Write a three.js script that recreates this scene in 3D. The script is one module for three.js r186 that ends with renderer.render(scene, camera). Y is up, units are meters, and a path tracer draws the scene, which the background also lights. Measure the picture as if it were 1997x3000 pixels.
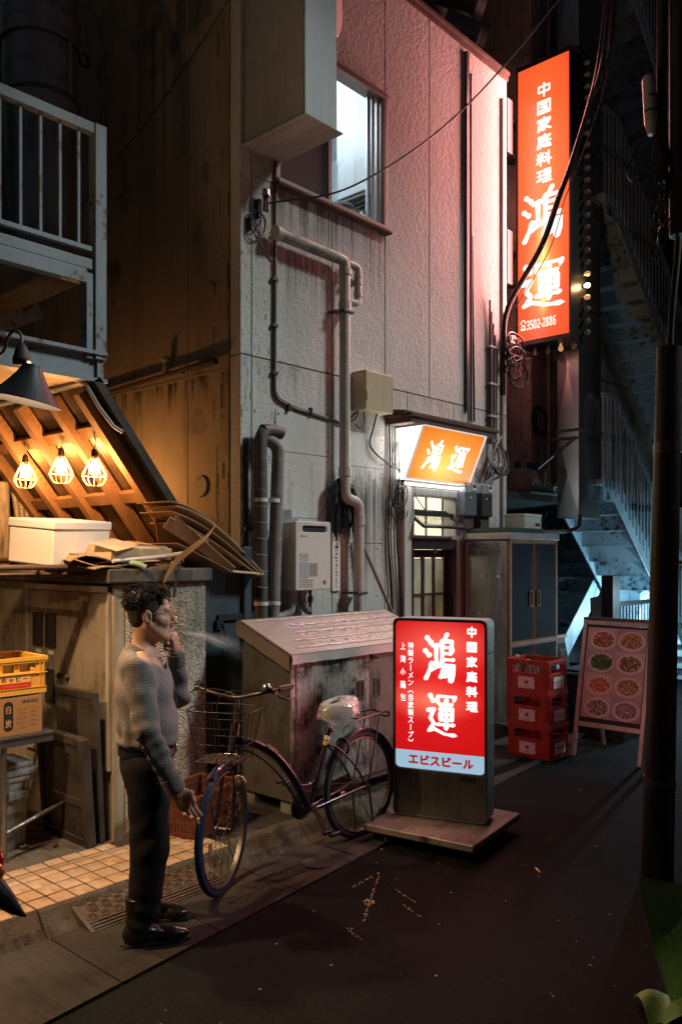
import * as THREE from 'three';
import { RoundedBoxGeometry } from 'three/addons/geometries/RoundedBoxGeometry.js';
import { MarchingCubes } from 'three/addons/objects/MarchingCubes.js';
import { mergeGeometries } from 'three/addons/utils/BufferGeometryUtils.js';
import { RectAreaLightUniformsLib } from 'three/addons/lights/RectAreaLightUniformsLib.js';

// ---------- camera, sky, sun, exposure ----------
const scene = new THREE.Scene();
const camera = new THREE.PerspectiveCamera(63.17, 1997 / 3000, 0.05, 120);
camera.position.set(0, 1.83, 0);
camera.lookAt(0.7396, 1.83, -0.673);
camera.setViewOffset(1997, 3000, 0, -130, 1997, 3000);
const renderer = new THREE.WebGLRenderer({ antialias: true });
renderer.toneMapping = THREE.LinearToneMapping;
renderer.toneMappingExposure = 1.0;
renderer.shadowMap.enabled = true;
RectAreaLightUniformsLib.init();
{ // night sky: city glow near the horizon, darker overhead
  const W = 64, H = 32, d = new Float32Array(W * H * 4);
  for (let y = 0; y < H; y++) for (let x = 0; x < W; x++) {
    const up = (y + 0.5) / H * 2 - 1, g = Math.exp(-Math.max(0, up) * 2.5), i = (y * W + x) * 4;
    d[i] = 0.010 + 0.012 * g; d[i + 1] = 0.013 + 0.012 * g; d[i + 2] = 0.018 + 0.012 * g; d[i + 3] = 1;
  }
  const t = new THREE.DataTexture(d, W, H, THREE.RGBAFormat, THREE.FloatType);
  t.mapping = THREE.EquirectangularReflectionMapping; t.needsUpdate = true; t.magFilter = THREE.LinearFilter;
  scene.background = t; scene.environment = t;
}
const sun = new THREE.DirectionalLight(new THREE.Color(0.92, 1.0, 0.97), 2.1); // cool light falling into the alley from up the street
sun.position.set(5 + 4.8 * 4, 6.6 * 4, -4.5 + 5.8 * 4); sun.target.position.set(5, 0, -4.5);
sun.castShadow = true; sun.shadow.radius = 18; sun.shadow.mapSize.set(2048, 2048);
Object.assign(sun.shadow.camera, { left: -12, right: 12, top: 12, bottom: -12, near: 1, far: 90 });
scene.add(sun, sun.target);

// ---------- helpers ----------
function mulberry(a) { return () => { a = (a + 0x6d2b79f5) | 0; let t = Math.imul(a ^ (a >>> 15), 1 | a); t = (t + Math.imul(t ^ (t >>> 7), 61 | t)) ^ t; return ((t ^ (t >>> 14)) >>> 0) / 4294967296; }; }
const rnd = mulberry(20240607), rr = (a, b) => a + (b - a) * rnd();
const V = (x, y, z) => new THREE.Vector3(x, y, z), C = (r, g, b) => new THREE.Color().setRGB(r, g === undefined ? r : g, b === undefined ? r : b);
const clamp = (x, a = 0, b = 1) => Math.min(b, Math.max(a, x)), lerp = (a, b, t) => a + (b - a) * t, sstep = (a, b, x) => { const t = clamp((x - a) / (b - a)); return t * t * (3 - 2 * t); };
const used = {};
function numbered(n) { if (!(n in used)) { used[n] = 0; return n; } used[n]++; return n + '_' + String(used[n]).padStart(3, '0'); }
function shadows(o) { o.castShadow = o.receiveShadow = true; return o; }
function tag(o, label, category, group) { Object.assign(o.userData, { label, category }); if (group) o.userData.group = group; return o; }
function thing(name, label, category, pos = [0, 0, 0], turn = 0, group) {
  const o = new THREE.Group(); o.name = numbered(name); o.position.set(...pos); o.rotation.y = turn; scene.add(o); return tag(o, label, category, group);
}
function part(parent, name, geo, mat, label) {
  const m = shadows(new THREE.Mesh(Array.isArray(geo) ? merge(geo) : geo, mat)); m.name = name; if (label) m.userData.label = label; parent.add(m); return m;
}
function single(name, label, category, geo, mat, group) { const m = shadows(new THREE.Mesh(Array.isArray(geo) ? merge(geo) : geo, mat)); m.name = numbered(name); scene.add(m); return tag(m, label, category, group); }
function struct(name, geo, mat) { const m = shadows(new THREE.Mesh(Array.isArray(geo) ? merge(geo) : geo, mat)); m.name = numbered(name); m.userData.kind = 'structure'; scene.add(m); return m; }
function merge(list) { const c = list.map((g) => { g = g.index ? g.toNonIndexed() : g; for (const k of Object.keys(g.attributes)) if (!['position', 'normal', 'uv'].includes(k)) g.deleteAttribute(k); if (!g.attributes.normal) g.computeVertexNormals(); if (!g.attributes.uv) muv(g); return g; }); return c.length === 1 ? c[0] : mergeGeometries(c, false); }
function muv(g, s = 1) { // uv in metres by the dominant normal axis
  const p = g.attributes.position, n = g.attributes.normal, u = new Float32Array(p.count * 2);
  for (let i = 0; i < p.count; i++) {
    const ax = Math.abs(n.getX(i)), ay = Math.abs(n.getY(i)), az = Math.abs(n.getZ(i));
    let a, b; if (ax >= ay && ax >= az) { a = p.getZ(i); b = p.getY(i); } else if (ay >= az) { a = p.getX(i); b = p.getZ(i); } else { a = p.getX(i); b = p.getY(i); }
    u[2 * i] = a * s; u[2 * i + 1] = b * s;
  }
  g.setAttribute('uv', new THREE.BufferAttribute(u, 2)); return g;
}
// box given by its extents
function bx(x0, x1, y0, y1, z0, z1, r = 0) {
  const w = x1 - x0, h = y1 - y0, d = z1 - z0;
  const g = r ? new RoundedBoxGeometry(w, h, d, 2, Math.min(r, w / 2.01, h / 2.01, d / 2.01)) : new THREE.BoxGeometry(w, h, d);
  g.translate((x0 + x1) / 2, (y0 + y1) / 2, (z0 + z1) / 2); return muv(g);
}
const cb = (w, h, d, x = 0, y = 0, z = 0, r = 0) => bx(x - w / 2, x + w / 2, y - h / 2, y + h / 2, z - d / 2, z + d / 2, r);
function cyl(r0, r1, h, x = 0, y = 0, z = 0, seg = 20, open = false) { const g = new THREE.CylinderGeometry(r1, r0, h, seg, 1, open); g.translate(x, y + h / 2, z); return g; }
// oriented bar / rod between two points
function between(g, a, b, roll = 0) { const d = b.clone().sub(a), L = d.length(), q = new THREE.Quaternion().setFromUnitVectors(V(0, 1, 0), d.normalize()); if (roll) g.rotateY(roll); g.applyQuaternion(q); g.translate((a.x + b.x) / 2, (a.y + b.y) / 2, (a.z + b.z) / 2); return g; }
const rod = (a, b, r, seg = 8, r2 = r) => between(new THREE.CylinderGeometry(r2, r, a.distanceTo(b), seg), a, b);
function bar(a, b, w, d, up = V(0, 1, 0)) { // box of section w (side) x d (along up) from a to b
  const dir = b.clone().sub(a), L = dir.length(); dir.normalize(); const side = V().crossVectors(up, dir); if (side.lengthSq() < 1e-6) side.set(1, 0, 0); side.normalize(); const u = V().crossVectors(dir, side);
  const g = new THREE.BoxGeometry(w, d, L); muv(g); g.applyMatrix4(new THREE.Matrix4().makeBasis(side, u, dir)); g.translate((a.x + b.x) / 2, (a.y + b.y) / 2, (a.z + b.z) / 2); return g;
}
function tube(pts, r, seg = 24, rad = 8, tension = 0.5, closed = false) { const c = new THREE.CatmullRomCurve3(pts.map((p) => (Array.isArray(p) ? V(...p) : p)), closed, 'catmullrom', tension); return new THREE.TubeGeometry(c, seg, r, rad, closed); }
// pipe with rounded elbows at the given corners
function pipe(pts, r, bend = 0.06, rad = 12) {
  const P = pts.map((p) => V(...p)), path = new THREE.CurvePath(); let last = P[0].clone();
  for (let i = 1; i < P.length; i++) {
    if (i === P.length - 1) { path.add(new THREE.LineCurve3(last, P[i].clone())); break; }
    const a = P[i].clone().add(P[i - 1].clone().sub(P[i]).setLength(bend)), b = P[i].clone().add(P[i + 1].clone().sub(P[i]).setLength(bend));
    if (last.distanceTo(a) > 1e-4) path.add(new THREE.LineCurve3(last, a)); path.add(new THREE.QuadraticBezierCurve3(a, P[i].clone(), b)); last = b;
  }
  const pl = []; for (const c of path.curves) { const n = c.isLineCurve3 ? 1 : 6; for (let k = 0; k < n; k++) pl.push(c.getPoint(k / n)); } pl.push(P[P.length - 1].clone());
  return polytube(pl, r, rad);
}
function polytube(pl, r, rad = 10, rs = null) { // tube through points exactly, optional radii
  const n = pl.length, pos = [], nor = [], uv = [], idx = []; let U = null, len = 0;
  for (let i = 0; i < n; i++) {
    const t = pl[Math.min(n - 1, i + 1)].clone().sub(pl[Math.max(0, i - 1)]).normalize();
    if (!U) { U = V(0, 1, 0); if (Math.abs(t.y) > 0.9) U.set(1, 0, 0); } U.addScaledVector(t, -U.dot(t)).normalize(); const W = V().crossVectors(t, U); if (i) len += pl[i].distanceTo(pl[i - 1]);
    for (let k = 0; k <= rad; k++) { const a = k / rad * Math.PI * 2, d = U.clone().multiplyScalar(Math.cos(a)).addScaledVector(W, Math.sin(a)), q = rs ? rs[i] : r; pos.push(pl[i].x + d.x * q, pl[i].y + d.y * q, pl[i].z + d.z * q); nor.push(d.x, d.y, d.z); uv.push(a * q, len); }
  }
  for (let i = 0; i < n - 1; i++) for (let k = 0; k < rad; k++) { const a = i * (rad + 1) + k, b = a + rad + 1; idx.push(a, a + 1, b, b, a + 1, b + 1); }
  for (const [i, s] of [[0, -1], [n - 1, 1]]) { const c = pos.length / 3, t = (i ? pl[n - 1].clone().sub(pl[n - 2]) : pl[0].clone().sub(pl[1])).normalize(); pos.push(pl[i].x, pl[i].y, pl[i].z); nor.push(t.x, t.y, t.z); uv.push(0, 0); for (let k = 0; k < rad; k++) { const a = i * (rad + 1) + k; s > 0 ? idx.push(a, a + 1, c) : idx.push(a + 1, a, c); } }
  const g = new THREE.BufferGeometry(); g.setAttribute('position', new THREE.Float32BufferAttribute(pos, 3)); g.setAttribute('normal', new THREE.Float32BufferAttribute(nor, 3)); g.setAttribute('uv', new THREE.Float32BufferAttribute(uv, 2)); g.setIndex(idx); return g;
}
function extr(pts, depth, bevel = 0, holes = []) { // outline in x,y extruded along +z
  const s = pts instanceof THREE.Shape ? pts : new THREE.Shape(pts.map((p) => new THREE.Vector2(...p)));
  for (const h of holes) s.holes.push(new THREE.Path(h.map((p) => new THREE.Vector2(...p))));
  const g = new THREE.ExtrudeGeometry(s, { depth: depth - 2 * bevel, bevelEnabled: bevel > 0, bevelThickness: bevel, bevelSize: bevel, bevelOffset: -bevel, bevelSegments: 2, curveSegments: 10 }); g.translate(0, 0, bevel); return muv(g);
}
function rrect(w, h, r, x = 0, y = 0) { const s = new THREE.Shape(); s.moveTo(x + r, y); s.lineTo(x + w - r, y); s.quadraticCurveTo(x + w, y, x + w, y + r); s.lineTo(x + w, y + h - r); s.quadraticCurveTo(x + w, y + h, x + w - r, y + h); s.lineTo(x + r, y + h); s.quadraticCurveTo(x, y + h, x, y + h - r); s.lineTo(x, y + r); s.quadraticCurveTo(x, y, x + r, y); return s; }
function surf(nu, nv, f, thick = 0) { // parametric sheet f(u,v)->Vector3, optional thickness (back side offset along normals)
  const pos = [], uv = [], idx = [];
  for (let j = 0; j <= nv; j++) for (let i = 0; i <= nu; i++) { const p = f(i / nu, j / nv); pos.push(p.x, p.y, p.z); uv.push(i / nu, j / nv); }
  for (let j = 0; j < nv; j++) for (let i = 0; i < nu; i++) { const a = j * (nu + 1) + i, b = a + nu + 1; idx.push(a, a + 1, b, b, a + 1, b + 1); }
  const g = new THREE.BufferGeometry(); g.setAttribute('position', new THREE.Float32BufferAttribute(pos, 3)); g.setAttribute('uv', new THREE.Float32BufferAttribute(uv, 2)); g.setIndex(idx); g.computeVertexNormals();
  if (!thick) return g;
  const N = pos.length / 3, p2 = [...pos], u2 = [...uv, ...uv], n = g.attributes.normal; for (let k = 0; k < N; k++) p2.push(pos[3 * k] - n.getX(k) * thick, pos[3 * k + 1] - n.getY(k) * thick, pos[3 * k + 2] - n.getZ(k) * thick);
  const id2 = [...idx]; for (let k = 0; k < idx.length; k += 3) id2.push(idx[k] + N, idx[k + 2] + N, idx[k + 1] + N);
  const ring = []; for (let i = 0; i < nu; i++) ring.push([i, i + 1]); for (let j = 0; j < nv; j++) ring.push([j * (nu + 1) + nu, (j + 1) * (nu + 1) + nu]); for (let i = nu; i > 0; i--) ring.push([nv * (nu + 1) + i, nv * (nu + 1) + i - 1]); for (let j = nv; j > 0; j--) ring.push([j * (nu + 1), (j - 1) * (nu + 1)]);
  for (const [a, b] of ring) id2.push(b, a, a + N, b, a + N, b + N);
  const g2 = new THREE.BufferGeometry(); g2.setAttribute('position', new THREE.Float32BufferAttribute(p2, 3)); g2.setAttribute('uv', new THREE.Float32BufferAttribute(u2, 2)); g2.setIndex(id2); const flat = g2.toNonIndexed(); flat.computeVertexNormals(); return flat;
}
const lathe = (pts, seg = 24) => new THREE.LatheGeometry(pts.map((p) => new THREE.Vector2(...p)), seg);
const T = (g, x = 0, y = 0, z = 0, ry = 0, rx = 0, rz = 0) => { if (rx) g.rotateX(rx); if (rz) g.rotateZ(rz); if (ry) g.rotateY(ry); g.translate(x, y, z); return g; };

// ---------- noise and textures ----------
function noiseTile(n, cells, oct, seed) { // tileable value noise, n x n, 0..1
  const out = new Float32Array(n * n); let amp = 1, tot = 0;
  for (let o = 0; o < oct; o++) {
    const c = cells << o, r = mulberry(seed + o * 101), g = new Float32Array(c * c); for (let i = 0; i < c * c; i++) g[i] = r();
    for (let y = 0; y < n; y++) { const fy = y / n * c, iy = Math.floor(fy), ty = fy - iy, sy = ty * ty * (3 - 2 * ty), y0 = (iy % c) * c, y1 = ((iy + 1) % c) * c;
      for (let x = 0; x < n; x++) { const fx = x / n * c, ix = Math.floor(fx), tx = fx - ix, sx = tx * tx * (3 - 2 * tx), x0 = ix % c, x1 = (ix + 1) % c;
        const a = g[y0 + x0] + (g[y0 + x1] - g[y0 + x0]) * sx, b = g[y1 + x0] + (g[y1 + x1] - g[y1 + x0]) * sx; out[y * n + x] += amp * (a + (b - a) * sy); } }
    tot += amp; amp *= 0.5; if ((c << 1) > n) break;
  }
  for (let i = 0; i < out.length; i++) out[i] /= tot; return out;
}
const NA = noiseTile(512, 4, 6, 1), NB = noiseTile(512, 16, 5, 2), NC = noiseTile(512, 128, 2, 3), ND = noiseTile(512, 7, 5, 4);
const nz = (N, x, y) => N[((Math.floor(y) & 511) << 9) | (Math.floor(x) & 511)];
const wrapT = (t, sx, sy, srgb) => { t.wrapS = t.wrapT = THREE.RepeatWrapping; t.repeat.set(sx, sy); if (srgb) t.colorSpace = THREE.SRGBColorSpace; t.magFilter = THREE.LinearFilter; t.generateMipmaps = true; t.needsUpdate = true; return t; };
const s8 = (l) => { l = clamp(l); return 255 * (l <= 0.0031308 ? 12.92 * l : 1.055 * Math.pow(l, 1 / 2.4) - 0.055); };
function colTex(n, m, size, f) { // f(x,y)->[r,g,b] linear; size = metres per repeat
  const d = new Uint8Array(n * m * 4); for (let y = 0; y < m; y++) for (let x = 0; x < n; x++) { const c = f(x, y), i = (y * n + x) * 4; d[i] = s8(c[0]); d[i + 1] = s8(c[1]); d[i + 2] = s8(c[2]); d[i + 3] = 255; }
  return wrapT(new THREE.DataTexture(d, n, m), 1 / size, n / m / size, true);
}
function valTex(n, size, f) { const d = new Uint8Array(n * n * 4); for (let y = 0; y < n; y++) for (let x = 0; x < n; x++) { const i = (y * n + x) * 4; d[i] = d[i + 1] = d[i + 2] = 255 * clamp(f(x, y)); d[i + 3] = 255; } return wrapT(new THREE.DataTexture(d, n, n), 1 / size, 1 / size, false); }
function canvasTex(w, h, draw) { const c = document.createElement('canvas'); c.width = w; c.height = h; const g = c.getContext('2d'); draw(g, w, h); const t = new THREE.CanvasTexture(c); t.colorSpace = THREE.SRGBColorSpace; t.magFilter = THREE.LinearFilter; return t; }
const mat = (o) => new THREE.MeshStandardMaterial(Object.assign({ roughness: 0.8, metalness: 0 }, o));
const phys = (o) => new THREE.MeshPhysicalMaterial(Object.assign({ roughness: 0.5 }, o));
// worn paint / grime map: base colour, dark grime colour, amount
function grimeTex(base, dark, amt, size = 1.2, n = 512, rust = null) {
  const ox = Math.floor(rnd() * 512), oy = Math.floor(rnd() * 512);
  return colTex(n, n, size, (x, y) => {
    const a = nz(NA, x + ox, y + oy), b = nz(NB, x + oy, y + ox), c = nz(NC, x, y), st = nz(NB, x * 3 + ox, y * 0.25 + oy);
    let k = clamp((a * 0.6 + b * 0.3 + st * 0.35 - 0.55) * 3) * amt + (c - 0.5) * 0.12; const v = 1 + (b - 0.5) * 0.25; let o = [0, 1, 2].map((i) => lerp(base[i] * v, dark[i], clamp(k)));
    if (rust) { const q = sstep(0.62, 0.7, b * 0.55 + a * 0.5 - 0.02); o = o.map((w, i) => lerp(w, rust[i] * (0.6 + c * 0.8), q)); }
    return o;
  });
}
const bumpFine = valTex(512, 0.5, (x, y) => nz(NB, x * 2, y * 2) * 0.5 + nz(NC, x, y) * 0.5);
const bumpSoft = valTex(512, 1.0, (x, y) => nz(NA, x, y) * 0.7 + nz(NB, x, y) * 0.3);
const bumpCast = valTex(512, 0.55, (x, y) => { const q = nz(NB, x, y) * 0.55 + nz(NC, x * 0.5, y * 0.5) * 0.45; return sstep(0.3, 0.75, q); });
// ---------- lettering: strokes in a 100 x 100 cell ----------
const GL = {
  中: '14 24 86 24 86 64 14 64 14 24;50 3 50 98', 国: '10 8 90 8 90 94 10 94 10 8;27 27 73 27;30 49 70 49;25 74 75 74;50 27 50 74;61 58 68 66',
  家: '50 2 50 13;10 31 10 16 90 16 90 31;24 32 76 32;56 32 40 46 12 58;42 46 56 62 58 84 51 94 40 90;47 58 12 78;55 70 10 97;82 43 60 58;58 56 72 78 94 92',
  庭: '54 2 54 13;12 15 92 15;17 15 16 52 6 96;24 31 42 31 30 50 42 50 34 76 22 94;28 68 50 89 95 94;84 25 56 33;70 30 70 74;48 51 94 51;52 75 90 75',
  料: '9 14 17 34;45 12 36 33;3 43 51 43;27 4 27 96;26 45 4 76;28 45 50 70;62 16 72 28;58 40 68 52;53 73 97 62;82 4 82 96',
  理: '6 14 40 14;8 46 38 46;4 80 42 72;23 14 23 78;52 8 92 8 92 50 52 50 52 8;52 29 92 29;72 8 72 92;50 71 94 71;43 94 99 94',
  鴻: '8 7 23 19;2 35 17 46;5 94 13 82 25 58;27 24 50 22;38 23 38 70;23 76 52 66;72 0 64 13;57 14 57 64;57 14 88 14 88 40;57 27 87 27;57 40 88 40;57 53 97 53;57 66 94 66 93 86 86 97 77 90;60 76 53 91;66 77 67 89;74 76 77 87;82 74 86 85',
  運: '11 7 23 20;6 40 23 38 12 57 23 70 9 88;7 86 26 82 58 92 99 94;37 22 36 8 93 8 87 21;43 26 86 26;46 36 83 36 83 60 46 60 46 36;46 48 83 48;36 71 93 71;64 17 64 84',
  上: '50 6 50 88;50 42 84 42;6 90 94 90', 海: '10 8 24 18;4 36 18 46;6 92 26 62;48 4 34 26;44 16 96 16;48 32 40 82 88 82;48 32 90 32 86 96 76 92;32 56 98 56;64 36 61 50;62 60 58 78',
  小: '50 4 50 90 40 86;26 34 8 72;74 34 94 72', 包: '34 2 10 36;28 18 88 18 84 66 72 64;28 36 62 36 62 56 28 56;28 36 28 92 92 92 92 76',
  籠: '22 2 10 20;14 12 44 12;30 12 32 22;64 2 54 20;58 12 94 12;74 12 76 22;28 26 28 34;8 37 50 37;18 40 22 50;42 40 36 50;6 53 52 53;14 62 14 97;14 62 44 62 44 94;14 73 44 73;14 84 44 84;60 28 60 50 92 50;60 38 92 38;58 61 92 61 92 74 60 74 60 95 97 95 97 85;64 84 92 84',
  特: '14 10 8 30;10 26 42 26;26 2 26 96;4 62 44 50;52 18 92 18;72 4 72 36;46 36 98 36;46 56 98 56;82 44 82 94 72 90;56 66 64 80',
  製: '16 4 10 16;8 14 48 14;4 28 52 28;28 2 28 52;12 50 12 38 44 38 44 50;62 8 62 38;88 2 88 50 80 48;50 52 50 62;6 62 94 62;46 62 8 84;30 74 30 94 50 88;52 66 66 82 94 96;80 68 64 78',
  自: '50 2 40 16;18 16 82 16 82 96 18 96 18 16;18 42 82 42;18 68 82 68', ラ: '22 14 80 14;12 38 88 38 74 70 34 96', '|': '50 6 50 94', メ: '80 8 50 64 14 94;28 32 82 78', ン: '16 16 36 30;14 90 56 74 90 26',
  '(': '8 92 28 66 72 66 92 92', ')': '8 8 28 34 72 34 92 8', ス: '18 14 80 14 56 58 10 94;56 56 90 92', プ: '12 22 72 22 62 62 24 94;90 3 97 10 90 18 82 10 90 3',
  エ: '14 16 86 16;50 16 50 84;6 84 94 84', ビ: '20 8 20 84 32 90 90 90;20 50 76 36;74 8 80 20;88 4 94 16', ー: '8 50 92 50', ル: '32 12 30 54 8 90;60 8 60 88 94 56', ホ: '8 30 92 30;50 4 50 94 40 88;26 48 10 78;74 48 92 78',
  ッ: '22 42 30 60;46 38 52 56;82 38 74 70 42 94', ピ: '20 8 20 84 32 90 90 90;20 50 76 36;84 3 92 10 84 18 76 10 84 3', 白: '50 2 42 16;16 18 84 18 84 96 16 96 16 18;16 56 84 56',
  炭: '50 2 50 26;14 8 14 26 86 26 86 8;8 38 92 38;26 38 22 66 6 96;40 54 34 68;84 48 72 62;60 46 56 72 30 96;60 70 94 96', 世: '6 36 96 36;26 8 26 90 90 90;50 4 50 62;76 4 76 62;50 62 76 62',
  界: '20 4 80 4 80 44 20 44 20 4;20 24 80 24;50 4 50 44;48 46 6 76;52 46 94 74;36 64 30 80 16 96;66 62 66 98', 人: '50 4 46 44 8 94;50 40 92 94',
  類: '4 30 48 30;26 4 26 54;26 30 6 50;26 30 46 48;4 66 50 66;28 56 22 78 4 96;30 70 48 92;54 8 98 8;60 22 92 22 92 76 60 76 60 22;60 40 92 40;60 58 92 58;64 80 54 96;86 80 98 96',
  が: '10 28 64 28 60 84 46 90;38 6 30 52 10 90;78 28 94 56;82 6 88 16;92 2 98 12', 平: '12 10 88 10;28 24 36 42;72 24 64 42;6 54 94 54;50 10 50 96', 和: '44 6 10 18;4 34 52 34;28 14 28 96;28 36 4 70;28 40 50 62;62 28 94 28 94 84 62 84 62 28',
  で: '10 20 88 16 56 36 48 64 80 92;74 44 80 56;86 40 92 52', あ: '14 22 84 20;44 4 46 84;72 36 50 80 20 88 16 64 60 46 88 62 80 88 62 96', り: '24 10 22 60 34 42;70 8 76 50 50 94', ま: '16 22 84 22;18 44 82 44;50 4 50 80 30 92 16 80 34 68 88 92',
  す: '6 22 94 22;56 4 56 60 40 62 38 46 56 42;56 60 40 96', よ: '52 30 86 28;50 4 52 76 28 94 14 80 36 70 86 92', う: '34 6 66 14;18 38 60 28 80 48 70 76 36 96', に: '16 10 10 60 18 90;42 24 84 22;38 70 56 88 90 84',
};
const strokes = (ch) => GL[ch].split(';').map((s) => { const n = s.split(' ').map(Number), p = []; for (let i = 0; i < n.length; i += 2) p.push([n[i], n[i + 1]]); return p; });
function glyph(g, ch, x, y, w, h, lw, color) { // plain rounded lettering
  g.strokeStyle = color; g.lineWidth = lw; g.lineCap = 'round'; g.lineJoin = 'round';
  for (const p of strokes(ch)) { g.beginPath(); p.forEach(([a, b], i) => g[i ? 'lineTo' : 'moveTo'](x + a / 100 * w, y + b / 100 * h)); g.stroke(); }
}
function brush(g, ch, x, y, w, h, lw, color) { // brush lettering: the stroke swells and tapers
  g.fillStyle = color; const jr = mulberry(ch.charCodeAt(0));
  for (const p of strokes(ch)) {
    const q = p.map(([a, b]) => [x + a / 100 * w, y + b / 100 * h]); let L = 0; for (let i = 1; i < q.length; i++) L += Math.hypot(q[i][0] - q[i - 1][0], q[i][1] - q[i - 1][1]);
    let s = 0; const horiz = Math.abs(q[q.length - 1][0] - q[0][0]) > Math.abs(q[q.length - 1][1] - q[0][1]) ? 0.82 : 1.08;
    for (let i = 1; i < q.length; i++) {
      const l = Math.hypot(q[i][0] - q[i - 1][0], q[i][1] - q[i - 1][1]), m = Math.max(2, Math.ceil(l / 1.2));
      for (let k = 0; k <= m; k++) { const t = (s + l * k / m) / L, f = 0.78 + 0.34 * Math.pow(1 - t, 2) + 0.42 * Math.exp(-Math.pow((t - 0.86) / 0.1, 2)) - 0.62 * sstep(0.88, 1, t), a = lerp(q[i - 1][0], q[i][0], k / m), b = lerp(q[i - 1][1], q[i][1], k / m); g.beginPath(); g.ellipse(a, b, lw * 0.5 * f * horiz * 1.12, lw * 0.5 * f * horiz * 0.92, -0.6, 0, 7); g.fill(); }
      s += l;
    }
  }
}
const textV = (g, str, x, y, w, h, step, lw, color) => [...str].forEach((c, i) => glyph(g, c, x, y + i * step, w, h, lw, color));
const textH = (g, str, x, y, w, h, step, lw, color) => [...str].forEach((c, i) => glyph(g, c, x + i * step, y, w, h, lw, color));
function latin(g, s, x, y, size, color, sx = 1, bold = true, family = 'sans-serif') { g.save(); g.translate(x, y); g.scale(sx, 1); g.font = (bold ? 'bold ' : '') + size + 'px ' + family; g.fillStyle = color; g.fillText(s, 0, 0); g.restore(); }
function scrawl(g, x, y, w, h, color, seed, lw = 1.2) { // small unreadable print or handwriting as the photo shows it at this size
  const r = mulberry(seed); g.strokeStyle = color; g.lineWidth = lw; g.lineCap = 'round';
  for (let a = x; a < x + w; a += h * 0.95) { if (r() < 0.08) continue; for (let k = 0; k < 4; k++) { g.beginPath(); g.moveTo(a + r() * h * 0.7, y + r() * h); g.lineTo(a + r() * h * 0.7, y + r() * h); g.stroke(); } }
}
function glow(g, x, y, rx, ry, rgb, a) { g.save(); g.translate(x, y); g.scale(rx, ry); const q = g.createRadialGradient(0, 0, 0, 0, 0, 1); q.addColorStop(0, `rgba(${rgb},${a})`); q.addColorStop(0.45, `rgba(${rgb},${a * 0.5})`); q.addColorStop(1, `rgba(${rgb},0)`); g.fillStyle = q; g.fillRect(-1, -1, 2, 2); g.restore(); }

// the three lit sign faces (light-emitting acrylic with tubes behind)
const faceTall = canvasTex(420, 1960, (g, W, H) => {
  g.fillStyle = 'rgb(226,78,34)'; g.fillRect(0, 0, W, H);
  glow(g, W * 0.5, H * 0.42, W * 0.8, H * 0.55, '255,132,62', 0.8); glow(g, W * 0.5, H * 0.78, W * 0.42, H * 0.2, '255,190,70', 0.75); glow(g, W * 0.5, H * 0.68, W * 0.16, H * 0.22, '255,235,140', 0.95); glow(g, W * 0.5, H * 0.78, W * 0.3, H * 0.1, '255,240,150', 0.8); glow(g, W * 0.5, H * 0.86, W * 0.13, H * 0.07, '255,240,150', 0.9);
  textV(g, '中国家庭料理', W * 0.37, H * 0.076, W * 0.29, H * 0.049, H * 0.0625, 16.5, '#fff3ea');
  brush(g, '鴻', W * 0.10, H * 0.463, W * 0.78, H * 0.18, 38, '#fffdf6'); brush(g, '運', W * 0.06, H * 0.718, W * 0.86, H * 0.178, 38, '#fffdf6');
  const s = '#ffeede', ty = H * 0.937, tx = W * 0.045; // telephone mark and number
  g.fillStyle = s; g.strokeStyle = s; g.lineWidth = 8; g.beginPath(); g.arc(tx + 24, ty - 10, 18, Math.PI, 0); g.stroke(); g.fillRect(tx, ty - 14, 13, 12); g.fillRect(tx + 36, ty - 14, 13, 12); g.beginPath(); g.moveTo(tx + 12, ty + 4); g.lineTo(tx + 38, ty + 4); g.lineTo(tx + 47, ty + 44); g.lineTo(tx + 2, ty + 44); g.closePath(); g.fill(); g.fillStyle = '#d8431c'; g.beginPath(); g.arc(tx + 25, ty + 24, 9, 0, 7); g.fill();
  g.save(); g.translate(tx + 52, ty + 46); g.scale(0.78, 1.42); g.font = 'bold 66px sans-serif'; g.fillStyle = s; g.fillText('3502-2886', 0, 0); g.restore();
});
const faceStand = canvasTex(720, 1180, (g, W, H) => {
  g.fillStyle = 'rgb(196,16,20)'; g.fillRect(0, 0, W, H);
  glow(g, W * 0.5, H * 0.16, W * 0.7, H * 0.22, '255,140,110', 0.95); glow(g, W * 0.42, H * 0.53, W * 0.6, H * 0.16, '255,170,130', 1); glow(g, W * 0.5, H * 0.4, W * 0.75, H * 0.5, '240,50,45', 0.6);
  g.fillStyle = 'rgb(150,178,198)'; g.fillRect(0, H * 0.878, W, H * 0.122);
  textV(g, '中国家庭料理', W * 0.80, H * 0.028, W * 0.115, H * 0.066, H * 0.0985, 15, '#fff');
  brush(g, '鴻', W * 0.335, H * 0.085, W * 0.345, H * 0.315, 33, '#fffdf4'); brush(g, '運', W * 0.36, H * 0.475, W * 0.34, H * 0.30, 33, '#fffdf4');
  textV(g, '特製ラ|メン(自家製ス|プ)', W * 0.145, H * 0.145, W * 0.062, H * 0.043, H * 0.0505, 7.2, '#fff');
  textV(g, '上海小籠包', W * 0.055, H * 0.148, W * 0.062, H * 0.05, H * 0.0875, 6.6, '#fff');
  textH(g, 'エビスビール', W * 0.155, H * 0.908, W * 0.105, H * 0.062, W * 0.122, 15, '#a01814');
});
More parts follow.
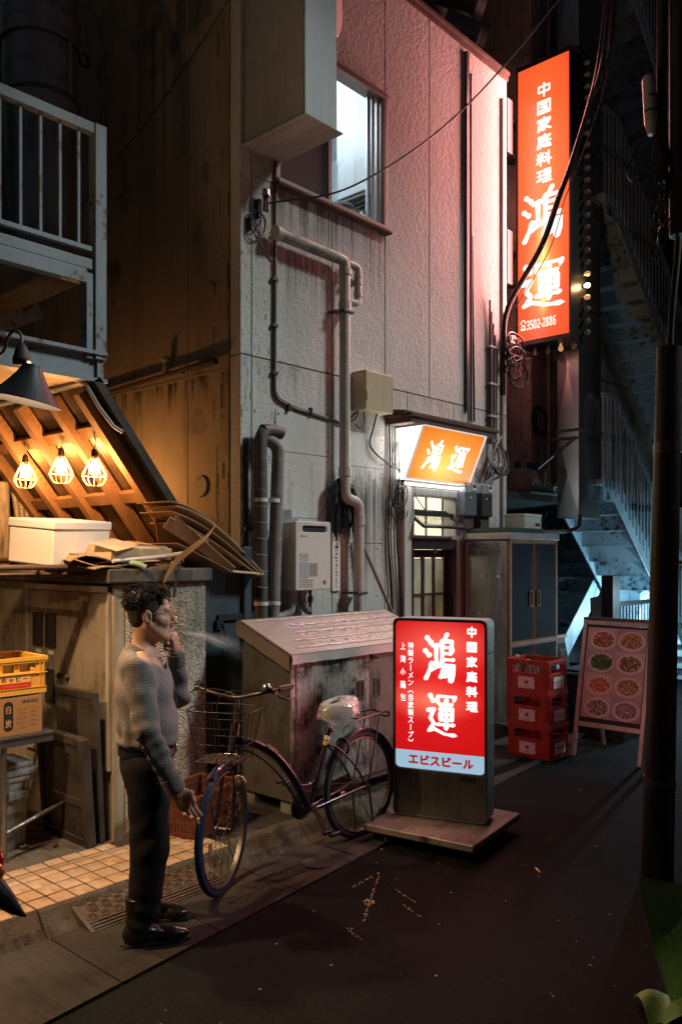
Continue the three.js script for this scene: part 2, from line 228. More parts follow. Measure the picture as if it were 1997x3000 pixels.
const faceBox = canvasTex(760, 380, (g, W, H) => {
  g.fillStyle = 'rgb(222,112,24)'; g.fillRect(0, 0, W, H); glow(g, W * 0.5, H * 0.62, W * 0.75, H * 0.75, '255,190,60', 0.95); glow(g, W * 0.45, H * 0.75, W * 0.4, H * 0.5, '255,225,110', 0.8);
  brush(g, '鴻', W * 0.17, H * 0.24, W * 0.24, H * 0.56, 25, '#fffdf6'); brush(g, '運', W * 0.56, H * 0.26, W * 0.26, H * 0.54, 25, '#fffdf6');
});
// ---------- shared materials ----------
const wp = new Map(); // things whose parts are written in world coordinates
function wthing(name, label, category, pos, group) { const t = thing(name, label, category, pos, 0, group); wp.set(t, pos); return t; }
const wpart = (t, name, geo, m, label) => { const o = part(t, name, geo, m, label); const p = wp.get(t); if (p) o.position.set(-p[0], -p[1], -p[2]); return o; };
const paintR = canvasTex(1024, 2048, (g, W, H) => { // wall along the street: 4 m x 8 m, 256 px per metre
  const im = g.createImageData(W, H), d = im.data;
  for (let y = 0; y < H; y++) for (let x = 0; x < W; x++) {
    const i = (y * W + x) * 4, a = nz(NA, x * 0.5, y * 0.5), b = nz(NB, x * 0.7, y * 0.7), c = nz(NC, x, y), st = nz(NB, x * 1.6, y * 0.12), low = sstep(0.58, 0.9, y / H);
    let v = 0.50 * (0.84 + 0.24 * a + 0.10 * b + 0.08 * (c - 0.5)); v *= 1 - 0.2 * sstep(0.58, 0.8, st) * (0.3 + 0.9 * low); v *= 1 - 0.3 * sstep(0.66, 0.8, b * 0.6 + c * 0.4) ;
    if (c > 0.80) v *= 0.62;
    const w = 0.03 * (a - 0.5); d[i] = s8(v * (1.0 + w)); d[i + 1] = s8(v * 0.985); d[i + 2] = s8(v * (0.93 - w)); d[i + 3] = 255;
  }
  g.putImageData(im, 0, 0); const X = (x) => (x - 4.2) * 256, Y = (y) => H - y * 256, r = mulberry(5);
  const streak = (x, y, w, l, a, col = '20,18,14') => { const q = g.createLinearGradient(0, Y(y), 0, Y(y) + l * 256); q.addColorStop(0, `rgba(${col},${a})`); q.addColorStop(1, `rgba(${col},0)`); g.fillStyle = q; g.fillRect(X(x), Y(y), w * 256, l * 256); };
  for (let k = 0; k < 90; k++) streak(4.55 + r() * 1.5, 4.80, 0.008 + r() * 0.03, 0.1 + r() * 0.7, 0.12 + r() * 0.16); // under the window sill
  for (let k = 0; k < 40; k++) streak(4.5 + r() * 0.85, 4.33, 0.01 + r() * 0.03, 0.1 + r() * 0.5, 0.12 + r() * 0.2);   // under the high pipe
  for (let k = 0; k < 160; k++) streak(4.2 + r() * 3.9, 3.39, 0.008 + r() * 0.04, 0.05 + r() * 0.4, 0.03 + r() * 0.08); // under the seam
  for (let k = 0; k < 120; k++) streak(4.2 + r() * 3.9, 2.7 - r() * 1.2, 0.006 + r() * 0.05, 0.2 + r() * 1.1, 0.03 + r() * 0.07);
  for (let k = 0; k < 90; k++) streak(5.42 + r() * 0.6, 2.64 - r() * 0.3, 0.01 + r() * 0.04, 0.3 + r() * 0.8, 0.08 + r() * 0.14); // grease beside the drain pipe
  g.fillStyle = 'rgba(18,16,12,0.5)'; // flaking black marks along the corner and tiny scars
  for (let k = 0; k < 520; k++) { const y = 7.5 - Math.pow(r(), 0.6) * 6.6, x = 4.2 + Math.pow(r(), 2.2) * 0.42; g.globalAlpha = 0.15 + r() * 0.75; g.fillRect(X(x), Y(y), 1 + r() * 3.2, 2 + r() * 16); }
  g.globalAlpha = 0.5; for (let k = 0; k < 260; k++) g.fillRect(X(4.3 + r() * 3.8), Y(7.2 * r()), 1 + r() * 2, 1 + r() * 3);
  g.globalAlpha = 1;
});
paintR.wrapS = paintR.wrapT = THREE.RepeatWrapping; paintR.repeat.set(1 / 4, 1 / 8); paintR.offset.set(-4.2 / 4, 0);
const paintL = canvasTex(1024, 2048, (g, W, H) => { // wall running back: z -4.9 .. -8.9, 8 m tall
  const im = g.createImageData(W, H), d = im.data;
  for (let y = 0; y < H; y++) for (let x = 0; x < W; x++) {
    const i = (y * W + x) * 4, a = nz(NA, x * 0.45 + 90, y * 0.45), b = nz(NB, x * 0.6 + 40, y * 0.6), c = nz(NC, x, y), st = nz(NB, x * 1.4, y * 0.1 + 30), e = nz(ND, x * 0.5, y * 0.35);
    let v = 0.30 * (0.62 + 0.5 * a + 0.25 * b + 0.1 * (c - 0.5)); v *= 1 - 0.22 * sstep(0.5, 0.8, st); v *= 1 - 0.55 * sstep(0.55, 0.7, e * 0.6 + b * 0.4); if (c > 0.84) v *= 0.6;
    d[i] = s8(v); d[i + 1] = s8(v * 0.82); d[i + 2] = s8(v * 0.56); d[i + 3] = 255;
  }
  g.putImageData(im, 0, 0); const X = (z) => (z + 8.9) * 256, Y = (y) => H - y * 256, r = mulberry(8);
  for (let k = 0; k < 200; k++) { const z = -4.92 - Math.pow(r(), 2.5) * 0.35; g.fillStyle = `rgba(10,9,7,${0.1 + r() * 0.5})`; g.fillRect(X(z), Y(8 * r()), 2 + r() * 7, 5 + r() * 50); }
  for (let k = 0; k < 46; k++) { const z = -5.0 - r() * 2.2, y = 3.3 - r() * 0.02, l = 14 + r() * 60, q = g.createLinearGradient(0, Y(y), 0, Y(y) + l); q.addColorStop(0, `rgba(12,9,5,${0.2 + r() * 0.35})`); q.addColorStop(1, 'rgba(12,9,5,0)'); g.fillStyle = q; g.fillRect(X(z), Y(y), 3 + r() * 12, l); }
  for (let k = 0; k < 60; k++) { g.strokeStyle = `rgba(190,170,130,${0.08 + r() * 0.12})`; g.lineWidth = 0.8; g.beginPath(); const x = X(-5.0 - r() * 0.6), y = Y(2 + r()); g.moveTo(x, y); g.lineTo(x + (r() - 0.5) * 60, y + (r() - 0.5) * 40); g.stroke(); }
});
paintL.wrapS = paintL.wrapT = THREE.RepeatWrapping; paintL.repeat.set(1 / 4, 1 / 8); paintL.offset.set(8.9 / 4, 0);
const M = {
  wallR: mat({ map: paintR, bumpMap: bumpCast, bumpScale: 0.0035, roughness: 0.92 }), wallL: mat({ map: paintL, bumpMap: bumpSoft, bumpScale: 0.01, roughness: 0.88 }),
  sheetR: mat({ map: paintR, bumpMap: bumpSoft, bumpScale: 0.004, roughness: 0.6 }),
  black: mat({ color: C(0.012), roughness: 0.6 }), rubber: mat({ color: C(0.02), roughness: 0.75 }), joint: mat({ color: C(0.30, 0.26, 0.18), roughness: 0.9 }), dark: mat({ color: C(0.02, 0.02, 0.022), roughness: 0.95 }),
  cable: mat({ color: C(0.014), roughness: 0.5 }), cableGrey: mat({ color: C(0.32, 0.32, 0.30), roughness: 0.6 }),
  stucco: mat({ map: grimeTex([0.42, 0.38, 0.31], [0.12, 0.11, 0.08], 0.8, 1.3), bumpMap: bumpCast, bumpScale: 0.012, roughness: 0.95 }),
  plaster: mat({ map: grimeTex([0.30, 0.26, 0.19], [0.1, 0.085, 0.06], 0.8, 1.6), bumpMap: bumpSoft, bumpScale: 0.004, roughness: 0.85 }),
  concrete: mat({ map: grimeTex([0.20, 0.19, 0.17], [0.05, 0.047, 0.04], 0.9, 1.1), bumpMap: bumpFine, bumpScale: 0.004, roughness: 0.92 }),
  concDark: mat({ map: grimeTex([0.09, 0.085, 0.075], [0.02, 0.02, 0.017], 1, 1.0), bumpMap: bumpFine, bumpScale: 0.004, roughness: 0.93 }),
  pvc: mat({ map: grimeTex([0.46, 0.44, 0.39], [0.14, 0.12, 0.09], 0.45, 0.7), roughness: 0.5 }),
  pvcDirty: mat({ map: grimeTex([0.36, 0.34, 0.29], [0.05, 0.045, 0.035], 0.95, 0.5), roughness: 0.6 }),
  whitePaint: mat({ map: grimeTex([0.20, 0.245, 0.27], [0.10, 0.10, 0.09], 0.5, 0.9, 512, [0.10, 0.035, 0.015]), bumpMap: bumpFine, bumpScale: 0.0015, roughness: 0.5 }),
  bluePaint: mat({ map: grimeTex([0.34, 0.47, 0.55], [0.10, 0.17, 0.22], 0.7, 0.8, 512, [0.05, 0.07, 0.09]), bumpMap: bumpFine, bumpScale: 0.002, roughness: 0.5 }),
  steel: mat({ map: grimeTex([0.36, 0.36, 0.36], [0.16, 0.14, 0.12], 0.5, 0.9), color: C(1), metalness: 0.9, roughness: 0.32, bumpMap: bumpSoft, bumpScale: 0.004 }),
  galv: mat({ map: grimeTex([0.34, 0.35, 0.36], [0.12, 0.12, 0.12], 0.7, 0.6), metalness: 0.7, roughness: 0.42 }),
  darkSteel: mat({ map: grimeTex([0.10, 0.10, 0.10], [0.03, 0.03, 0.03], 0.7, 0.7), metalness: 0.6, roughness: 0.45 }),
  rust: mat({ map: grimeTex([0.09, 0.055, 0.035], [0.025, 0.018, 0.014], 0.8, 0.4), roughness: 0.9 }),
  chrome: mat({ color: C(0.6), metalness: 1, roughness: 0.2 }),
  wood: mat({ map: colTex(256, 512, 0.25, (x, y) => { const g = nz(NB, x * 5, y * 0.25), f = nz(NC, x * 2, y * 0.2), a = nz(NA, x, y * 0.5); const v = 0.6 + 0.35 * g + 0.25 * (f - 0.5) - 0.3 * sstep(0.62, 0.7, g); return [0.30 * v * (0.8 + 0.4 * a), 0.17 * v * (0.8 + 0.4 * a), 0.085 * v]; }), roughness: 0.75 }),
  woodDark: mat({ map: grimeTex([0.045, 0.036, 0.027], [0.008, 0.007, 0.006], 1.0, 0.4), roughness: 0.75, bumpMap: bumpFine, bumpScale: 0.002 }),
  ply: mat({ map: colTex(256, 256, 0.6, (x, y) => { const g = nz(NB, x * 0.4, y * 4), v = 0.75 + 0.4 * (g - 0.4); return [0.46 * v, 0.36 * v, 0.24 * v]; }), roughness: 0.8 }),
  card: mat({ map: colTex(256, 256, 0.5, (x, y) => { const a = nz(NA, x, y), l = nz(NC, x * 0.3, y * 2), v = 0.82 + 0.3 * (a - 0.5) + 0.1 * (l - 0.5); return [0.36 * v, 0.23 * v, 0.12 * v]; }), roughness: 0.9, bumpMap: bumpSoft, bumpScale: 0.002 }),
  cardLight: mat({ map: colTex(256, 256, 0.5, (x, y) => { const a = nz(NA, x + 99, y), v = 0.85 + 0.3 * (a - 0.5); return [0.52 * v, 0.40 * v, 0.25 * v]; }), roughness: 0.85 }),
  paper: mat({ color: C(0.62, 0.6, 0.55), roughness: 0.85 }), white: mat({ color: C(0.62), roughness: 0.6 }),
  skin: phys({ color: C(0.42, 0.235, 0.155), roughness: 0.52, sheen: 0.1 }),
};
// ---------- ground ----------
const asphalt = phys({ specularIntensity: 0.25,
  map: colTex(1024, 1024, 3, (x, y) => { const c = nz(NC, x * 2, y * 2), c2 = nz(NC, x * 3 + 77, y * 3 + 31), a = nz(NA, x * 0.5, y * 0.5), b = nz(NB, x * 0.5, y * 0.5); let v = 0.0105 * (0.25 + 0.95 * a + 0.45 * b) * (0.35 + 1.3 * c); if (c2 > 0.78) v *= 2 + 4 * (c2 - 0.78) / 0.22; return [v * 0.62, v * 0.84, v * 0.98]; }),
  bumpMap: valTex(512, 0.4, (x, y) => nz(NC, x, y) * 0.7 + nz(NC, x * 2 + 9, y * 2) * 0.3), bumpScale: 0.006, roughness: 0.8,
});
struct('asphalt_road', (() => { const g = new THREE.PlaneGeometry(80, 80, 1, 1); g.rotateX(-Math.PI / 2); return muv(g); })(), asphalt);
{ // concrete channel slabs between the road and the kerb, each slab a piece
  const t = new THREE.Group(); t.name = 'gutter_strip'; t.userData.kind = 'structure'; scene.add(t);
  for (let k = 0; k < 14; k++) {
    const x0 = 0.2 + k * 0.6, x1 = x0 + 0.592, gz = (x) => -2.83 - 0.125 * x, kz = (x) => Math.min(-3.69, gz(x) - 0.06);
    if (gz(x1) < -3.68) break;
    const g = extr([[x0, -kz(x0)], [x1, -kz(x1)], [x1, -gz(x1)], [x0, -gz(x0)]], 0.012 + rr(0, 0.004), 0); g.rotateX(-Math.PI / 2); part(t, 'slab', muv(g), mat({ map: M.concDark.map, color: C(rr(0.26, 0.42)), bumpMap: bumpFine, bumpScale: 0.004, roughness: 0.92 }));
  }
}
const tileTones = [0, 1, 2, 3].map((k) => mat({ map: grimeTex([0.46 + k * 0.015, 0.345 + k * 0.008, 0.25 - k * 0.004], [0.11, 0.085, 0.06], 0.55, 0.7, 256), roughness: 0.42 }));
{ // raised pavement with a tiled strip; tiles are pieces
  const kerbM = mat({ map: grimeTex([0.085, 0.08, 0.07], [0.02, 0.02, 0.017], 1.0, 0.8), bumpMap: bumpFine, bumpScale: 0.008, roughness: 0.93 });
  const t = new THREE.Group(); t.name = 'pavement'; t.userData.kind = 'structure'; scene.add(t);
  for (let k = 0; k < 13; k++) { // kerb stones: profile turned so that it faces the road
    const s = extr([[0.10, -0.2], [-0.105 + rr(-0.008, 0.008), -0.2], [-0.1, 0.004], [-0.055, 0.045], [-0.012 + rr(-0.004, 0.006), 0.104 + rr(-0.006, 0)], [0.006, 0.114], [0.10, 0.114]], 0.592, 0.006); s.rotateY(Math.PI / 2); s.translate(-2.2 + k * 0.6, 0, -3.8); part(t, 'kerb_stone', muv(s), kerbM);
  }
  part(t, 'bed', [bx(-2.2, 3.26, -0.3, 0.108, -4.26, -3.9), bx(-2.2, 3.26, -0.3, 0.068, -7, -4.26), bx(3.26, 5.6, -0.3, 0.112, -6.5, -3.9), bx(5.6, 9.2, -0.3, 0.016, -6.5, -3.85)], mat({ map: M.concDark.map, color: C(0.42), roughness: 0.95, bumpMap: bumpFine, bumpScale: 0.004 }));
  const shapes = [0, 1, 2].map(() => muv(new RoundedBoxGeometry(0.0995, 0.012, 0.1085, 1, 0.003)));
  const put = (x, z, y, sx = 1, sz = 1, geo = shapes[Math.floor(rnd() * 3)]) => { const m = part(t, 'tile', geo, tileTones[Math.floor(rnd() * 4)]); m.position.set(x, y + rr(-0.0012, 0.0012), z); m.rotation.set(rr(-0.006, 0.006), 0, rr(-0.006, 0.006)); m.scale.set(sx, 1, sz); };
  const nose = muv(mergeGeometries([new RoundedBoxGeometry(0.0995, 0.012, 0.095, 1, 0.003), ...[-0.03, -0.018, -0.006].map((z) => new THREE.BoxGeometry(0.092, 0.004, 0.006).toNonIndexed().translate(0, 0.007, z))].map((g) => { g.deleteAttribute('uv'); return muv(g); })));
  for (let i = 0; i < 16; i++) { const x = 1.50 + i * 0.11; for (let j = 0; j < 3; j++) put(x, -3.868 - j * 0.119, 0.112); put(x, -4.217, 0.112, 1, 1, nose); }
  for (let i = 0; i < 12; i++) { const x = 1.55 + i * 0.11; if (x < 2.9) { put(x, -4.32, 0.072, 1, 0.95); put(x, -4.43, 0.072, 1, 0.78); } }
  for (let i = 0; i < 5; i++) for (let j = 0; j < 3; j++) { const x = 1.62 + i * 0.11; if (x < 2.16 - j * 0.03) put(x, -4.535 - j * 0.117, 0.072); } // entrance, left of the storage yard
}
{ const g = new THREE.BoxGeometry(1.1, 0.02, 1.6); g.translate(2.85 - 0.55, 0.065, -5.27); struct('yard_floor', muv(g), M.concDark); }

// ---------- the restaurant building ----------
const bld = wthing('restaurant_building', 'grimy pale stucco restaurant building at the alley corner with lit upper window', 'building', [6.2, 0, -4.9]);
{
  const g = 0.005, P = (x0, x1, y0, y1, m = M.wallR) => wpart(bld, 'wall_panel', bx(x0 + g, x1 - g, y0 + g, y1 - g, -5.02, -4.9, 0.004), m);
  const xs = [4.229, 4.347, 5.271, 5.99, 6.682, 7.37, 8.136];
  for (let i = 0; i < 6; i++) { if (i === 1 || i === 2) { P(xs[i], xs[i + 1], 3.40, 4.82); P(xs[i], xs[i + 1], 6.11, 7.2); } else P(xs[i], xs[i + 1], 3.40, 7.2); }
  P(4.347, 4.585, 4.82, 6.11);
  P(4.229, 4.347, 0, 3.4); P(4.347, 5.271, 0, 3.4); P(5.271, 5.99, 0, 3.4); P(5.99, 6.33, 0, 3.4); P(6.33, 7.10, 2.50, 3.4); P(7.10, 7.37, 0, 3.4); P(7.37, 8.136, 0, 3.4);
  wpart(bld, 'backing', [bx(4.36, 8.13, 0, 7.15, -5.06, -5.03)].map(() => merge([bx(4.36, 4.59, 0, 7.15, -5.06, -5.025), bx(4.59, 6.0, 0, 4.80, -5.06, -5.025), bx(4.59, 6.0, 6.12, 7.15, -5.06, -5.025), bx(6.0, 6.32, 0, 7.15, -5.06, -5.025), bx(6.32, 7.11, 2.51, 7.15, -5.06, -5.025), bx(7.11, 8.13, 0, 7.15, -5.06, -5.025)])), M.dark);
  // side wall running back from the corner
  const L = (z0, z1, y0, y1) => wpart(bld, 'side_panel', bx(4.229, 4.349, y0 + g, y1 - g, z0 + g, z1 - g, 0.004), M.wallL);
  const zs = [-9.5, -8.1, -7.5, -6.828, -6.215, -5.559, -5.025];
  for (let i = 0; i < 6; i++) { L(zs[i], zs[i + 1], 0, 3.30); L(zs[i], zs[i + 1], 3.30, 9.4); }
  for (const z of zs.slice(1, 6)) wpart(bld, 'joint_strip', bx(4.224, 4.24, 0.1, 9.3, z - 0.007, z + 0.007), M.joint);
  wpart(bld, 'joint_strip', bx(4.223, 4.24, 3.293, 3.307, -9.4, -5.03), M.joint);
  wpart(bld, 'side_backing', bx(4.352, 4.40, 0, 9.4, -9.5, -5.07), M.dark);
  wpart(bld, 'upper_wall', [bx(4.40, 8.136, 7.15, 7.2, -9.5, -5.03), bx(8.06, 8.136, 0, 7.15, -9.5, -5.07), bx(4.40, 8.06, 0, 7.15, -9.5, -9.4)], M.concDark);
  // parapet flashing
  wpart(bld, 'flashing', [bx(4.5, 8.16, 7.2, 7.245, -5.06, -4.872, 0.006), bx(4.6, 8.15, 7.14, 7.2, -4.898, -4.886)], M.rust);
  // round stain-rings and old pipe ends on the side wall
  wpart(bld, 'blank_cap', T(cyl(0.09, 0.085, 0.02, 0, 0, 0, 28), 4.229, 2.40, -5.37, 0, 0, Math.PI / 2), M.plaster); wpart(bld, 'blank_cap', T(cyl(0.06, 0.055, 0.012, 0, 0, 0, 24), 4.229, 3.95, -5.25, 0, 0, Math.PI / 2), M.plaster);
  // patch sheets, slightly proud, with their own fixings
  const sheet = (x0, x1, y0, y1) => { const s = wpart(bld, 'patch_sheet', bx(x0, x1, y0, y1, -4.9, -4.894, 0.002), M.sheetR); const b = []; for (const x of [x0 + 0.03, x1 - 0.03]) for (const y of [y0 + 0.04, (y0 + y1) / 2, y1 - 0.04]) b.push(T(cyl(0.008, 0.006, 0.004, 0, 0, 0, 8), x, y, -4.894, 0, Math.PI / 2)); part(s, 'fixing', merge(b), M.darkSteel); };
  sheet(4.60, 5.245, 2.685, 3.02); sheet(4.60, 5.245, 2.15, 2.68); sheet(4.60, 5.245, 1.2, 2.145); sheet(5.47, 5.965, 2.635, 2.94); sheet(5.47, 5.965, 1.95, 2.63); sheet(5.56, 5.9, 1.0, 1.94);
  // upper window: frame, sash with dark screen, open half, kitchen behind
  const frameM = mat({ color: C(0.22, 0.16, 0.14), roughness: 0.45, metalness: 0.3 }), alu = mat({ color: C(0.45, 0.47, 0.5), roughness: 0.35, metalness: 0.6 });
  const win = wpart(bld, 'window', [bx(4.585, 5.99, 6.05, 6.10, -5.0, -4.855, 0.005), bx(4.585, 5.99, 4.825, 4.865, -5.0, -4.84, 0.005), bx(4.585, 4.63, 4.865, 6.05, -5.0, -4.87, 0.005), bx(5.945, 5.99, 4.865, 6.05, -5.0, -4.87, 0.005)], frameM);
  part(win, 'sash', [bx(4.632, 5.285, 4.87, 4.91, -4.94, -4.915), bx(4.632, 5.285, 6.0, 6.045, -4.94, -4.915), bx(4.632, 4.67, 4.91, 6.0, -4.94, -4.915), bx(5.245, 5.285, 4.91, 6.0, -4.94, -4.915)], frameM);
  part(win, 'screen', bx(4.67, 5.245, 4.91, 6.0, -4.931, -4.927), mat({ color: C(0.02, 0.018, 0.016), roughness: 0.8 }));
  part(win, 'sash', [bx(5.80, 5.83, 4.87, 6.045, -4.975, -4.955), bx(5.85, 5.88, 4.87, 6.045, -4.955, -4.935), bx(5.90, 5.93, 4.87, 6.045, -4.935, -4.915), bx(5.285, 5.94, 4.868, 4.885, -4.98, -4.91)], alu);
  part(win, 'sill', bx(4.57, 6.005, 4.80, 4.826, -4.9, -4.82, 0.006), M.rust);
  const kw = mat({ map: grimeTex([0.62, 0.66, 0.68], [0.3, 0.3, 0.28], 0.5, 0.8, 256), roughness: 0.5 });
  wpart(bld, 'kitchen_room', [bx(4.45, 7.6, 4.30, 4.34, -7.6, -5.07), bx(4.45, 7.6, 6.75, 6.8, -7.6, -5.07), bx(4.43, 4.47, 4.34, 6.75, -7.6, -5.07), bx(7.6, 7.64, 4.34, 6.75, -7.6, -5.07), bx(4.45, 7.6, 4.34, 6.75, -7.64, -7.6)], kw);
  const hood = wpart(bld, 'range_hood', [bx(5.98, 6.7, 5.635, 6.74, -5.50, -5.105, 0.01), bx(5.95, 6.6, 5.28, 5.625, -5.46, -5.09, 0.012)], kw);
  part(hood, 'louver', (() => { const a = []; for (let k = 0; k < 7; k++) a.push(bx(5.97 + k * 0.085, 6.0 + k * 0.085, 5.255, 5.275, -5.45, -5.10)); return a; })(), mat({ color: C(0.3, 0.24, 0.18), roughness: 0.5, metalness: 0.5 }));
  wpart(bld, 'pan', [T(new THREE.SphereGeometry(0.2, 24, 10, 0, 7, 0, 1.3), 5.62, 4.86, -5.12), bx(5.3, 6.2, 5.02, 5.04, -5.9, -5.5), T(cyl(0.13, 0.13, 0.12, 0, 0, 0, 20), 5.9, 4.95, -5.55), T(cyl(0.10, 0.12, 0.16, 0, 0, 0, 20), 5.72, 4.98, -5.75), bx(5.2, 6.5, 4.7, 4.86, -5.9, -5.12)], M.darkSteel);
  const tubeM = mat({ color: C(0.9), emissive: C(0.8, 0.95, 1), emissiveIntensity: 2.2 });
  wpart(bld, 'ceiling_lamp', rod(V(5.1, 6.66, -6.6), V(5.1, 6.66, -5.5), 0.02), tubeM);
  const kl = new THREE.PointLight(C(0.80, 0.93, 1.0), 6, 0, 2); kl.position.set(5.1, 6.5, -6.0); kl.castShadow = true; kl.shadow.radius = 4; scene.add(kl);
  // old rod and tap on the side wall
  const rodT = single('wall_rod', 'rusty horizontal rod on brackets across the dark side wall', 'pipe', [rod(V(4.17, 3.30, -7.2), V(4.17, 3.37, -5.12), 0.018, 10), rod(V(4.17, 3.355, -5.45), V(4.17, 3.36, -5.12), 0.026, 10), rod(V(4.23, 3.31, -6.9), V(4.17, 3.31, -6.9), 0.01), rod(V(4.23, 3.35, -5.6), V(4.17, 3.35, -5.6), 0.01)], M.rust);
  single('wall_tap', 'small pale stopcock standing on the rusty wall rod', 'tap', [rod(V(4.17, 3.36, -5.77), V(4.17, 3.47, -5.77), 0.028, 12), rod(V(4.17, 3.47, -5.77), V(4.23, 3.48, -5.77), 0.03, 12), T(new THREE.SphereGeometry(0.036, 14, 10), 4.17, 3.475, -5.77)], M.pvcDirty);
}
{ // ground-floor door with transom, room behind with a dim lamp
  const fr = mat({ map: grimeTex([0.02, 0.02, 0.02], [0.05, 0.045, 0.04], 0.5, 0.5, 256), roughness: 0.4 }), grey = mat({ map: grimeTex([0.34, 0.34, 0.34], [0.1, 0.1, 0.1], 0.6, 0.6, 256), roughness: 0.55 });
  const d = wpart(bld, 'door', [bx(6.33, 6.385, 0.1, 2.0, -5.0, -4.86, 0.005), bx(7.045, 7.10, 0.1, 2.0, -5.0, -4.86, 0.005), bx(6.385, 7.045, 1.90, 2.0, -5.0, -4.86, 0.005), bx(6.39, 6.45, 0.1, 1.895, -4.97, -4.93), bx(6.985, 7.04, 0.1, 1.895, -4.97, -4.93), bx(6.45, 6.985, 0.1, 0.35, -4.97, -4.93), bx(6.45, 6.985, 1.82, 1.895, -4.97, -4.93)], fr);
  const bars = []; for (const x of [6.628, 6.807]) bars.push(bx(x - 0.012, x + 0.012, 0.35, 1.82, -4.965, -4.928)); for (let k = 1; k < 4; k++) bars.push(bx(6.45, 6.985, 1.82 - k * 0.367 - 0.011, 1.82 - k * 0.367 + 0.011, -4.964, -4.929)); part(d, 'glazing_bar', merge(bars), fr);
  const wire = valTex(128, 0.09, (x, y) => ((Math.abs(((x + y) & 63) - 32) > 30 || Math.abs(((x - y + 640) & 63) - 32) > 30) ? 0.25 : 1));
  const frost = phys({ transmission: 0.55, thickness: 0, map: colTex(256, 256, 0.36, (x, y) => { const a = nz(NA, x * 2, y * 2), w = (((x + y) % 32) < 2 || ((x - y + 512) % 32) < 2) ? 0.6 : 1; return [0.56 * w * (0.7 + 0.5 * a), 0.55 * w * (0.7 + 0.5 * a), 0.47 * w * (0.7 + 0.5 * a)]; }), roughness: 0.95 });
  for (const [a, b] of [[6.452, 6.614], [6.642, 6.793], [6.821, 6.983]]) for (let k = 0; k < 4; k++) part(d, 'pane', bx(a, b, 1.82 - (k + 1) * 0.367 + 0.013, 1.82 - k * 0.367 - 0.013, -4.952, -4.948), frost);
  part(d, 'latch', bx(6.80, 6.83, 1.86, 1.90, -4.93, -4.915), M.white);
  const tr = wpart(bld, 'transom_window', [bx(6.33, 6.375, 2.0, 2.49, -5.0, -4.85, 0.005), bx(7.06, 7.10, 2.0, 2.49, -5.0, -4.85, 0.005), bx(6.375, 7.06, 2.42, 2.49, -5.0, -4.83, 0.005), bx(6.375, 7.06, 2.0, 2.035, -5.0, -4.85, 0.005), bx(6.70, 6.715, 2.035, 2.42, -4.97, -4.95)], grey);
  // tilted-open sash: hinged at half height, swung out
  const sashG = [cb(0.70, 0.03, 0.025, 0, 0, 0), cb(0.70, 0.03, 0.025, 0, 0.27, 0), cb(0.03, 0.30, 0.025, -0.335, 0.135, 0), cb(0.03, 0.30, 0.025, 0.335, 0.135, 0)]; const tilt = (q) => T(q, 6.72, 2.12, -4.75, 0, -0.95);
  part(tr, 'sash', merge(sashG.map(tilt)), fr); part(tr, 'pane', tilt(cb(0.64, 0.25, 0.005, 0, 0.135, 0)), phys({ color: C(0.9), transmission: 1, thickness: 0, roughness: 0.05 }));
  part(tr, 'bar', [bx(6.375, 7.06, 2.225, 2.26, -4.90, -4.87), rod(V(6.39, 2.42, -4.86), V(6.39, 2.25, -4.72), 0.006), rod(V(7.05, 2.42, -4.86), V(7.05, 2.25, -4.72), 0.006)], fr);
  const rw = mat({ map: grimeTex([0.62, 0.60, 0.52], [0.4, 0.36, 0.3], 0.4, 1.2, 256), roughness: 0.8 });
  wpart(bld, 'back_room', [bx(6.0, 7.9, 0.05, 0.1, -6.4, -5.07), bx(6.0, 7.9, 2.95, 3.0, -6.4, -5.07), bx(5.97, 6.0, 0.1, 2.95, -6.4, -5.07), bx(7.9, 7.93, 0.1, 2.95, -6.4, -5.07), bx(6.0, 7.9, 0.1, 2.95, -6.44, -6.4)], rw);
  wpart(bld, 'room_lamp', T(new THREE.SphereGeometry(0.06, 16, 12), 6.95, 2.72, -5.7), mat({ color: C(0.9), emissive: C(1, 0.93, 0.75), emissiveIntensity: 2 }));
  const pl = new THREE.PointLight(C(1, 0.92, 0.74), 5, 0, 2); pl.position.set(6.95, 2.6, -5.7); pl.castShadow = true; scene.add(pl);
  wpart(bld, 'door_jamb', [bx(6.22, 6.33, 0.1, 2.56, -4.9, -4.85, 0.004), bx(7.10, 7.16, 0.1, 2.56, -4.9, -4.85, 0.004), bx(6.22, 7.16, 2.50, 2.58, -4.9, -4.845, 0.004)], M.sheetR);
  wpart(bld, 'canopy', [bx(5.97, 7.46, 3.10, 3.135, -4.9, -4.58, 0.008), bx(6.0, 7.42, 3.05, 3.10, -4.9, -4.60), T(cb(1.52, 0.03, 0.26, 0, 0, 0), 6.71, 3.16, -4.77, 0, 0.14)], M.rust, 'dark rusty canopy over the lit door sign');
}
